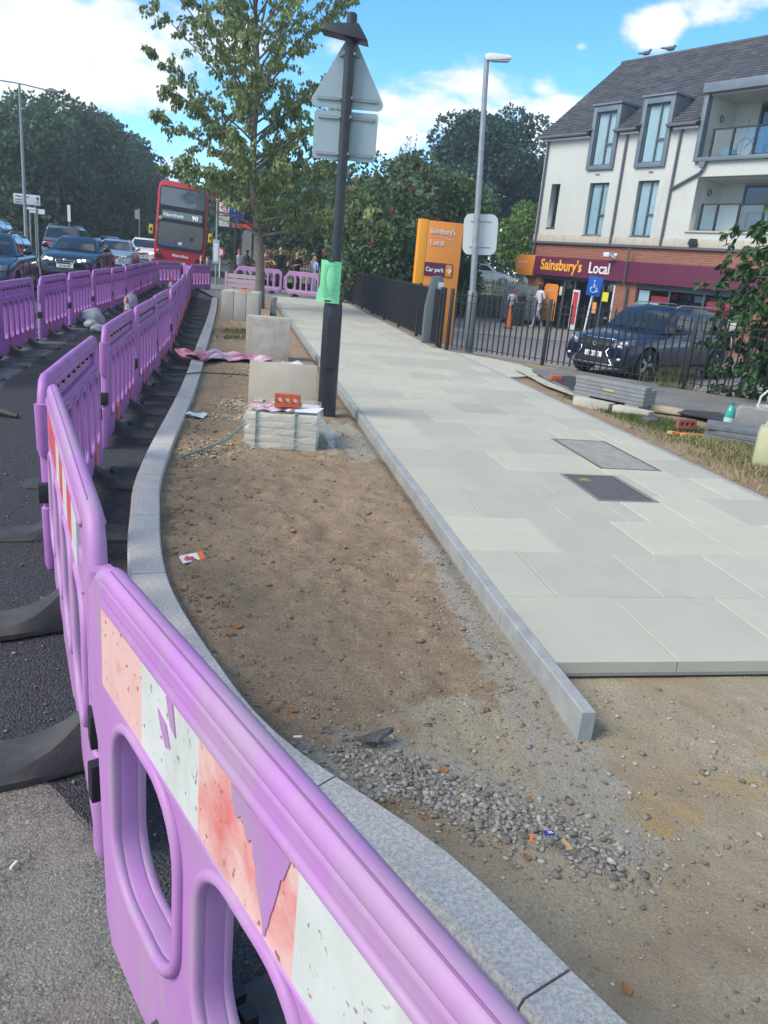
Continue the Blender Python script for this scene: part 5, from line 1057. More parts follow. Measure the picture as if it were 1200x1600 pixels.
# ================================================================ VEHICLES
def loft(rings, caps=True):
    m = MB(); n = len(rings[0]); vs = [v for r in rings for v in r]
    fs = [(i*n+j, i*n+(j+1) % n, (i+1)*n+(j+1) % n, (i+1)*n+j) for i in range(len(rings)-1) for j in range(n)]
    if caps: fs += [tuple(range(n))[::-1], tuple((len(rings)-1)*n+j for j in range(n))]
    return m.add(vs, fs)
def subsurf(o, lv=1):
    md = o.modifiers.new('s', 'SUBSURF'); md.levels = lv; md.render_levels = lv
    me = evald(o); old = o.data; o.modifiers.clear(); o.data = me; me.polygons.foreach_set('use_smooth', [True]*len(me.polygons)); return o
def carpaint(name, c, met=.35): return mat(name, c, .3, metal=met, coat=.7, spec=.45)
PL = {}
def wheel_meshes(r, w=.21):
    k = (r, w)
    if k in PL: return PL[k]
    ty = MB().lathe([(r*.66, -w/2), (r*.94, -w/2), (r, -w*.36), (r, w*.36), (r*.94, w/2), (r*.66, w/2), (r*.62, 0), (r*.66, -w/2)], n=28, axis='x').mesh()
    rm = MB(); rm.lathe([(r*.67, -w*.40), (r*.67, w*.3), (r*.60, w*.3), (r*.60, -w*.36)], n=24, axis='x'); rm.lathe([(.07, w*.22), (.07, w*.42), (.03, w*.44)], n=12, axis='x')
    for i in range(5):
        a = i*2*math.pi/5
        for da in (-.13, .13):
            c1, s1 = math.cos(a+da*.6), math.sin(a+da*.6); c2, s2 = math.cos(a+da), math.sin(a+da); rm.tube([(w*.36, c1*.06, s1*.06), (w*.34, c2*r*.63, s2*r*.63)], .020, 5)
    rm = rm.mesh(); bk = MB().lathe([(.02, -.02), (r*.6, -.02), (r*.6, 0), (.02, 0)], n=18, axis='x').mesh()
    ty.materials.append(tyrem); rm.materials.append(alloy); bk.materials.append(blackm)
    for q in (ty, rm): q.polygons.foreach_set('use_smooth', [True]*len(q.polygons)); q.set_sharp_from_angle(angle=R_(40))
    PL[k] = (ty, rm, bk); return PL[k]
def make_car(name, label, paint, L=4.4, W=1.8, H=1.45, hood=.98, belt=1.0, hoodL=1.25, suv=False, plate=None, lit=False, grille='wide', group=None, rearview=False, cat='car', estate=False, gr=.30):
    """x right (seen from the front), front at y = 0, length along +y"""
    t = thing(name, label, cat, group=group); w = W/2; c = .34 if suv else .30; wr = .37 if suv else .325
    wf, wb_ = .88, L-.82; zb = .24 if suv else .19
    ws0, ws1 = hoodL, hoodL+(.72 if not suv else .62); re1 = L-(.95 if not (suv or estate) else .38); re0 = L-(.32 if not (suv or estate) else .08)
    def ring(y, zt, ww, zlow, nose=0):
        z3 = zt-.06
        return [(0, y-nose, zlow), (ww*.86, y-nose*.5, zlow), (ww*.97, y, zlow+.10), (ww, y, (zlow+z3)*.5-.03), (ww*.985, y, z3-.10), (ww*.93, y, z3+.01), (ww*.78, y-nose*.1, zt), (0, y-nose*.3, zt+.03),
                (-ww*.78, y-nose*.1, zt), (-ww*.93, y, z3+.01), (-ww*.985, y, z3-.10), (-ww, y, (zlow+z3)*.5-.03), (-ww*.97, y, zlow+.10), (-ww*.86, y-nose*.5, zlow)]
    hz = hood; rings = [ring(.10, hz-.34, w*.80, zb+.10, .08), ring(.13, hz-.26, w*.88, zb+.02, .06), ring(.32, hz-.15, w*.955, zb), ring(.70, hz-.07, w*.99, zb), ring(ws0*.9, hz, w, zb), ring(ws0+.35, belt, w, zb), ring(L*.55, belt+.01, w, zb), ring(wb_-.3, belt+.03, w, zb), ring(L-.5, belt+.03, w*.985, zb+.02), ring(L-.14, belt-.02, w*.93, zb+.04), ring(L-.05, belt-.12, w*.86, zb+.12)]
    body = loft(rings).build('body', paint, t); subsurf(body, 2)
    # wheel arches cut out
    for y in (wf, wb_):
        cu = MB().lathe([(wr+.055, -2), (wr+.055, 2)], (0, y, wr), 28, 'x').build('cut', paint); md = body.modifiers.new('b', 'BOOLEAN'); md.operation = 'DIFFERENCE'; md.object = cu; md.solver = 'EXACT'
        me = evald(body); body.modifiers.clear(); body.data = me; bpy.data.objects.remove(cu)
    body.data.set_sharp_from_angle(angle=R_(45))
    MB().bb(-w*.86, w*.86, .35, L-.35, zb+.03, hood-.28).build('underbody', blackm, t)
    ty, rm, bk = wheel_meshes(wr)
    for y in (wf, wb_):
        for sx in (-1, 1):
            wh = link('wheel', ty, t); wh.location = (sx*(w-.125), y, wr); wh.rotation_euler = (0, 0, 0 if sx > 0 else math.pi); r_ = link('rim', rm, wh); d_ = link('brake_disc', bk, wh)
    # cabin
    zt = H; wb2, wt = w*.90, w*(.66 if not suv else .72); zl = belt-.03
    cab = []
    for (y0, y1, f) in ((ws0-.02, ws1, 0),):
        pass
    def cr(z, u):   # cabin outline at height fraction u
        ww = wb2*(1-u)+wt*u; ya = (ws0-.02)*(1-u)+ws1*u; yb = re0*(1-u)+re1*u; return ww, ya, yb
    rg = []
    for u in (0, .35, .7, .93, 1.0):
        ww, ya, yb = cr(0, u); z = zl+(zt-zl)*(u if u < 1 else 1.0)-(.035 if u == .93 else 0)
        if u == 1.0: ww *= .90; ya += .10; yb -= .10
        bow = .09; yc = (ya+yb)/2
        rg.append([(-ww*.9, ya+bow, z), (0, ya-.02, z+(.015 if u == 1 else 0)), (ww*.9, ya+bow, z), (ww, ya+.24, z), (ww*1.005, yc, z+(.012 if u == 1 else 0)), (ww, yb-.2, z), (ww*.9, yb-.05, z), (0, yb+.02, z), (-ww*.9, yb-.05, z), (-ww, yb-.2, z), (-ww*1.005, yc, z+(.012 if u == 1 else 0)), (-ww, ya+.24, z)])
    cabin = loft(rg).build('cabin', paint, t, auto=38)
    def P(j, u, off=.009):  # point on cabin ring index j at height fraction u
        us = (0, .35, .7, .93); k = 0
        while k < 2 and u > us[k+1]: k += 1
        f = (u-us[k])/(us[k+1]-us[k]); a, b = Vector(rg[k][j % 12]), Vector(rg[k+1][j % 12]); p = a.lerp(b, f); n = Vector((p.x, 0, 0)) if j in (3, 4, 5, 9, 10, 11) else Vector((p.x*.25, (p.y-(ws1+re1)/2)*.6, .35))
        return p+n.normalized()*off
    def glassp(js, u0, u1, nm, sub=5):
        m = MB(); V = []; n = 4
        for i in range(n+1):
            for (j0, j1, f) in js: V.append(P(j0, u0+(u1-u0)*i/n).lerp(P(j1, u0+(u1-u0)*i/n), f))
        q = len(js); m.add(V, [(i*q+a, i*q+a+1, (i+1)*q+a+1, (i+1)*q+a) for i in range(n) for a in range(q-1)]); return m.build(nm, glass_dark, t, smooth=True)
    glassp([(0, 1, .04), (0, 1, .5), (1, 2, 0), (1, 2, .5), (1, 2, .96)], .10, .90, 'windscreen'); glassp([(6, 7, .05), (6, 7, .5), (7, 8, 0), (7, 8, .5), (7, 8, .95)], .22, .88, 'rear_window')
    for a, b_, c_, d_ in ((3, 4, 5, 6), (11, 10, 9, 8)):
        glassp([(a, b_, .12), (a, b_, .5), (a, b_, .96)], .16, .86, 'side_window'); glassp([(b_, c_, .06), (b_, c_, .5), (b_, c_, .94)], .16, .86, 'side_window')
        if suv or estate: glassp([(c_, d_, .1), (c_, d_, .8)], .20, .82, 'side_window')
    # front of the car: built on the nose surface by casting onto the body
    from mathutils.bvhtree import BVHTree
    bt = BVHTree.FromPolygons([v.co[:] for v in body.data.vertices], [p.vertices[:] for p in body.data.polygons])
    def nose(x, z, off=.008, rear=False):
        h = bt.ray_cast(Vector((x, L+2 if rear else -2, z)), Vector((0, -1 if rear else 1, 0)))
        return Vector((x, h[0].y+(off if rear else -off), z)) if h[0] else Vector((x, L-.1 if rear else .25, z))
    def decal(poly, nm, m_, th=.012, rear=False, parent=t, n=6):
        # grid-filled quad patch between a lower and an upper polyline
        lo, hi = poly; V = []; q = len(lo)
        for i in range(n+1):
            for a, b in zip(lo, hi): V.append(nose(a[0]+(b[0]-a[0])*i/n, a[1]+(b[1]-a[1])*i/n, th, rear))
        return MB().add(V, [(i*q+a, i*q+a+1, (i+1)*q+a+1, (i+1)*q+a) for i in range(n) for a in range(q-1)]).build(nm, m_, parent, smooth=True)
    lin = lambda x0, z0, x1, z1, n=7: [(x0+(x1-x0)*i/n, z0+(z1-z0)*i/n) for i in range(n+1)]
    if grille == 'spindle':
        decal((lin(-.50, .34, .50, .34), lin(-.30, .60, .30, .60)), 'grille', mat('grille_mesh', (.012, .013, .015), .5), .016); decal((lin(-.30, .60, .30, .60), lin(-.44, .86, .44, .86)), 'grille', MATS['grille_mesh'], .016)
        gm = MB()
        for i in range(9):
            z = .37+i*.052; hw = .50-.20*(z-.34)/.26 if z < .6 else .30+.14*(z-.6)/.26
            gm.tube([nose(-hw+.02+(2*hw-.04)*k/8, z+(.012 if k % 2 else -.012), .024) for k in range(9)], .007, 4)
        gm.build('grille_slats', mat('grille_slat', (.05, .055, .06), .3, metal=.6), t, kind='stuff')
        for s in (-1, 1): MB().tube([nose(s*.60, .33, .03), nose(s*.52, .36, .03), nose(s*.335, .60, .03), nose(s*.47, .87, .03)], [.010, .020, .014, .016], 6).build('chrome_frame', chrome, t, smooth=True)
        MB().tube([nose(-.47+.94*k/6, .875, .03) for k in range(7)], .016, 6).build('chrome_frame', chrome, t, smooth=True); MB().tube([nose(-.62+1.24*k/8, .325, .03) for k in range(9)], .014, 6).build('chrome_frame', chrome, t, smooth=True)
        b = nose(0, .73, .045); MB().tube([(b.x+.075*math.cos(k*.5236), b.y, b.z+.052*math.sin(k*.5236)) for k in range(12)], .008, 5, closed=True).tube([(b.x-.03, b.y, b.z+.045), (b.x-.01, b.y, b.z-.015), (b.x+.055, b.y, b.z-.02)], .008, 5).build('badge', chrome, t)
        for s in (-1, 1):
            hl = decal((lin(s*.50, .70, s*.84, .80), lin(s*.46, .84, s*.84, .93)), 'headlight', mat('lamp_dark', (.10, .11, .13), .1, coat=1), .012); p = nose(s*.62, .79, .025)
            for dx in (0, .085, .17): p = nose(s*(.56+dx), .785+dx*.25, .02); MB().ell(p, (.036, .02, .036), 10, 6).build('lamp_unit', lampw, hl, smooth=True)
            decal((lin(s*.60, .42, s*.80, .44), lin(s*.62, .50, s*.80, .54)), 'fog_lamp_recess', blackm, .01); MB().ell(nose(s*.68, .47, .02), (.05, .02, .03), 10, 6).build('fog_lamp', lampw, t, smooth=True)
    else:
        gz = hood-.30; gw = gr
        decal((lin(-gw*.85, gz-.10, gw*.85, gz-.10), lin(-gw, gz+.05, gw, gz+.05)), 'grille', mat('grille_black', (.015, .016, .018), .5), .014)
        for k in (0, 1): z = gz-.06+k*.06; MB().tube([nose(-gw*.9+gw*1.8*i/6, z, .02) for i in range(7)], .007, 4).build('grille_bar', chrome, t)
        MB().tube([nose(-gw*1.02, gz+.05, .02), nose(-gw*.86, gz-.10, .02)]+[nose(-gw*.7+gw*1.4*i/5, gz-.14, .02) for i in range(6)]+[nose(gw*.86, gz-.10, .02), nose(gw*1.02, gz+.05, .02)], .012, 5).build('grille_surround', chrome, t, smooth=True)
        b = nose(0, gz+.01, .03); MB().ell(b, (.06, .012, .045), 12, 6).build('badge', chrome, t, smooth=True)
        for s in (-1, 1):
            hl = decal((lin(s*(gw+.06), gz-.06, s*w*.87, gz), lin(s*(gw+.04), gz+.05, s*w*.85, gz+.12)), 'headlight', mat('lamp_dark', (.10, .11, .13), .1, coat=1), .012)
            for dx in (.06, .20): p = nose(s*(gw+.08+dx), gz+.01+dx*.15, .02); MB().ell(p, (.055, .02, .04), 10, 6).build('lamp_unit', lamplit if lit else lampw, hl, smooth=True)
        decal((lin(-.48, zb+.10, .48, zb+.10), lin(-.42, zb+.20, .42, zb+.20)), 'lower_intake', MATS['grille_black'], .01)
        for s in (-1, 1): decal((lin(s*.56, zb+.12, s*.74, zb+.14), lin(s*.58, zb+.24, s*.74, zb+.24)), 'fog_lamp_recess', MATS['grille_black'], .01)
    pz = hood-.47 if grille != 'spindle' else .53
    p = nose(0, pz, .03); pl = MB().bb(-.26, .26, p.y-.006, p.y+.006, pz-.056, pz+.056).build('number_plate', platew, t)
    if plate: text(plate, .105, blackprint, pl, (0, p.y-.008, pz-.038), depth=.0012, align='CENTER', sx=.78, bold=.0022)
    if grille == 'spindle': MB().bb(-.26, -.215, p.y-.008, p.y-.0065, pz-.055, pz+.055).build('blue_band', mat('plate_blue', (.01, .06, .4), .5), pl)
    for s in (-1, 1):
        decal((lin(s*w*.55, belt-.22, s*w*.84, belt-.24), lin(s*w*.5, belt-.08, s*w*.84, belt-.10)), 'tail_lamp', redlamp, .012, True)
        mb = MB().ell((s*(w+.10), ws0+.42, belt+.10), (.12, .07, .08), 10, 7).tube([(s*(w-.06), ws0+.44, belt+.0), (s*(w+.04), ws0+.43, belt+.05)], .03, 6).build('door_mirror', paint, t, smooth=True)
        for y in (ws0+.42, L*.55, ): MB().tube([(s*(w*.985+.004), y, belt-.13), (s*(w+.003), y-.02, .52), (s*(w*.97+.004), y+.04, zb+.14)], .006, 4).build('door_gap', blackm, t)
        for y in (L*.5, L*.5+.98): MB().bb(s*(w+.002)-.012, s*(w+.002)+.012, y-.1, y+.08, belt-.16, belt-.135).build('door_handle', paint if not rearview else chrome, t)
        MB().bb(s*w*.97-.03, s*w*.97+.02, wf+wr+.1, wb_-wr-.1, zb-.02, zb+.09).build('sill', blackm, t)
    if suv or estate:
        for s in (-1, 1): MB().tube([(s*wt*.86, ws1+.25, zt-.01), (s*wt*.88, ws1+.4, zt+.055), (s*wt*.88, re1-.3, zt+.05), (s*wt*.86, re1-.15, zt-.01)], .016, 6).build('roof_rail', galv, t, smooth=True)
    MB().tube([(-.5, ws0+.02, belt+.03), (.05, ws0+.10, belt+.07)], .010, 4).build('wiper', blackm, t); MB().tube([(.0, ws0+.0, belt+.03), (.5, ws0+.12, belt+.06)], .010, 4).build('wiper', blackm, t)
    return t
def put(t, x, y, rz, z=None, tilt=(0, 0)): t.location = (x, y, zr(x, y) if z is None else z); t.rotation_euler = (tilt[0], tilt[1], rz); return t
# local front faces -y; heading towards the camera along the road
HEAD = R_(11.5)
dkblue = carpaint('paint_dark_blue', (.008, .017, .034)); lexblue = carpaint('paint_royal_blue', (.004, .014, .042), .35); silv = carpaint('paint_silver', (.42, .46, .52), .6); blkp = carpaint('paint_black', (.010, .011, .014)); whtp = carpaint('paint_white', (.68, .70, .72), .0); greyp = carpaint('paint_grey', (.10, .12, .15), .4); pearl = carpaint('paint_pale_blue_silver', (.33, .42, .52), .6)
put(make_car('parked_suv', 'dark blue SUV with spindle grille parked behind the railing in front of the shop', lexblue, 4.6, 1.87, 1.64, 1.06, 1.10, 1.30, True, 'LS18 UXB', grille='spindle'), 4.32, 18.2, R_(-50), z=-.5)
put(make_car('small_car', 'blue hatchback parked beyond the dark blue SUV near the shop window', carpaint('paint_mid_blue', (.02, .05, .18)), 3.9, 1.7, 1.45, 1.0, 1.0, 1.0), 6.9, 25.6, R_(-48), z=-.5)
put(make_car('hatchback', 'dark blue hatchback with lit headlights, second from the left in the traffic queue', dkblue, 4.45, 1.80, 1.45, .98, 1.0, 1.25, False, 'OV18 HFE', lit=True, group='cars queuing on the road'), -11.05, 26.6, HEAD-R_(2))
put(make_car('estate_car', 'nearest dark car in the queue, cut off by the left edge of the photo', carpaint('paint_navy_grey', (.02, .035, .06)), 4.6, 1.84, 1.50, 1.0, 1.02, 1.2, False, None, lit=True, estate=True, group='cars queuing on the road'), -9.95, 18.6, HEAD+R_(4))
put(make_car('pale_suv', 'pale silver SUV with roof rails behind the nearest dark car', pearl, 4.6, 1.86, 1.74, 1.08, 1.1, 1.2, True, group='cars queuing on the road'), -13.6, 25.2, HEAD+R_(4))
put(make_car('silver_car', 'silver hatchback third in the queue between the dark blue car and the bus', silv, 4.5, 1.82, 1.46, 1.0, 1.0, 1.2, False, 'KP09 LXD', group='cars queuing on the road'), -13.35, 37.4, HEAD+R_(2))
t = put(make_car('blue_grey_van', 'dark blue grey car seen from behind in the far lane above the dark blue hatchback', greyp, 4.4, 1.86, 1.80, 1.1, 1.15, 1.1, True, group='cars driving away'), -16.5, 41.6, HEAD+math.pi)
put(make_car('white_suv', 'white SUV close to the left side of the red bus', whtp, 4.5, 1.85, 1.62, 1.05, 1.05, 1.2, True, 'RV12 CKD', lit=True, group='cars queuing on the road', gr=.38), -15.9, 49.5, HEAD)
put(make_car('black_car', 'small black car between the silver hatchback and the white SUV', blkp, 4.2, 1.78, 1.48, group='cars queuing on the road'), -20.2, 59.5, HEAD+R_(4))
put(make_car('distant_silver_car', 'distant silver car whose roof shows above the silver hatchback', silv, 4.4, 1.8, 1.55, group='cars queuing on the road'), -19.9, 55.0, HEAD+R_(6))
put(make_car('distant_white_car', 'white car parked on the far side beyond the grass and railings, left of the shop', whtp, 4.4, 1.8, 1.5), 8.2, 62.0, R_(82), z=.62)
put(make_car('distant_dark_car', 'dark car parked next to the distant white car', greyp, 4.4, 1.8, 1.5), 4.2, 64.5, R_(100), z=.62)
put(make_car('distant_blue_car', 'pale blue car partly hidden by the orange lozenge sign left of the shop', pearl, 4.4, 1.8, 1.5), 13.2, 63.0, R_(85), z=.62)

# ---------------------------------------------------------------- bus
red = carpaint('bus_red', (.58, .018, .03), .0)
def bus():
    t = thing('double_decker_bus', 'red double decker bus on route 90 leaning towards the kerb in the road', 'bus'); w = 1.26; L = 10.8; H = 4.38
    body = loft([[(x*s, y, z) for x, z in [(-w*.9, .32), (w*.9, .32), (w, .5), (w, 2.2), (w*.985, 3.9), (w*.93, 4.25), (w*.8, H), (-w*.8, H), (-w*.93, 4.25), (-w*.985, 3.9), (-w, 2.2), (-w, .5)]] for y, s in ((.10, .97), (.22, 1.0), (L-.2, 1.0), (L, .97))]).build('body', red, t, bevel=.05)
    fy = .085
    def pl(x0, x1, z0, z1, m_, nm, y=fy, d=.03, r=.08, parent=t):
        me = shape_mesh(rrect(x0, x1, z0, z1, r, 4), [], d/2, .004, 1); me.materials.clear(); o = link(nm, me, parent, m_, auto=40); o.location = (0, y, 0); return o
    pl(-w*.90, w*.90, 1.14, 4.12, blackm, 'front_mask', .082, .03, .18)
    up = pl(-w*.86, w*.86, 3.22, 4.06, mat('upper_glass', (.055, .085, .12), .06, coat=1, spec=.9), 'upper_windscreen', .052); pl(-w*.86, w*.86, 1.30, 2.42, glass_dark, 'windscreen', .052, r=.14)
    ds = pl(-.98, .98, 2.62, 2.98, mat('display_grey', (.20, .25, .26), .3), 'destination_display', .058, r=.03); amber = mat('display_text', (.72, .80, .78), .5, emit=((.8, .9, .9), .25)); text('90', .30, amber, ds, (.48, -.026, 2.69), depth=.002, bold=.006); text('Northolt', .24, amber, ds, (-.90, -.026, 2.71), depth=.002, sx=1.1)
    text('Metroline', .20, white, t, (-.36, .045, .82), depth=.003, bold=.006); MB().bb(-w*.8, w*.3, .03, .05, 1.33, 1.42).build('blue_dash', mat('dash_blue', (.02, .13, .35), .5), t)
    for s in (-1, 1):
        hl = pl(min(s*.80, s*1.16), max(s*.80, s*1.16), .66, .86, blackm, 'headlight', .075, r=.06); MB().ell((s*1.02, .05, .76), (.09, .03, .07)).build('lamp_unit', lamplit, hl, smooth=True); MB().ell((s*.88, .05, .74), (.05, .03, .05)).build('lamp_unit', lampw, hl, smooth=True); MB().ell((s*1.08, .07, 1.02), (.05, .03, .05)).build('marker_lamp', lampw, t, smooth=True)
        m_ = MB().tube([(s*1.1, .12, 2.35), (s*1.45, -.05, 2.35), (s*1.45, -.05, 2.2)], .025, 6).build('mirror_arm', blackm, t); MB().bb(s*1.45-.10, s*1.45+.10, -.12, .02, 1.75, 2.2).build('yellow_mirror', mat('mirror_yellow', (.75, .50, .02), .5), m_, bevel=.04); MB().bb(s*1.45-.05, s*1.45+.05, -.125, -.12, 1.9, 2.05).build('mark', blackm, m_)
        for y in (2.6, 8.3): wh = MB().lathe([(.25, -.14), (.48, -.14), (.5, 0), (.48, .14), (.25, .14)], (s*1.12, y, .48), 24, 'x').build('wheel', tyrem, t, auto=40)
        MB().bb(s*w-.012, s*w+.008, .8, L-.4, 2.95, 3.9).build('side_window', glass_dark, t); MB().bb(s*w-.012, s*w+.008, 1.4, L-.4, 1.25, 2.1).build('side_window', glass_dark, t)
    p = MB().bb(-.30, .30, .045, .06, .47, .59).build('number_plate', platew, t); text('LK59 DZB', .12, blackprint, p, (0, .043, .49), depth=.001, align='CENTER', sx=.75, bold=.002)
    MB().bb(-.1, .08, .02, .035, 1.42, 1.56).build('paper_notice', white, t); MB().tube([(-.7, .03, 1.25), (.0, .02, 1.85)], .015, 5).build('wiper', blackm, t); MB().tube([(.1, .03, 1.25), (.75, .02, 1.8)], .015, 5).build('wiper', blackm, t)
    MB().bb(-w*.86, w*.86, .25, .9, .14, .34).build('skirt', blackm, t); MB().prism([(-1.05, 2.5), (-.95, 2.6), (-1.05, 2.7), (-1.15, 2.6)], .03, .05, 'y').build('hazard_mark', mat('hazard', (.7, .5, .12), .6), t); MB().ell((.55, .05, 1.75), (.20, .02, .26)).build('driver_shape', dark, t)
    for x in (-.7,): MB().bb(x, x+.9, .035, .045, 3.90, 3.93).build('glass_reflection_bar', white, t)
    return t
b = bus(); b.location = (-11.6, 42.0, zr(0, 42)); b.rotation_euler = (0, R_(3.6), R_(14))

# ================================================================ PEOPLE
def person(label, pos, rz, h=1.72, shirt=None, legs=None, skin=skinm, pose='stand', hair=True, cap=None, group=None, hairc=hairm, sleeves='short', shoes=None, bare_legs=False):
    t = thing('person', label, 'person', pos, rz, group); s = h/1.72; shoes = shoes or blackm
    J = {'pel': (0, 0, .93), 'wai': (0, 0, 1.08), 'che': (0, -.01, 1.32), 'nec': (0, 0, 1.47), 'hed': (0, -.015, 1.56)}
    if pose == 'walk': hips = [(.09, 0, .90), (.09, -.16, .50), (.09, -.26, .10), (.09, -.40, .035)], [(-.09, 0, .90), (-.09, .10, .50), (-.09, .34, .13), (-.09, .24, .035)]
    elif pose == 'ride': hips = [(.11, .02, .92), (.12, -.30, .72), (.11, -.15, .32), (.11, -.30, .27)], [(-.11, .02, .92), (-.12, -.12, .52), (-.11, -.02, .10), (-.11, -.17, .04)]
    else: hips = [(.09, 0, .90), (.10, -.02, .50), (.10, .01, .09), (.11, -.13, .035)], [(-.09, 0, .90), (-.10, -.01, .50), (-.10, .01, .09), (-.12, -.12, .035)]
    arms = {'stand': ([(.18, 0, 1.40), (.23, .02, 1.13), (.21, -.12, .92)], [(-.18, 0, 1.40), (-.23, .02, 1.13), (-.20, -.12, .92)]),
            'hold': ([(.18, 0, 1.40), (.24, .0, 1.14), (.10, -.22, 1.22)], [(-.18, 0, 1.40), (-.24, .0, 1.14), (-.10, -.24, 1.20)]),
            'walk': ([(.18, 0, 1.40), (.24, .05, 1.14), (.22, -.10, .95)], [(-.18, 0, 1.40), (-.24, -.02, 1.14), (-.2, -.26, 1.22)]),
            'ride': ([(.20, -.02, 1.38), (.30, -.16, 1.16), (.26, -.42, 1.08)], [(-.20, -.02, 1.38), (-.30, -.16, 1.16), (-.26, -.42, 1.08)])}[pose]
    bm = bmesh.new(); sk = bm.verts.layers.skin.verify(); V = {}
    def vv(co, r, root=False):
        v = bm.verts.new(Vector(co)*s); v[sk].radius = (r[0]*s, r[1]*s) if isinstance(r, tuple) else (r*s, r*s); v[sk].use_root = root; return v
    pel = vv(J['pel'], (.145, .10), True); wai = vv(J['wai'], (.125, .095)); che = vv(J['che'], (.155, .11)); nec = vv(J['nec'], .055); hb = vv((0, -.01, 1.54), .05)
    for a, b in ((pel, wai), (wai, che), (che, nec), (nec, hb)): bm.edges.new((a, b))
    for L_ in hips:
        prev = pel
        for co, r in zip(L_, (.085, .060, .042, .035)): v = vv(co, r); bm.edges.new((prev, v)); prev = v
    hands = []
    for A_ in arms:
        prev = che
        for co, r in zip(A_, (.055, .042, .028)): v = vv(co, r); bm.edges.new((prev, v)); prev = v
        e, w_ = Vector(A_[1]), Vector(A_[2]); d = (w_-e).normalized(); pm = w_+d*.07; v = vv(pm, (.038, .018)); bm.edges.new((prev, v)); hands.append((w_, pm, d))
    me = bpy.data.meshes.new('person'); bm.to_mesh(me); bm.free(); o = bpy.data.objects.new('body', me); C.objects.link(o)
    o.modifiers.new('k', 'SKIN'); sb = o.modifiers.new('s', 'SUBSURF'); sb.levels = 1; me2 = evald(o); bpy.data.objects.remove(o)
    # head with face, ears and five fingers per hand joined to the same mesh
    x = MB(); hc = Vector((0, -.02, 1.625))*s; x.ell(hc, (.076*s, .096*s, .112*s), 14, 12); x.tube([hc+Vector((0, -.09, .01))*s, hc+Vector((0, -.118, -.022))*s, hc+Vector((0, -.094, -.03))*s], [.008*s, .015*s, .008*s], 6)
    for sx in (-1, 1): x.ell(hc+Vector((sx*.078, .005, -.005))*s, (.012*s, .025*s, .034*s), 8, 6)
    x.ell(hc+Vector((0, -.075, -.085))*s, (.035*s, .025*s, .025*s), 8, 6)
    for wv, pm, d in hands:
        side = d.cross(Vector((0, 0, 1))); side = side.normalized() if side.length > .1 else Vector((1, 0, 0))
        for k, ln in zip((-1.5, -.5, .5, 1.5), (.062, .075, .070, .055)):
            b0 = (pm+side*k*.018); x.tube([b0*s, (b0+d*ln*.55)*s, (b0+d*ln*.9+Vector((0, 0, -.02)))*s], [.010*s, .009*s, .007*s], 5)
        b0 = wv+d*.03; x.tube([b0*s, (b0+side*.035+d*.03)*s, (b0+side*.04+d*.06)*s], [.012*s, .010*s, .008*s], 5)
    xm = x.mesh(); bm = bmesh.new(); bm.from_mesh(me2); bm.from_mesh(xm); me3 = bpy.data.meshes.new('body'); bm.to_mesh(me3); bm.free()
    shirt = shirt or blackm; legs = legs or blackm
    for m_ in (skin, shirt, legs, shoes): me3.materials.append(m_)
    ids = []
    for p in me3.polygons:
        c = p.center/s; z = c.z; arm = abs(c.x) > .195 or (c.y < -.14 and z > .95)
        if z > 1.455: k = 0
        elif arm and z > .8: k = 1 if (z > (1.16 if sleeves == 'short' else 1.0) and not (c.y < -.18)) else (1 if sleeves == 'long' and abs(c.y) < .2 else 0)
        elif z > .96: k = 1
        elif z > .085: k = 2 if not (bare_legs and z < .62) else 0
        else: k = 3
        if pose == 'ride' and z < .96 and z > .085 and k == 0 and not bare_legs: k = 2
        ids.append(k)
    me3.polygons.foreach_set('material_index', ids); body = link('body', me3, t, smooth=True)
    for sx in (-1, 1): MB().ell(hc+Vector((sx*.030, -.088, .015))*s, (.012*s, .006*s, .008*s), 6, 5).build('eye', blackm, t)
    MB().ell(hc+Vector((0, -.089, -.055))*s, (.022*s, .007*s, .006*s), 8, 5).build('mouth', mat('lips', (.25, .08, .07), .6), t)
    if hair: MB().ell(hc+Vector((0, .02, .025))*s, (.086*s, .098*s, .105*s), 12, 9).build('hair', hairc, t, smooth=True)
    if hair == 'long': MB().ell(hc+Vector((0, .06, -.09))*s, (.075*s, .05*s, .17*s), 10, 8).build('long_hair', hairc, t, smooth=True)
    if cap: MB().ell(hc+Vector((0, 0, .05))*s, (.092*s, .108*s, .085*s), 12, 8).prism([(-.07*s, (hc.y-.17*s)), (.07*s, hc.y-.17*s), (.08*s, hc.y-.05*s), (-.08*s, hc.y-.05*s)], (hc.z+.03*s), hc.z+.045*s).build('cap', cap, t, smooth=True)
    return t
cl = lambda n, c: mat('cloth_'+n, c, .9, tuple(v*.8 for v in c), 20)
g = 'people beyond the purple barriers'
person('person in dark clothes astride a bicycle behind the purple barriers', (-5.23, 34.4, .0), R_(12), 1.80, cl('black', (.012, .013, .016)), cl('charcoal', (.02, .022, .028)), pose='ride', group=g)
t = thing('bicycle', 'black bicycle ridden by the person in dark clothes behind the barriers', 'bicycle', (-5.23, 34.4, 0), R_(12+90))
for x in (-.62, .45): MB().tube([(x+.32*math.cos(k*.3927), 0, .34+.32*math.sin(k*.3927)) for k in range(16)], .017, 5, closed=True).build('wheel', tyrem, t)
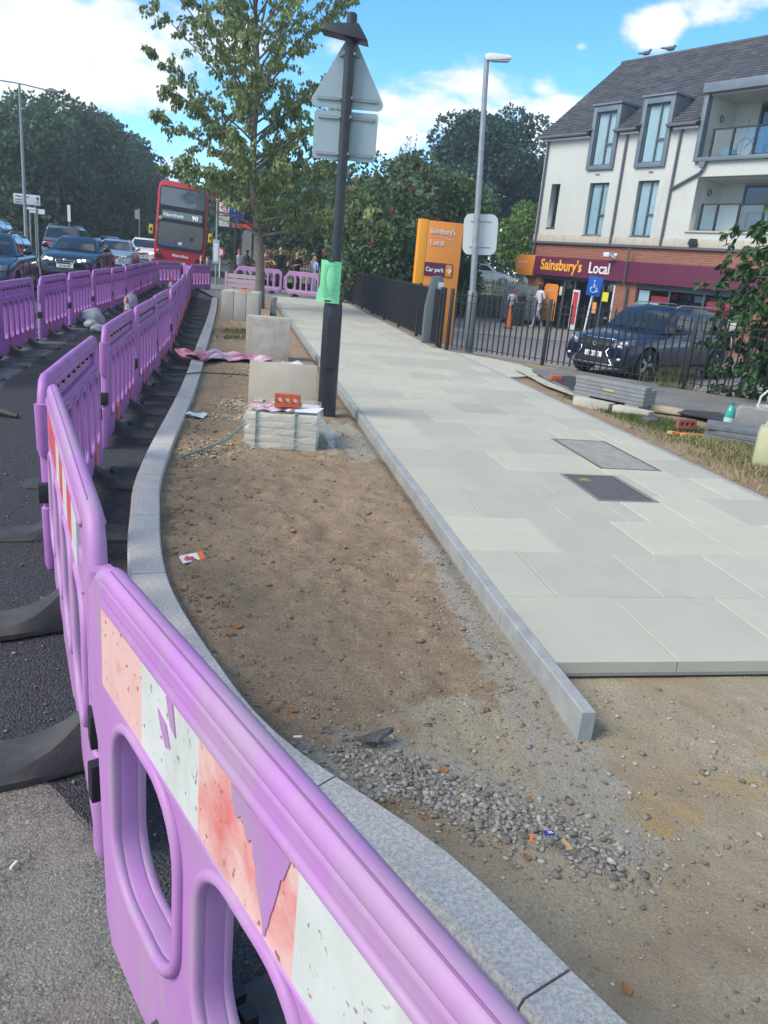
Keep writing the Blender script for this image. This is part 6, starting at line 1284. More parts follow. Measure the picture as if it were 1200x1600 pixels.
MB().tube([(.45, 0, .34), (.05, 0, .80), (-.50, 0, .84), (-.62, 0, .34)], .018, 6).tube([(.05, 0, .80), (-.05, 0, .32), (-.50, 0, .80)], .018, 6).tube([(.45, 0, .34), (-.05, 0, .32)], .012, 5).build('frame', blackpaint, t); MB().tube([(-.42, -.28, 1.06), (-.50, 0, 1.02), (-.42, .28, 1.06)], .014, 5).tube([(-.50, 0, 1.02), (-.50, 0, .8)], .014, 5).build('handlebar', blackm, t); MB().ell((.07, 0, .88), (.13, .07, .03)).build('saddle', blackm, t)
person('person in black', (-4.40, 33.3, 0), R_(25), 1.66, cl('black2', (.015, .015, .018)), cl('black2', (.015, .015, .018)), pose='hold', hair='long', group=g)['label'] = 'person with long dark hair in black clothes behind the right open barrier'
person('person in grey cap and grey top standing next to the pale blue shirt', (-3.78, 34.0, 0), R_(-40), 1.66, cl('grey', (.17, .16, .17)), cl('denim', (.05, .08, .15)), pose='hold', hair=False, cap=cl('capgrey', (.16, .17, .19)), group=g)
person('person in pale blue shirt and light jeans behind the barrier near the black pole', (-3.60, 33.1, 0), R_(-60), 1.58, cl('paleblue', (.22, .36, .62)), cl('lightjeans', (.22, .32, .45)), pose='hold', group=g, shoes=white)
person('person in pink top and black skirt half hidden by the street tree trunk', (-5.92, 34.8, 0), R_(80), 1.70, cl('pink', (.62, .28, .26)), cl('black', (.012, .013, .016)), pose='walk', group=g)
person('person in white top with red cap near the bus shelter', (-7.7, 38.0, .0), R_(40), 1.55, cl('offwhite', (.5, .5, .5)), cl('denim', (.05, .08, .15)), hair=False, cap=cl('redcap', (.5, .03, .03)), group=g)
person('person in white T-shirt and pale grey trousers walking past the shop corner', (5.55, 33.6, -.46), R_(-62), 1.78, cl('white', (.66, .68, .72)), cl('palegrey', (.50, .53, .60)), skind, 'walk', cap=cl('rustcap', (.24, .06, .04)), shoes=white)
t = person('person in white vest with dark shorts beside the orange cone and bins', (4.36, 33.0, -.46), R_(30), 1.5, cl('vest', (.6, .6, .62)), cl('maroonshort', (.10, .03, .05)), mat('mid_skin', (.26, .12, .08), .6), 'hold', bare_legs=True)

# ================================================================ STREET FURNITURE, FAR SIDE
t = thing('bus_stop', 'bus stop pole with red roundel flag, timetable case and white panel by the road', 'bus stop', (-8.28, 36.0, zr(0, 36)), R_(8))
MB().tube([(0, 0, 0), (0, 0, 3.52)], .045, 10).build('pole', galv, t, auto=40); me = MB().lathe([(.13, -.02), (.13, .02)], (0, 0, 3.62), 20, 'y').build('top_disc', mat('roundel_red', (.60, .03, .03), .5), t); MB().lathe([(.07, -.026), (.07, -.021)], (0, 0, 3.62), 16, 'y').build('disc_centre', white, me)
fl = MB().bb(.08, .52, -.015, .015, 2.52, 3.48).build('flag_panel', white, t, bevel=.005); MB().tube([(.30+.12*math.cos(k*.314), -.02, 3.28+.12*math.sin(k*.314)) for k in range(20)], .022, 5, closed=True).build('roundel_ring', MATS['roundel_red'], fl); MB().bb(.13, .47, -.024, -.017, 3.255, 3.305).build('roundel_bar', MATS['roundel_red'], fl)
text('BUS STOP', .05, white, fl, (.18, -.026, 3.262), depth=.001)
MB().bb(.09, .51, -.019, -.016, 3.05, 3.10).build('red_line', MATS['roundel_red'], fl); MB().bb(.09, .51, -.019, -.016, 2.93, 2.98).build('dark_line', mat('print_navy', (.05, .07, .15), .6), fl); MB().bb(.10, .50, -.019, -.016, 2.55, 2.88).build('route_panel', mat('route_cream', (.60, .62, .42), .6), fl)
cs = MB().bb(-.15, .13, -.06, .06, .95, 1.95).build('timetable_case', mat('case_grey', (.38, .44, .45), .5), t, bevel=.01); MB().bb(-.10, .08, -.066, -.062, 1.05, 1.80).build('timetable', white, cs)
t = thing('bus_shelter', 'black framed glass bus shelter with red strip under its roof', 'bus shelter', (-9.7, 41.5, .1), R_(8))
MB().bb(0, 2.3, -.1, 3.2, 2.45, 2.62).build('roof', blackpaint, t); MB().bb(.9, 2.3, -.13, -.102, 2.47, 2.68).build('red_strip', mat('red_glow', (.75, .04, .03), .4), t); text('Bus Stop', .13, white, t, (1.0, -.135, 2.52), depth=.002)
for x, y in ((1.35, 0), (2.25, 0), (1.35, 3.0), (2.25, 3.0)): MB().bb(x-.05, x+.05, y-.05, y+.05, 0, 2.45).build('post', blackpaint, t)
MB().bb(1.40, 2.20, -.01, .01, .95, 2.4).build('glass_panel', rail_glass, t); MB().bb(1.40, 2.20, -.01, .01, .15, .85).build('glass_panel', rail_glass, t); MB().bb(1.40, 2.20, -.03, .03, .86, .94).build('rail', blackpaint, t); MB().bb(1.5, 1.95, .5, 2.8, .45, .5).build('bench', mat('bench_red', (.3, .04, .04), .6), t); MB().bb(2.23, 2.25, .1, 2.9, .3, 2.4).build('glass_panel', rail_glass, t)
t = thing('route_sign_post', 'black post with a round blue sign in front of the bus shelter', 'sign post', (-7.05, 34.0, 0), R_(40))
MB().tube([(0, 0, 0), (0, 0, 2.9)], .055, 8).tube([(0, 0, 0), (0, 0, .95)], .10, 8).build('post', blackpaint, t); MB().lathe([(.36, -.01), (.36, .01)], (0, -.07, 2.95), 24, 'y').build('blue_disc', mat('sign_blue', (.01, .07, .45), .45), t)
for i, (x, y) in enumerate(((-10.1, 40.6), (-9.95, 41.3))):
    t = thing('yellow_post', 'thin yellow post right of the bus front, %s' % ('the nearer one' if i == 0 else 'the farther one'), 'bollard', (x, y, .08), 0, 'yellow posts'); MB().tube([(0, 0, 0), (0, 0, 1.0)], .04, 8).build('post', mat('post_yellow', (.6, .36, .05), .6), t); MB().tube([(0, 0, .8), (0, 0, .9)], .043, 8).build('white_band', white, t)
t = thing('works_sign', 'small red and white round works sign on a frame beside the bus', 'sign', (-9.6, 42.5, .1), 0); MB().lathe([(.26, -.01), (.26, .01)], (0, 0, 1.25), 16, 'y').build('disc', MATS['roundel_red'], t); MB().lathe([(.17, -.016), (.17, -.011)], (0, 0, 1.25), 16, 'y').build('disc_centre', white, t); MB().bb(-.03, .03, 0, .04, 0, 1.05).build('post', white, t)
t = thing('flower_trough', 'green planter trough with red flowers behind the black post', 'planter', (-8.3, 38.6, 0), R_(5)); MB().bb(0, 1.3, 0, .5, .1, .75).build('trough', mat('trough_green', (.04, .08, .05), .8), t, bevel=.03)
P = np.column_stack([rng.uniform(0, 1.3, 300), rng.uniform(0, .5, 300), rng.uniform(.7, 1.0, 300)]); link('flowers', leaf_mesh('flowers', P, rng.normal(size=(300, 3))+[0, 0, .5], np.full(300, .12), .7), t, mat('planter_leaf', (.05, .10, .03), .8), kind='stuff')
P = P[:60]+[0, 0, .06]; link('red_blooms', leaf_mesh('red_blooms', P, rng.normal(size=(60, 3)), np.full(60, .1), .9), t, mat('bloom_red', (.45, .03, .03), .7), kind='stuff')
# far-left lamp column and direction signs
t = thing('double_arm_lamp', 'tall dark lamp column with two arms rising above the trees on the left', 'street lamp', (-17.5, 38.0, 0), R_(10))
MB().tube([(0, 0, 0), (0, 0, 2), (0, 0, 7.6)], [.11, .08, .05], 10).build('column', greypaint, t, auto=40)
for s, dz in ((-1, .02), (1, -.15)): MB().tube([(0, 0, 7.6), (s*1.1, 0, 7.62+dz)], .03, 6).build('arm', greypaint, t); MB().prism([(s*1.0, 7.58+dz), (s*1.25, 7.54+dz), (s*1.75, 7.58+dz), (s*1.35, 7.72+dz)], -.14, .14, 'y').build('lantern', greypaint, t, bevel=.01)
t = thing('direction_sign', 'white direction board with black lettering and an arrow above the traffic on the left', 'road sign', (-18.4, 40.0, 0), R_(12))
MB().bb(-.50, .68, -.02, .02, 2.72, 3.18).build('board', mat('board_white', (.62, .66, .68), .6), t, bevel=.01)
for z, s_ in ((3.03, 'Villiers Road'), (2.89, 'Industrial'), (2.77, 'Estates')): text(s_, .135, blackprint, t, (-.44, -.024, z), depth=.001, bold=.002, sx=.9 if z > 3 else .8)
MB().bb(.555, .585, -.028, -.022, 2.80, 3.04).prism([(.49, 3.0), (.65, 3.0), (.57, 3.12)], -.028, -.022, 'y').build('arrow', blackprint, t)
for x in (.18, .42): MB().tube([(x, .05, 0), (x, .05, 3.1)], .04, 6).build('post', greypaint, t)
t = thing('small_sign_plates', 'small white sign plates on a post just below the direction board', 'road sign', (-17.75, 39.6, 0), R_(12)); MB().bb(-.40, .02, -.01, .01, 2.50, 2.60).build('plate', white, t); MB().bb(-.26, .02, -.01, .01, 2.37, 2.47).build('plate', white, t); MB().bb(.13, .42, -.01, .01, 2.34, 2.56).build('plate', white, t); MB().tube([(.07, .03, 0), (.07, .03, 2.6)], .03, 6).build('post', greypaint, t)
t = thing('white_banner_sign', 'narrow white upright banner sign in the dark trees above the dark blue hatchback', 'sign', (-21.0, 51.5, 0), R_(10)); MB().bb(-.09, .09, -.01, .01, 2.3, 3.25).build('banner', white, t); MB().tube([(0, .03, 0), (0, .03, 3.3)], .035, 6).build('post', greypaint, t)
t = thing('lamp_post_sign', 'thin pale post with a small plate left of the red bus', 'sign post', (-18.2, 56.0, 0)); MB().bb(-.2, .12, -.01, .01, 2.9, 3.5).build('plate', greypaint, t); MB().tube([(0.1, .03, 0), (.1, .03, 3.6)], .04, 6).build('post', galv, t)

# disabled bay sign
t = thing('disabled_bay_sign', 'blue sign with a white wheelchair symbol on a leaning white post in the forecourt', 'sign', (5.16, 23.2, -.5), R_(10)); t.rotation_euler = (0, R_(4), R_(10))
MB().tube([(0, 0, 0), (0, 0, 2.18)], .025, 8).build('post', white, t, auto=40); bd = MB().bb(-.21, .21, -.045, -.03, 1.68, 2.20).build('blue_board', mat('sign_blue2', (.01, .13, .55), .4), t, bevel=.004)
m = MB().tube([(.02, -.05, 1.84), (-.02, -.05, 1.82)], .001, 4); m = MB(); m.tube([(-.02+.085*math.cos(a*.35+2.2), -.048, 1.855+.085*math.sin(a*.35+2.2)) for a in range(13)], .011, 4); m.tube([(-.03, -.048, 2.03), (-.02, -.048, 1.90), (.07, -.048, 1.90), (.10, -.048, 1.80), (.13, -.048, 1.81)], .012, 4); m.tube([(-.02, -.048, 1.96), (.05, -.048, 1.96)], .010, 4); m.ell((-.03, -.048, 2.085), (.026, .004, .026), 10, 6); m.build('wheelchair_symbol', white, bd)
# bins and cone near the shop
t = thing('wheeled_cage', 'tall grey cage trolley with crumpled wrap next to the shop corner', 'trolley', (5.05, 35.2, -.46), R_(-25)); cg = mat('cage_wrap', (.10, .13, .13), .4, (.30, .36, .36), 6, lo=.5, hi=.75, bump=1, bscale=6)
MB().bb(-.75, .75, -.35, .35, .2, 1.62).build('wrapped_load', cg, t, bevel=.05)
for x in (-.72, 0, .72): MB().bb(x-.02, x+.02, -.38, -.35, .1, 1.68).build('upright', greypaint, t)
for x in (-.6, .6): MB().lathe([(.07, -.02), (.07, .02)], (x, -.3, .07), 12, 'y').build('castor', blackm, t)
t = thing('litter_bin', 'round dark grey litter bin beside the walking person in white', 'bin', (4.75, 33.9, -.46)); MB().lathe([(.20, 0), (.24, .05), (.25, .95), (.27, 1.0), (.27, 1.22), (.16, 1.34)], n=18).build('body', mat('bin_grey', (.05, .06, .065), .5), t, auto=40); MB().bb(-.15, .15, -.275, -.2, 1.03, 1.15).build('opening', blackm, t); MB().lathe([(.262, .93), (.262, .97)], n=18).build('band', galv, t)
def cone(name, loc, h, label, c2=white, r=None):
    t = thing(name, label, 'traffic cone', loc); r = r or h*.25; MB().lathe([(r, .03), (r*.68, h*.34)], n=14).build('cone_foot', orangep if 'orange' in label else mat('cone_red', (.62, .05, .03), .5), t, auto=40); MB().lathe([(r*.40, h*.66), (r*.12, h), (r*.08, h)], n=14).build('cone_body', orangep if 'orange' in label else mat('cone_red', (.62, .05, .03), .5), t, auto=40); MB().lathe([(r*.68, h*.34), (r*.40, h*.66)], n=14).build('white_band', c2, t, auto=40); MB().bb(-r*1.2, r*1.2, -r*1.2, r*1.2, 0, .035).build('base', blackm, t)
    return t
cone('traffic_cone', (4.17, 31.8, -.46), .95, 'tall orange cone standing in front of the person by the bins', orangep, .14); cone('traffic_cone', (2.45, 28.3, -.5), .5, 'small red and white cone by the wall behind the lamp column')
cone('traffic_cone', (-6.30, 18.6, zr(0, 18)), .42, 'red and white cone among the feet of the traffic side barriers, the nearer one'); cone('traffic_cone', (-8.55, 30.0, zr(0, 30)), .5, 'red and white cone at the far end of the traffic side barriers')
sandb = mat('sandbag_white', (.42, .46, .50), .6, (.32, .35, .38), 6, bump=.5, bscale=12)
def sack(x, y, s, rz, label, tall=1.0):
    me = bpy.data.meshes.new('s'); bm = bmesh.new(); bmesh.ops.create_icosphere(bm, subdivisions=3, radius=1)
    for v in bm.verts:
        n_ = mnoise.noise(v.co*1.7+Vector((x, y, 0))); v.co *= 1+.25*n_; v.co.x *= .19*s; v.co.y *= .13*s; v.co.z *= .10*s*tall; v.co.z = max(v.co.z, -.08*s)
    bm.to_mesh(me); bm.free(); o = link('sandbag', me, None, sandb, smooth=True); o.location = (x, y, zr(x, y)+.09*s); o.rotation_euler = (0, 0, rz); return tag(o, label, 'sandbag', 'white sandbags on barrier feet')
sack(-6.08, 15.9, 1.25, .6, 'white sandbag lying over a rubber foot by the third barrier of the traffic row', 1.7); sack(-5.85, 15.2, 1.0, 1.9, 'flat whitish sandbag just left of the rounded white one'); sack(-5.45, 14.6, .9, .2, 'creased grey sandbag on the rubber foot nearest the camera'); sack(-6.75, 20.2, 1.2, 1.3, 'upright pointed white sandbag beside the small red cone', 2.4)
t = MB().tube([(-3.9, 7.3, -.07), (-3.7, 7.2, -.05), (-3.45, 7.15, -.09)], [.03, .05, .02], 6).build('rubber_piece', rubber); tag(t, 'loose curved black rubber piece on the road at the left edge', 'rubber piece')

# ================================================================ TREES
def leafmat(name, a, b, isl=.35, tr=.3, sc=2.0): return mat(name, a, .6, b, sc, island=isl, trans=tr, spec=.3)
lm_street = leafmat('street_leaf', (.165, .225, .085), (.25, .31, .13)); lm_dark = leafmat('dark_leaf', (.046, .100, .060), (.078, .140, .076), .4, .3, .35); lm_olive = leafmat('olive_leaf', (.050, .092, .040), (.085, .130, .055), .4, .3, .4)
lm_mid = leafmat('mid_leaf', (.08, .145, .072), (.13, .20, .10), .4, .25, .8); lm_wispy = leafmat('wispy_leaf', (.11, .155, .09), (.165, .21, .125), .3, .3, 1.0); lm_pine = leafmat('pine_leaf', (.028, .080, .070), (.048, .115, .092), .4, .2, .4)
lm_lime = leafmat('lime_leaf', (.10, .19, .035), (.16, .26, .06), .3, .3, 1.2); lm_cherry = leafmat('cherry_leaf', (.028, .080, .030), (.055, .125, .040), .4, .2, 2.5)
def rot_unit(n):
    q = rng.normal(size=(n, 3)); return q/np.linalg.norm(q, axis=1, keepdims=True)
def street_tree(base, H, prof, nmain, label, lm, leaf=.125, lean=(-.35, 0), trunk_r=.105, nleaf=10, zmin=2.2, droop=1.1, seed=3, fork=.5):
    rs = np.random.default_rng(seed); t = thing('street_tree', label, 'tree', base)
    def tp(z): u = z/H; return Vector((lean[0]*min(1, u*1.6)+.07*math.sin(z*1.3), lean[1]*u+.05*math.sin(z*.9+1), z))
    MB().tube([tp(z)+Vector((0, 0, 0)) for z in np.linspace(-.05, H*.96, 22)], [trunk_r*(1.25 if z < .15 else 1.0)*(1-.86*(z/H))+.012*math.sin(z*5) for z in np.linspace(-.05, H*.96, 22)], 12).build('trunk', barkm, t, smooth=True)
    LP, LD = [], []; br = MB()
    for i in range(nmain):
        f = (i+.5)/nmain; z0 = zmin+(H*.9-zmin)*f**1.15; az = i*2.39996+rs.uniform(-.3, .3); Lr = np.interp(z0, [p[0] for p in prof], [p[1] for p in prof])*rs.uniform(.82, 1.1)*(1+max(0, .34-f)*1.1*math.cos(az))
        el = np.interp(f, [0, .5, 1], [.28, .75, 1.15])+rs.uniform(-.12, .12); p0 = tp(z0); d = Vector((math.cos(az)*math.cos(el), math.sin(az)*math.cos(el), math.sin(el)))
        k = 8; pts = [p0]; LL = Lr/max(.35, math.cos(el))*.92
        for j in range(1, k+1):
            bend = Vector((math.cos(az), math.sin(az), 0))*.06*j+Vector((rs.uniform(-.1, .1), rs.uniform(-.1, .1), -.05*j if f < .35 else .02)); dd = (d+bend*.5).normalized(); pts.append(pts[-1]+dd*LL/k)
        r0 = .034*(1-f*.5)*min(1.2, LL/2.2); br.tube(pts, [r0*(1-.85*j/k)+.003 for j in range(k+1)], 6)
        for j in range(2, k+1):
            for s in range(3 if j < k else 4):
                q = pts[j]; dd = (Vector(rot3(rs))*.9+d*.7+Vector((0, 0, .1))).normalized(); tl = rs.uniform(.35, .85)*(.55+.45*(1-j/k))*(1.0 if f < .8 else .7); tw = [q]
                for m_ in range(3): tw.append(tw[-1]+(dd+Vector((0, 0, -.10*m_*droop))).normalized()*tl/3)
                br.tube(tw, [.008, .006, .004, .002], 4, cap=False)
                dens = nleaf*(1.15 if f < .45 else (.8 if f < .7 else .42))
                for _ in range(int(dens*rs.uniform(.5, 1.4))):
                    a = rs.uniform(.2, 1)*3; ii = min(2, int(a)); pp = tw[ii].lerp(tw[ii+1], a-ii); off = Vector(rot3(rs))*.07; LP.append(tuple(pp+off)); LD.append((off.x*5+rs.normal()*.35, off.y*5+rs.normal()*.35, -.8*droop+rs.normal()*.35))
    br.build('branches', barkm, t, smooth=True, kind='stuff')
    LP = np.array(LP); LD = np.array(LD); ok = LP[:, 2] > 2.5-.36*LP[:, 0]; LP, LD = LP[ok], LD[ok]; sz = leaf*rs.uniform(.7, 1.25, len(LP)); link('crown', leaf_mesh('crown', LP, LD, sz, .62, .10), t, lm, kind='stuff'); return t
def rot3(rs): q = rs.normal(size=3); return q/np.linalg.norm(q)
street_tree((-4.21, 23.8, -.05), 9.6, [(1.9, 2.8), (3.5, 2.8), (5.0, 2.6), (6.5, 2.5), (8.0, 2.0), (9.6, .9)], 60, 'leafy young street tree standing between the slab stacks with airy top and drooping leaves', lm_street, .125, seed=11, nleaf=33, zmin=1.95, trunk_r=.15)
def crown_tree(name, label, loc, H, R, n, size, lm, shape='round', base=.12, trunk=.22, seed=1, inner=.35, blobs=26, cat='tree', group=None, squash=1.0, bark=barkm, depth=1.0):
    rs = np.random.default_rng(seed); t = thing(name, label, cat, loc, 0, group)
    zc0, zc1 = H*base, H; zc = (zc0+zc1)/2; hz = (zc1-zc0)/2
    # clump centres inside an uneven envelope
    u = rs.normal(size=(blobs, 3)); u /= np.linalg.norm(u, axis=1, keepdims=True); rad = rs.uniform(.45, .86, blobs)**.8
    cen = u*rad[:, None]*np.array([R, R*depth, hz])*rs.uniform(.85, 1.1, (blobs, 1))+[0, 0, zc]; cr = rs.uniform(.24, .42, blobs)*min(R, hz)*1.05
    if shape == 'cone': k = 1-.75*np.clip((cen[:, 2]-zc0)/(zc1-zc0), 0, 1); cen[:, 0] *= k*1.35; cen[:, 1] *= k*1.35; cr *= (.5+.6*k)
    if shape == 'flat': cen[:, 2] = np.where(cen[:, 2] < zc, cen[:, 2]*.9+zc*.1, cen[:, 2])
    b_ = rs.integers(0, blobs, n); v = rs.normal(size=(n, 3)); v /= np.linalg.norm(v, axis=1, keepdims=True); rr = np.where(rs.random(n) < inner, rs.random(n)**.5, rs.uniform(.86, 1.08, n))
    P = cen[b_]+v*(cr[b_]*rr)[:, None]; P[:, 2] = np.maximum(P[:, 2]*H/np.percentile(P[:, 2], 99.7), .05); 
    D = v*.55+rs.normal(size=(n, 3))*.55+np.array([0, 0, -.35]); sz = size*rs.uniform(.6, 1.35, n)
    link('crown', leaf_mesh('crown', P, D, sz, .72, .12), t, lm, kind='stuff')
    top = Vector((rs.uniform(-.1, .1)*R, 0, H*.8)); MB().tube([(0, 0, -.3), (.02*R, 0, H*.25), tuple(top*.6), tuple(top)], [trunk*1.15, trunk, trunk*.6, trunk*.15], 10).build('trunk', bark, t, smooth=True)
    lb = MB()
    for i in range(min(blobs, 14)):
        c = Vector(cen[i]); s0 = Vector((0, 0, max(H*base*1.1, c.z*.55))); lb.tube([s0, s0.lerp(c, .5)+Vector((0, 0, -.05*H)), c], [trunk*.38, trunk*.22, trunk*.06], 6)
    lb.build('limbs', bark, t, smooth=True, kind='stuff'); return t
GL = 'trees along the far side of the road'
for i, (x, y, H, R, l) in enumerate([(-33.0, 52, 8.9, 6.0, 'dark tree at the far left edge behind the direction board'), (-27.2, 58, 9.9, 5.6, 'broad dark tree behind the double armed lamp column'), (-28.0, 65, 11.2, 6.0, 'tallest dark tree just right of the lamp column'), (-29.2, 73, 11.9, 5.6, 'olive tinted tree, third from the lamp column'), (-31.0, 83, 12.1, 5.6, 'dark rounded tree above the silver hatchback'), (-33.2, 95, 12.1, 5.4, 'dark tree stepping down towards the bus'), (-36.2, 110, 11.4, 5.4, 'lower tree with ragged edge left of the bus roof'), (-40.2, 128, 10.2, 6.0, 'farthest and lowest tree of the dark line beside the bus')]):
    crown_tree('roadside_tree', l, (x, y, -.1), H, R, 30000, .28+.003*(y-50), lm_olive if i in (3, 6) else lm_dark, base=.04, trunk=.3, seed=20+i, blobs=34, group=GL, inner=.30)
def hedge(name, label, pts, h, w, n, size, lm, seed, cat='hedge'):
    rs = np.random.default_rng(seed); t = thing(name, label, cat, (pts[0][0], pts[0][1], 0)); A = np.array(pts); L = len(A)-1; k = rs.integers(0, L, n); f = rs.random(n)
    c = A[k]*(1-f[:, None])+A[k+1]*f[:, None]; P = np.zeros((n, 3)); P[:, :2] = c-A[0]+rs.normal(size=(n, 2))*w*.5; top = h*(1+.35*fbm(c[:, 0]*.35, c[:, 1]*.35, 3)*2); P[:, 2] = rs.random(n)**.8*top-.2
    link('foliage', leaf_mesh('foliage', P, rs.normal(size=(n, 3))+[0, 0, -.2], size*rs.uniform(.6, 1.3, n), .75, .12), t, lm, kind='stuff'); return t
hedge('undergrowth', 'very dark undergrowth filling the foot of the tree line beyond the traffic', [(-44, 44), (-25.5, 52), (-25.8, 70), (-29, 95), (-34, 125), (-36, 150)], 4.2, 2.6, 30000, .42, lm_dark, 5)
hedge('far_hedge', 'dark distant hedge closing the road behind the bus and shelter', [(-33, 150), (-24, 118), (-15, 96), (-6, 88), (4, 86), (24, 84)], 5.4, 3.0, 24000, .62, lm_dark, 6)
GB = 'trees beyond the path end'
for i, (px, x, y, H, R, lm, l) in enumerate([(0, -10.6, 62, 8.2, 4.2, lm_dark, 'dark broad tree behind the bus shelter'), (0, -6.2, 56, 7.4, 3.8, lm_dark, 'dark tree behind the waiting people'), (0, -2.9, 50, 6.6, 3.2, lm_mid, 'green tree behind the black sign pole'), (0, -15.5, 78, 8.5, 4.5, lm_dark, 'dark tree right of the bus behind the stop')]):
    crown_tree('park_tree', l, (x, y, -.2), H, R, 11000, .36, lm, base=.10, trunk=.2, seed=40+i, group=GB, inner=.35)
rw = crown_tree('berry_tree', 'dense green tree dotted with red berries left of the orange totem sign', (-1.0, 30.5, -.3), 5.4, 2.3, 15000, .17, lm_mid, base=.02, trunk=.12, seed=51, blobs=30, inner=.4)
rs = np.random.default_rng(9); cs = rot_unit(34)*[2.15, 2.15, 2.2]+[0, 0, 2.6]; cs = cs[(cs[:, 1] < .9)]; P = np.repeat(cs, 9, 0)+rs.normal(size=(len(cs)*9, 3))*.05; stones('berries', P, np.full(len(P), .024), mat('berry_red', (.38, .03, .022), .4), rw, flat=1.0, kind='stuff')
crown_tree('willow_like_tree', 'tall grey green wispy tree with upright shoots between the sign pole and the lamp column', (-.2, 34.0, -.3), 6.0, 2.1, 12000, .19, lm_wispy, base=.18, trunk=.14, seed=52, blobs=30, shape='cone', inner=.5)
sh = [c for c in C.objects if c.name.startswith('willow_like_tree')][0]; P = []; D = []; m = MB(); rs = np.random.default_rng(4)
for i in range(46):
    x, y = rs.uniform(-1.5, 1.4), rs.uniform(-.8, .8); z0 = 4.7-abs(x)*.8; h_ = rs.uniform(.8, 2.2)*(1-abs(x)*.25); dx = rs.uniform(-.2, .25)+x*.12; m.tube([(x, y, z0), (x+dx*.5, y, z0+h_*.6), (x+dx, y, z0+h_)], [.012, .008, .003], 4, cap=False)
    for k in range(34): f = rs.random(); P.append((x+dx*f+rs.normal()*.03, y+rs.normal()*.03, z0+h_*f)); D.append((rs.normal()*.6, rs.normal()*.6, .7))
m.build('shoots', barkm, sh, kind='stuff'); link('shoot_leaves', leaf_mesh('shoot_leaves', np.array(P), np.array(D), rs.uniform(.08, .17, len(P)), .4, .08), sh, lm_wispy, kind='stuff')
crown_tree('green_tree', 'mid green bushy tree behind the totem and lamp column', (1.6, 36.5, -.4), 5.7, 2.5, 14000, .20, lm_mid, base=.02, trunk=.14, seed=53, blobs=30, inner=.4)
crown_tree('large_pine', 'large dark blue green tree with flat rounded top behind the lamp column', (5.7, 66, .3), 12.7, 4.5, 44000, .27, lm_pine, base=.33, trunk=.42, seed=54, blobs=36, inner=.25, depth=.8, shape='flat')
crown_tree('dark_tree', 'dark tree filling the space under the large pine crown', (2.6, 60, .3), 7.6, 3.4, 12000, .34, lm_pine, base=.14, trunk=.3, seed=55, inner=.3)
crown_tree('dark_tree', 'dark low tree right of the large pine against the shop wall', (9.6, 68, .3), 9.0, 2.6, 9000, .36, lm_pine, base=.22, trunk=.3, seed=56, inner=.3)
crown_tree('lime_tree', 'bright yellow green bush tree touching the left corner of the shop building', (7.1, 51, 0), 5.7, 1.6, 9000, .22, lm_lime, base=.24, trunk=.1, seed=57, inner=.4)
# cherry behind the railing at the right edge, reaching into the frame
def cherry():
    rs = np.random.default_rng(21); t = thing('cherry_tree', 'dark green broad leaved tree hanging in from the right edge behind the railing', 'tree', (6.62, 13.1, -.5)); H = 5.2
    MB().tube([(0, 0, -.05), (.03, 0, 1.2), (-.05, .05, 2.6), (0, 0, 4.4)], [.09, .075, .055, .02], 10).build('trunk', barkm, t, smooth=True); br = MB(); LP = []; LD = []
    for i in range(62):
        f = (i+.5)/62; z0 = .35+3.9*f; az = i*2.39996; Lr = np.interp(f, [0, .3, .6, 1], [1.35, 1.55, 1.4, .9])*rs.uniform(.8, 1.15); d = Vector((math.cos(az), math.sin(az), .25)); pts = [Vector((0, 0, z0))]
        for j in range(6): pts.append(pts[-1]+(d+Vector((rs.uniform(-.15, .15), rs.uniform(-.15, .15), -.12*j))).normalized()*Lr/6)
        br.tube(pts, [.022*(1-.13*j) for j in range(7)], 5)
        for j in range(1, 7):
            for s in range(4):
                q = pts[j]; dd = (Vector(rot3(rs))*.9+d*.6+Vector((0, 0, -.25))).normalized(); tl = rs.uniform(.12, .34); tw = [q, q+dd*tl*.5, q+dd*tl+Vector((0, 0, -.04))]; br.tube(tw, [.005, .004, .002], 4, cap=False)
                for m_ in range(11): pp = tw[1].lerp(tw[2], rs.random())+Vector(rot3(rs))*.03; LP.append(tuple(pp)); LD.append((dd.x*.5+rs.normal()*.45, dd.y*.5+rs.normal()*.45, -.75+rs.normal()*.3))
    br.build('branches', barkm, t, smooth=True, kind='stuff'); LP = np.array(LP); link('crown', leaf_mesh('crown', LP, np.array(LD), rs.uniform(.10, .18, len(LP)), .50, .10), t, lm_cherry, kind='stuff')
cherry()

# ================================================================ BACK OF THE CAR PARK: wall, pickets, grass bank
t = thing('retaining_wall', 'low grey retaining wall at the back of the car park', 'wall', (0, 0, 0)); wst = mat('wall_stone', (.20, .19, .17), .95, (.13, .125, .11), 3, bump=.6, bscale=12)
wp = [(-3.3, 37.4), (.5, 37.8), (4.2, 38.6), (9.5, 42.5)]
for a, b in zip(wp, wp[1:]):
    L_ = math.hypot(b[0]-a[0], b[1]-a[1]); n = int(L_/1.0)
    for k in range(n):
        f0, f1 = k/n, (k+1)/n; x0, y0, x1, y1 = a[0]+(b[0]-a[0])*f0, a[1]+(b[1]-a[1])*f0, a[0]+(b[0]-a[0])*f1, a[1]+(b[1]-a[1])*f1
        MB().box(((x0+x1)/2, (y0+y1)/2, .02), (L_/n-.01, .3, 1.04), math.atan2(b[1]-a[1], b[0]-a[0])).build('wall_panel', wst, t)
bank = mat('bank_grass', (.075, .105, .035), .95, (.14, .15, .06), .8, bump=.6, bscale=6)
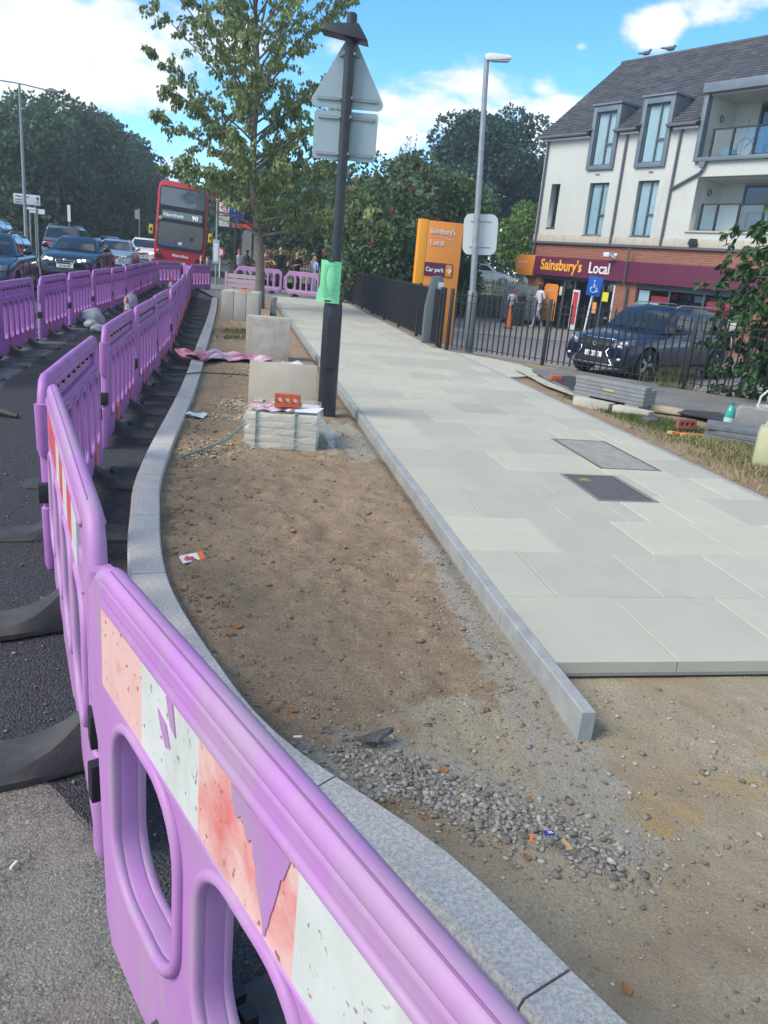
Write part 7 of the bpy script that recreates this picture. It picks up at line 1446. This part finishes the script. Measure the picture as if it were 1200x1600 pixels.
m = MB(); m.add([(-6, 37.6, .30), (.5, 37.96, .42), (4.2, 38.76, .42), (9.6, 42.6, .42), (16, 60, .55), (16, 75, .62), (-14, 75, .62), (-9, 45, .3)], [(0, 1, 2, 3, 4, 5, 6, 7)]); m.build('grass_bank', bank, None, kind='structure')
def pickets(name, label, A, B, z, h, step, m_, w=.04):
    L_ = math.hypot(B[0]-A[0], B[1]-A[1]); t = thing(name, label, 'fence', (A[0], A[1], z), math.atan2(B[1]-A[1], B[0]-A[0])); pm = MB().prism([(-w/2, 0), (w/2, 0), (w/2, h-.05), (0, h), (-w/2, h-.05)], -.012, .012, 'y').mesh(); pm.materials.append(m_)
    for i in range(int(L_/step)): link('picket', pm, t).location = (i*step, -.03, 0)
    for zz in (.15, h-.2): MB().bb(0, L_, -.01, .02, zz, zz+.05).build('rail', m_, t)
    return t
cream = mat('cream_wood', (.36, .36, .27), .8, (.28, .28, .2), 5)
pickets('picket_fence', 'pale cream picket fence on top of the retaining wall behind the lamp column', (-2.6, 37.75), (4.0, 38.75), .5, .75, .11, cream); pickets('picket_fence', 'short pale picket fence running to the shop corner behind the cage trolley', (4.1, 38.8), (8.4, 41.8), .5, .75, .11, cream)
pickets('white_railing', 'thin pale railing in front of the distant parked cars', (-1.0, 55.5), (12.5, 55.0), .5, .95, .16, mat('rail_pale', (.45, .48, .48), .6), .035)
t = pickets('wooden_railing', 'weathered grey railing behind the people beyond the barriers', (-5.2, 38.5), (-2.2, 36.4), 0, 1.15, .16, mat('weathered', (.20, .19, .17), .8), .05)
patch('park_grass', [(-7.0, 40), (-2.4, 37.6), (-2, 49), (-9, 56), (-14, 60), (-10, 45)], -.03, mat('sunny_grass', (.10, .13, .04), .95, (.19, .19, .08), .5, bump=.5, bscale=8), .1, 6)
patch('pavement_beyond', [(-6.0, 26.6), (-2.2, 31.0), (-2.9, 36.2), (-6.4, 39.8), (-10.4, 44), (-10.2, 40), (-9.2, 35), (-6.4, 27.5)], -.035, mat('old_pavement', (.17, .165, .155), .9, (.22, .215, .20), 1.5), .03, 6)
crown_tree('golden_bush', 'small golden brown bush glowing behind the person on the bicycle', (-7.3, 52, 0), 1.9, 1.8, 3500, .16, mat('golden_leaf', (.26, .20, .07), .7, (.16, .15, .05), 2, island=.4), base=.02, trunk=.05, seed=71, cat='bush')

# ================================================================ VERGE ON THE RIGHT
gb = mat('grass_blade', (.085, .135, .03), .7, (.15, .18, .06), 3, island=.45, trans=.25); gdry = mat('dry_blade', (.30, .25, .12), .8, (.38, .33, .18), 5, island=.35, trans=.2)
def grass(name, pts, m_, h, seed):
    rs = np.random.default_rng(seed); n = len(pts); z = bed_z(pts[:, 0], pts[:, 1]); a = rs.random(n)*6.28; hh = h*rs.uniform(.4, 1.3, n); lx, ly = rs.normal(size=n)*.5*hh, rs.normal(size=n)*.5*hh; w = .0035+.002*rs.random(n)
    B = np.column_stack([pts, z-.004]); s = np.column_stack([np.cos(a)*w, np.sin(a)*w, 0*a]); M_ = B+np.column_stack([lx*.4, ly*.4, hh*.6]); T_ = B+np.column_stack([lx, ly, hh])
    V = np.stack([B-s, B+s, M_+s*.7, M_-s*.7, T_], 1); k = np.arange(n)[:, None]*5; F = np.concatenate([k+[0, 1, 2], k+[0, 2, 3], k+[3, 2, 4]], 0); return link(name, mesh_np(name, V, F), None, m_, kind='stuff')
def uvpts(n, segs, sd, seed):
    rs = np.random.default_rng(seed); k = rs.integers(0, len(segs)-1, n); f = rs.random(n); A = np.array(segs, float); c = A[k]*(1-f[:, None])+A[k+1]*f[:, None]; u = c[:, 0]+rs.normal(size=n)*c[:, 2]; v = c[:, 1]+rs.normal(size=n)*.12
    p = PO[None]+PU[None]*u[:, None]+PV[None]*v[:, None]; q = fbm(p[:, 0]*2.2+3, p[:, 1]*2.2, 3); return p[(q > -.12+.05*rs.normal(size=n)) & (u > PW+.12)]
grass('verge_grass', uvpts(24000, [(3.3, 7.6, .05), (3.6, 6.2, .14), (3.85, 5.2, .24), (3.95, 4.3, .28), (4.0, 3.3, .30), (4.1, 2.2, .3)], .2, 1), gb, .05, 1)
grass('dry_grass', uvpts(9000, [(3.7, 5.2, .25), (3.75, 4.3, .25), (3.7, 3.2, .28), (3.8, 2.0, .3)], .2, 2), gdry, .06, 2)
def tuft(n, cx, cy, s, seed): return np.random.default_rng(seed).normal(size=(n, 2))*s+[cx, cy]
grass('bed_grass_tuft', np.concatenate([tuft(900, -3.25, 16.2, .28, 3), tuft(500, -3.0, 15.0, .2, 4), tuft(150, -2.9, 17.6, .3, 5)]), gb, .07, 6)
wk = np.concatenate([np.column_stack([np.full(60, .9)+np.random.default_rng(i).normal(size=60)*.12-.2*(i*.9), np.full(60, 16.2)+i*.9+np.random.default_rng(i+9).normal(size=60)*.25]) for i in range(14)]); wk[:, 0] += .0; grass('weeds_by_fence', wk[(wk[:, 0] > -3)], gb, .10, 8)
wk2 = np.column_stack([np.random.default_rng(3).normal(size=170)*.24+4.55, np.random.default_rng(5).normal(size=170)*.10+13.2]); grass('tall_dry_weeds', wk2, gb, .40, 9)
# tarmac and old surface by the fence
FU = math.atan2(FB[1]-FA[1], FB[0]-FA[0])
patch('old_footway', [(2.45, 11.6), (2.3, 13.9), (2.9, 14.35), (6.4, 11.5), (6.9, 9.4), (5.0, 9.3), (4.3, 9.9), (3.3, 10.3)], .02, mat('old_footway', (.13, .13, .125), .95, (.20, .195, .18), 1.6, bump=.6, bscale=50, speck=(90, (.3, .3, .28), .67)), .03, 8, zf=lambda x, y: .018)
patch('pale_margin', [(2.2, 12.0), (2.0, 13.6), (2.12, 13.7), (2.42, 12.0), (2.6, 11.0), (2.5, 10.9)], .03, concs, .015, 6, zf=lambda x, y: .024)
patch('dark_tarmac_patch', [(2.6, 11.5), (2.45, 12.9), (2.9, 13.4), (3.4, 12.4), (3.2, 11.4)], .03, fresh_asphalt, .03, 6, zf=lambda x, y: .026)
FR = lambda a, b: (a, b)
t = thing('kerb_unit_stack', 'stack of long grey kerb units beside the path in front of the parked car', 'stack', (2.50, 11.05, .02), math.atan2(-.82, .80)); gk = mat('new_kerb_unit', (.19, .205, .21), .8, (.255, .27, .27), 7, bump=.3, bscale=80)
for k in range(5):
    MB().bb(-.02+random.uniform(-.01, .01), 1.04, -.02, .15, .045+k*.050, .045+k*.050+.046).build('kerb_unit', gk, t, bevel=.004); 
    if k < 4: MB().bb(-.02, 1.02, .16, .33, .045+k*.050, .045+k*.050+.046).build('kerb_unit', gk, t, bevel=.004)
MB().bb(.0, .25, -.05, .4, 0, .042).bb(.8, 1.0, -.05, .4, 0, .042).build('timber_bearer', mat('bearer', (.30, .29, .25), .9), t); MB().bb(.44, .60, -.028, -.0215, .155, .19).build('yellow_stain', mat('yellow_label', (.45, .36, .16), .8), t)
for i, (x, y, w, a, l) in enumerate([(2.62, 10.45, .55, -.8, 'long pale kerb stone half buried before the grey stack, the left piece'), (3.02, 10.02, .50, -.75, 'pale kerb stone half buried before the grey stack, the right piece'), (3.55, 10.42, .5, -.72, 'yellowish kerb stone beyond the right end of the grey stack')]):
    tag(MB().box((0, 0, .02), (w, .16, .12)).build('kerb_stone_piece', concs if i < 2 else mat('sandy_block', (.40, .34, .22), .9), None, bevel=.01), l, 'kerb stone'); o = C.objects[-1]; o.location = (x, y, .0); o.rotation_euler = (0, 0, a)
o = MB().bb(-.09, .09, -.05, .05, 0, .07).build('orange_block', mat('brick_orange', (.50, .10, .05), .8), None, bevel=.006); o.location = (2.50, 12.6, .03); o.rotation_euler = (0, 0, .2); tag(o, 'orange red brick lying on the dark tarmac by the fence kerb', 'brick')
holed_brick('red_brick', (3.33, 8.98, .055), R_(12), 'red holed brick lying on the grass verge beside the path', mt=mat('brick_brown', (.33, .10, .07), .85, (.25, .08, .06), 20, bump=.4, bscale=80))
t = thing('brick_shards', 'scattered orange and yellow brick shards at the foot of the holed brick on the grass', 'rubble', (3.27, 8.76, .0))
for i in range(7): o = MB().prism([(-.05, -.02), (.02, -.03), (.05, .01), (.0, .03)], 0, .03).build('shard', orangep if i % 2 else mat('yellow_shard', (.55, .42, .12), .8), t); o.location = (-.15+i*.055, random.uniform(-.04, .04), .01); o.rotation_euler = (0, 0, random.uniform(0, 6))
o = MB().prism([(-.10, -.03), (.06, -.04), (.10, .01), (.02, .04), (-.08, .03)], 0, .035).build('orange_shard', orangep); o.location = (3.0, 10.05, .0); tag(o, 'single orange brick shard on the grass by the half buried kerb stone', 'rubble')
o = MB().lathe([(.09, 0), (.10, .02), (.10, .06), (.085, .075), (.05, .07)], n=18).build('dark_ring', mat('dark_block', (.06, .065, .07), .8, (.12, .12, .125), 15, bump=.5), None, auto=40); o.location = (3.09, 9.5, -.01); tag(o, 'small dark round plug lying in the grass between shard and brick', 'rubble')
t = thing('slab_pile', 'three dark grey slabs stacked loosely on the grass by the cream container', 'slab stack', (3.80, 8.75, .0), R_(-32)); ds_ = mat('dark_slab', (.115, .13, .14), .8, (.16, .175, .18), 8, bump=.3, bscale=60)
for k, (dx, dy, a) in enumerate(((0, 0, .05), (.06, .03, -.08), (-.02, .06, .16))): o = MB().bb(-.30, .30, -.20, .20, 0, .05).build('slab', ds_, t, bevel=.004); o.location = (dx, dy, .005+k*.055); o.rotation_euler = (0, 0, a)
o = MB().add([(-.45, -.1, .0), (.35, -.16, .0), (.5, .12, .02), (.0, .22, .05), (-.42, .12, .03)], [(0, 1, 2, 3, 4)]).build('black_mat', rubber); o.location = (4.05, 10.0, .05); o.rotation_euler = (0, 0, -.5); tag(o, 'black rubber sheet lying behind the grass near the bottle', 'sheet')
t = thing('water_bottle', 'teal plastic water bottle standing by the clear crate at the right', 'bottle', (4.02, 9.50, .0)); tl = mat('teal_bottle', (.05, .33, .30), .15, coat=.6); MB().lathe([(.055, 0), (.06, .02), (.055, .10), (.06, .18), (.05, .25), (.022, .29), (.022, .30)], n=16).build('body', tl, t, auto=50); MB().lathe([(.026, .30), (.026, .33)], n=12).build('cap', mat('teal_cap', (.02, .20, .18), .5), t); MB().lathe([(.0605, .08), (.0615, .15)], n=16).build('label', mat('bottle_label', (.45, .6, .6), .6), t)
t = thing('clear_crate', 'clear plastic wrapped dark crate beside the bottle', 'crate', (4.28, 9.35, .0), R_(-30)); MB().bb(-.20, .20, -.13, .13, .01, .28).build('dark_contents', mat('crate_dark', (.05, .055, .06), .6, (.09, .095, .10), 20), t, bevel=.01); MB().bb(-.23, .22, -.15, .15, 0, .31).build('clear_wrap', film, t, bevel=.02)
t = thing('white_bucket', 'white bucket with raised handle behind the clear crate', 'bucket', (4.60, 9.75, .0)); wbk = mat('bucket_white', (.55, .56, .52), .5); MB().lathe([(.13, 0), (.16, .26), (.175, .265), (.175, .285), (.15, .285), (.12, .02)], n=20).build('body', wbk, t, auto=40); MB().tube([(-.165, 0, .27), (-.15, 0, .40), (-.06, 0, .50), (.06, 0, .50), (.15, 0, .40), (.165, 0, .27)], .014, 6).build('handle', wbk, t)
t = thing('jerry_can', 'cream yellow rounded plastic container standing on the verge at the right edge', 'container', (3.67, 7.55, -.01), R_(-25)); jc = mat('cream_plastic', (.50, .50, .29), .45, (.40, .42, .28), 5)
bmj = MB().bb(-.16, .16, -.13, .13, 0, .40).build('body', jc, t, bevel=.06); MB().lathe([(.035, .395), (.035, .43)], (.06, 0, 0), 12).build('cap', mat('can_cap', (.25, .05, .04), .5), t); MB().tube([(-.10, 0, .395), (-.09, 0, .44), (.0, 0, .44), (.01, 0, .395)], .016, 6).build('handle', jc, t)
t = thing('capped_white_object', 'white rounded dome on a thin curved stem in front of the leaves behind the railing', 'dome', (5.62, 13.75, -.62)); wm = mat('dome_white', (.66, .64, .56), .5); MB().ell((.0, 0, 1.66), (.13, .11, .125), 16, 10).build('dome', wm, t, smooth=True); MB().tube([(.06, 0, 0), (.05, 0, .9), (-.02, 0, 1.3), (-.07, 0, 1.52)], .012, 6).build('stem', galv, t, smooth=True); MB().box((.25, .0, 1.60), (.26, .05, .07), .2).build('orange_arm', mat('arm_orange', (.50, .14, .04), .6), t, bevel=.01)

# ================================================================ AIR
hz = MB().bb(-232, 232, -82, 302, -1.9, 19).build('haze', [], None, kind='stuff')
hm = bpy.data.materials.new('haze'); hm.use_nodes = True; hm.node_tree.nodes.clear()
_v = hm.node_tree.nodes.new('ShaderNodeVolumePrincipled'); _v.inputs['Color'].default_value = (.88, .94, 1, 1); _v.inputs['Density'].default_value = .0013; _v.inputs['Anisotropy'].default_value = .2
_o = hm.node_tree.nodes.new('ShaderNodeOutputMaterial'); hm.node_tree.links.new(_v.outputs[0], _o.inputs['Volume']); hz.data.materials.append(hm)
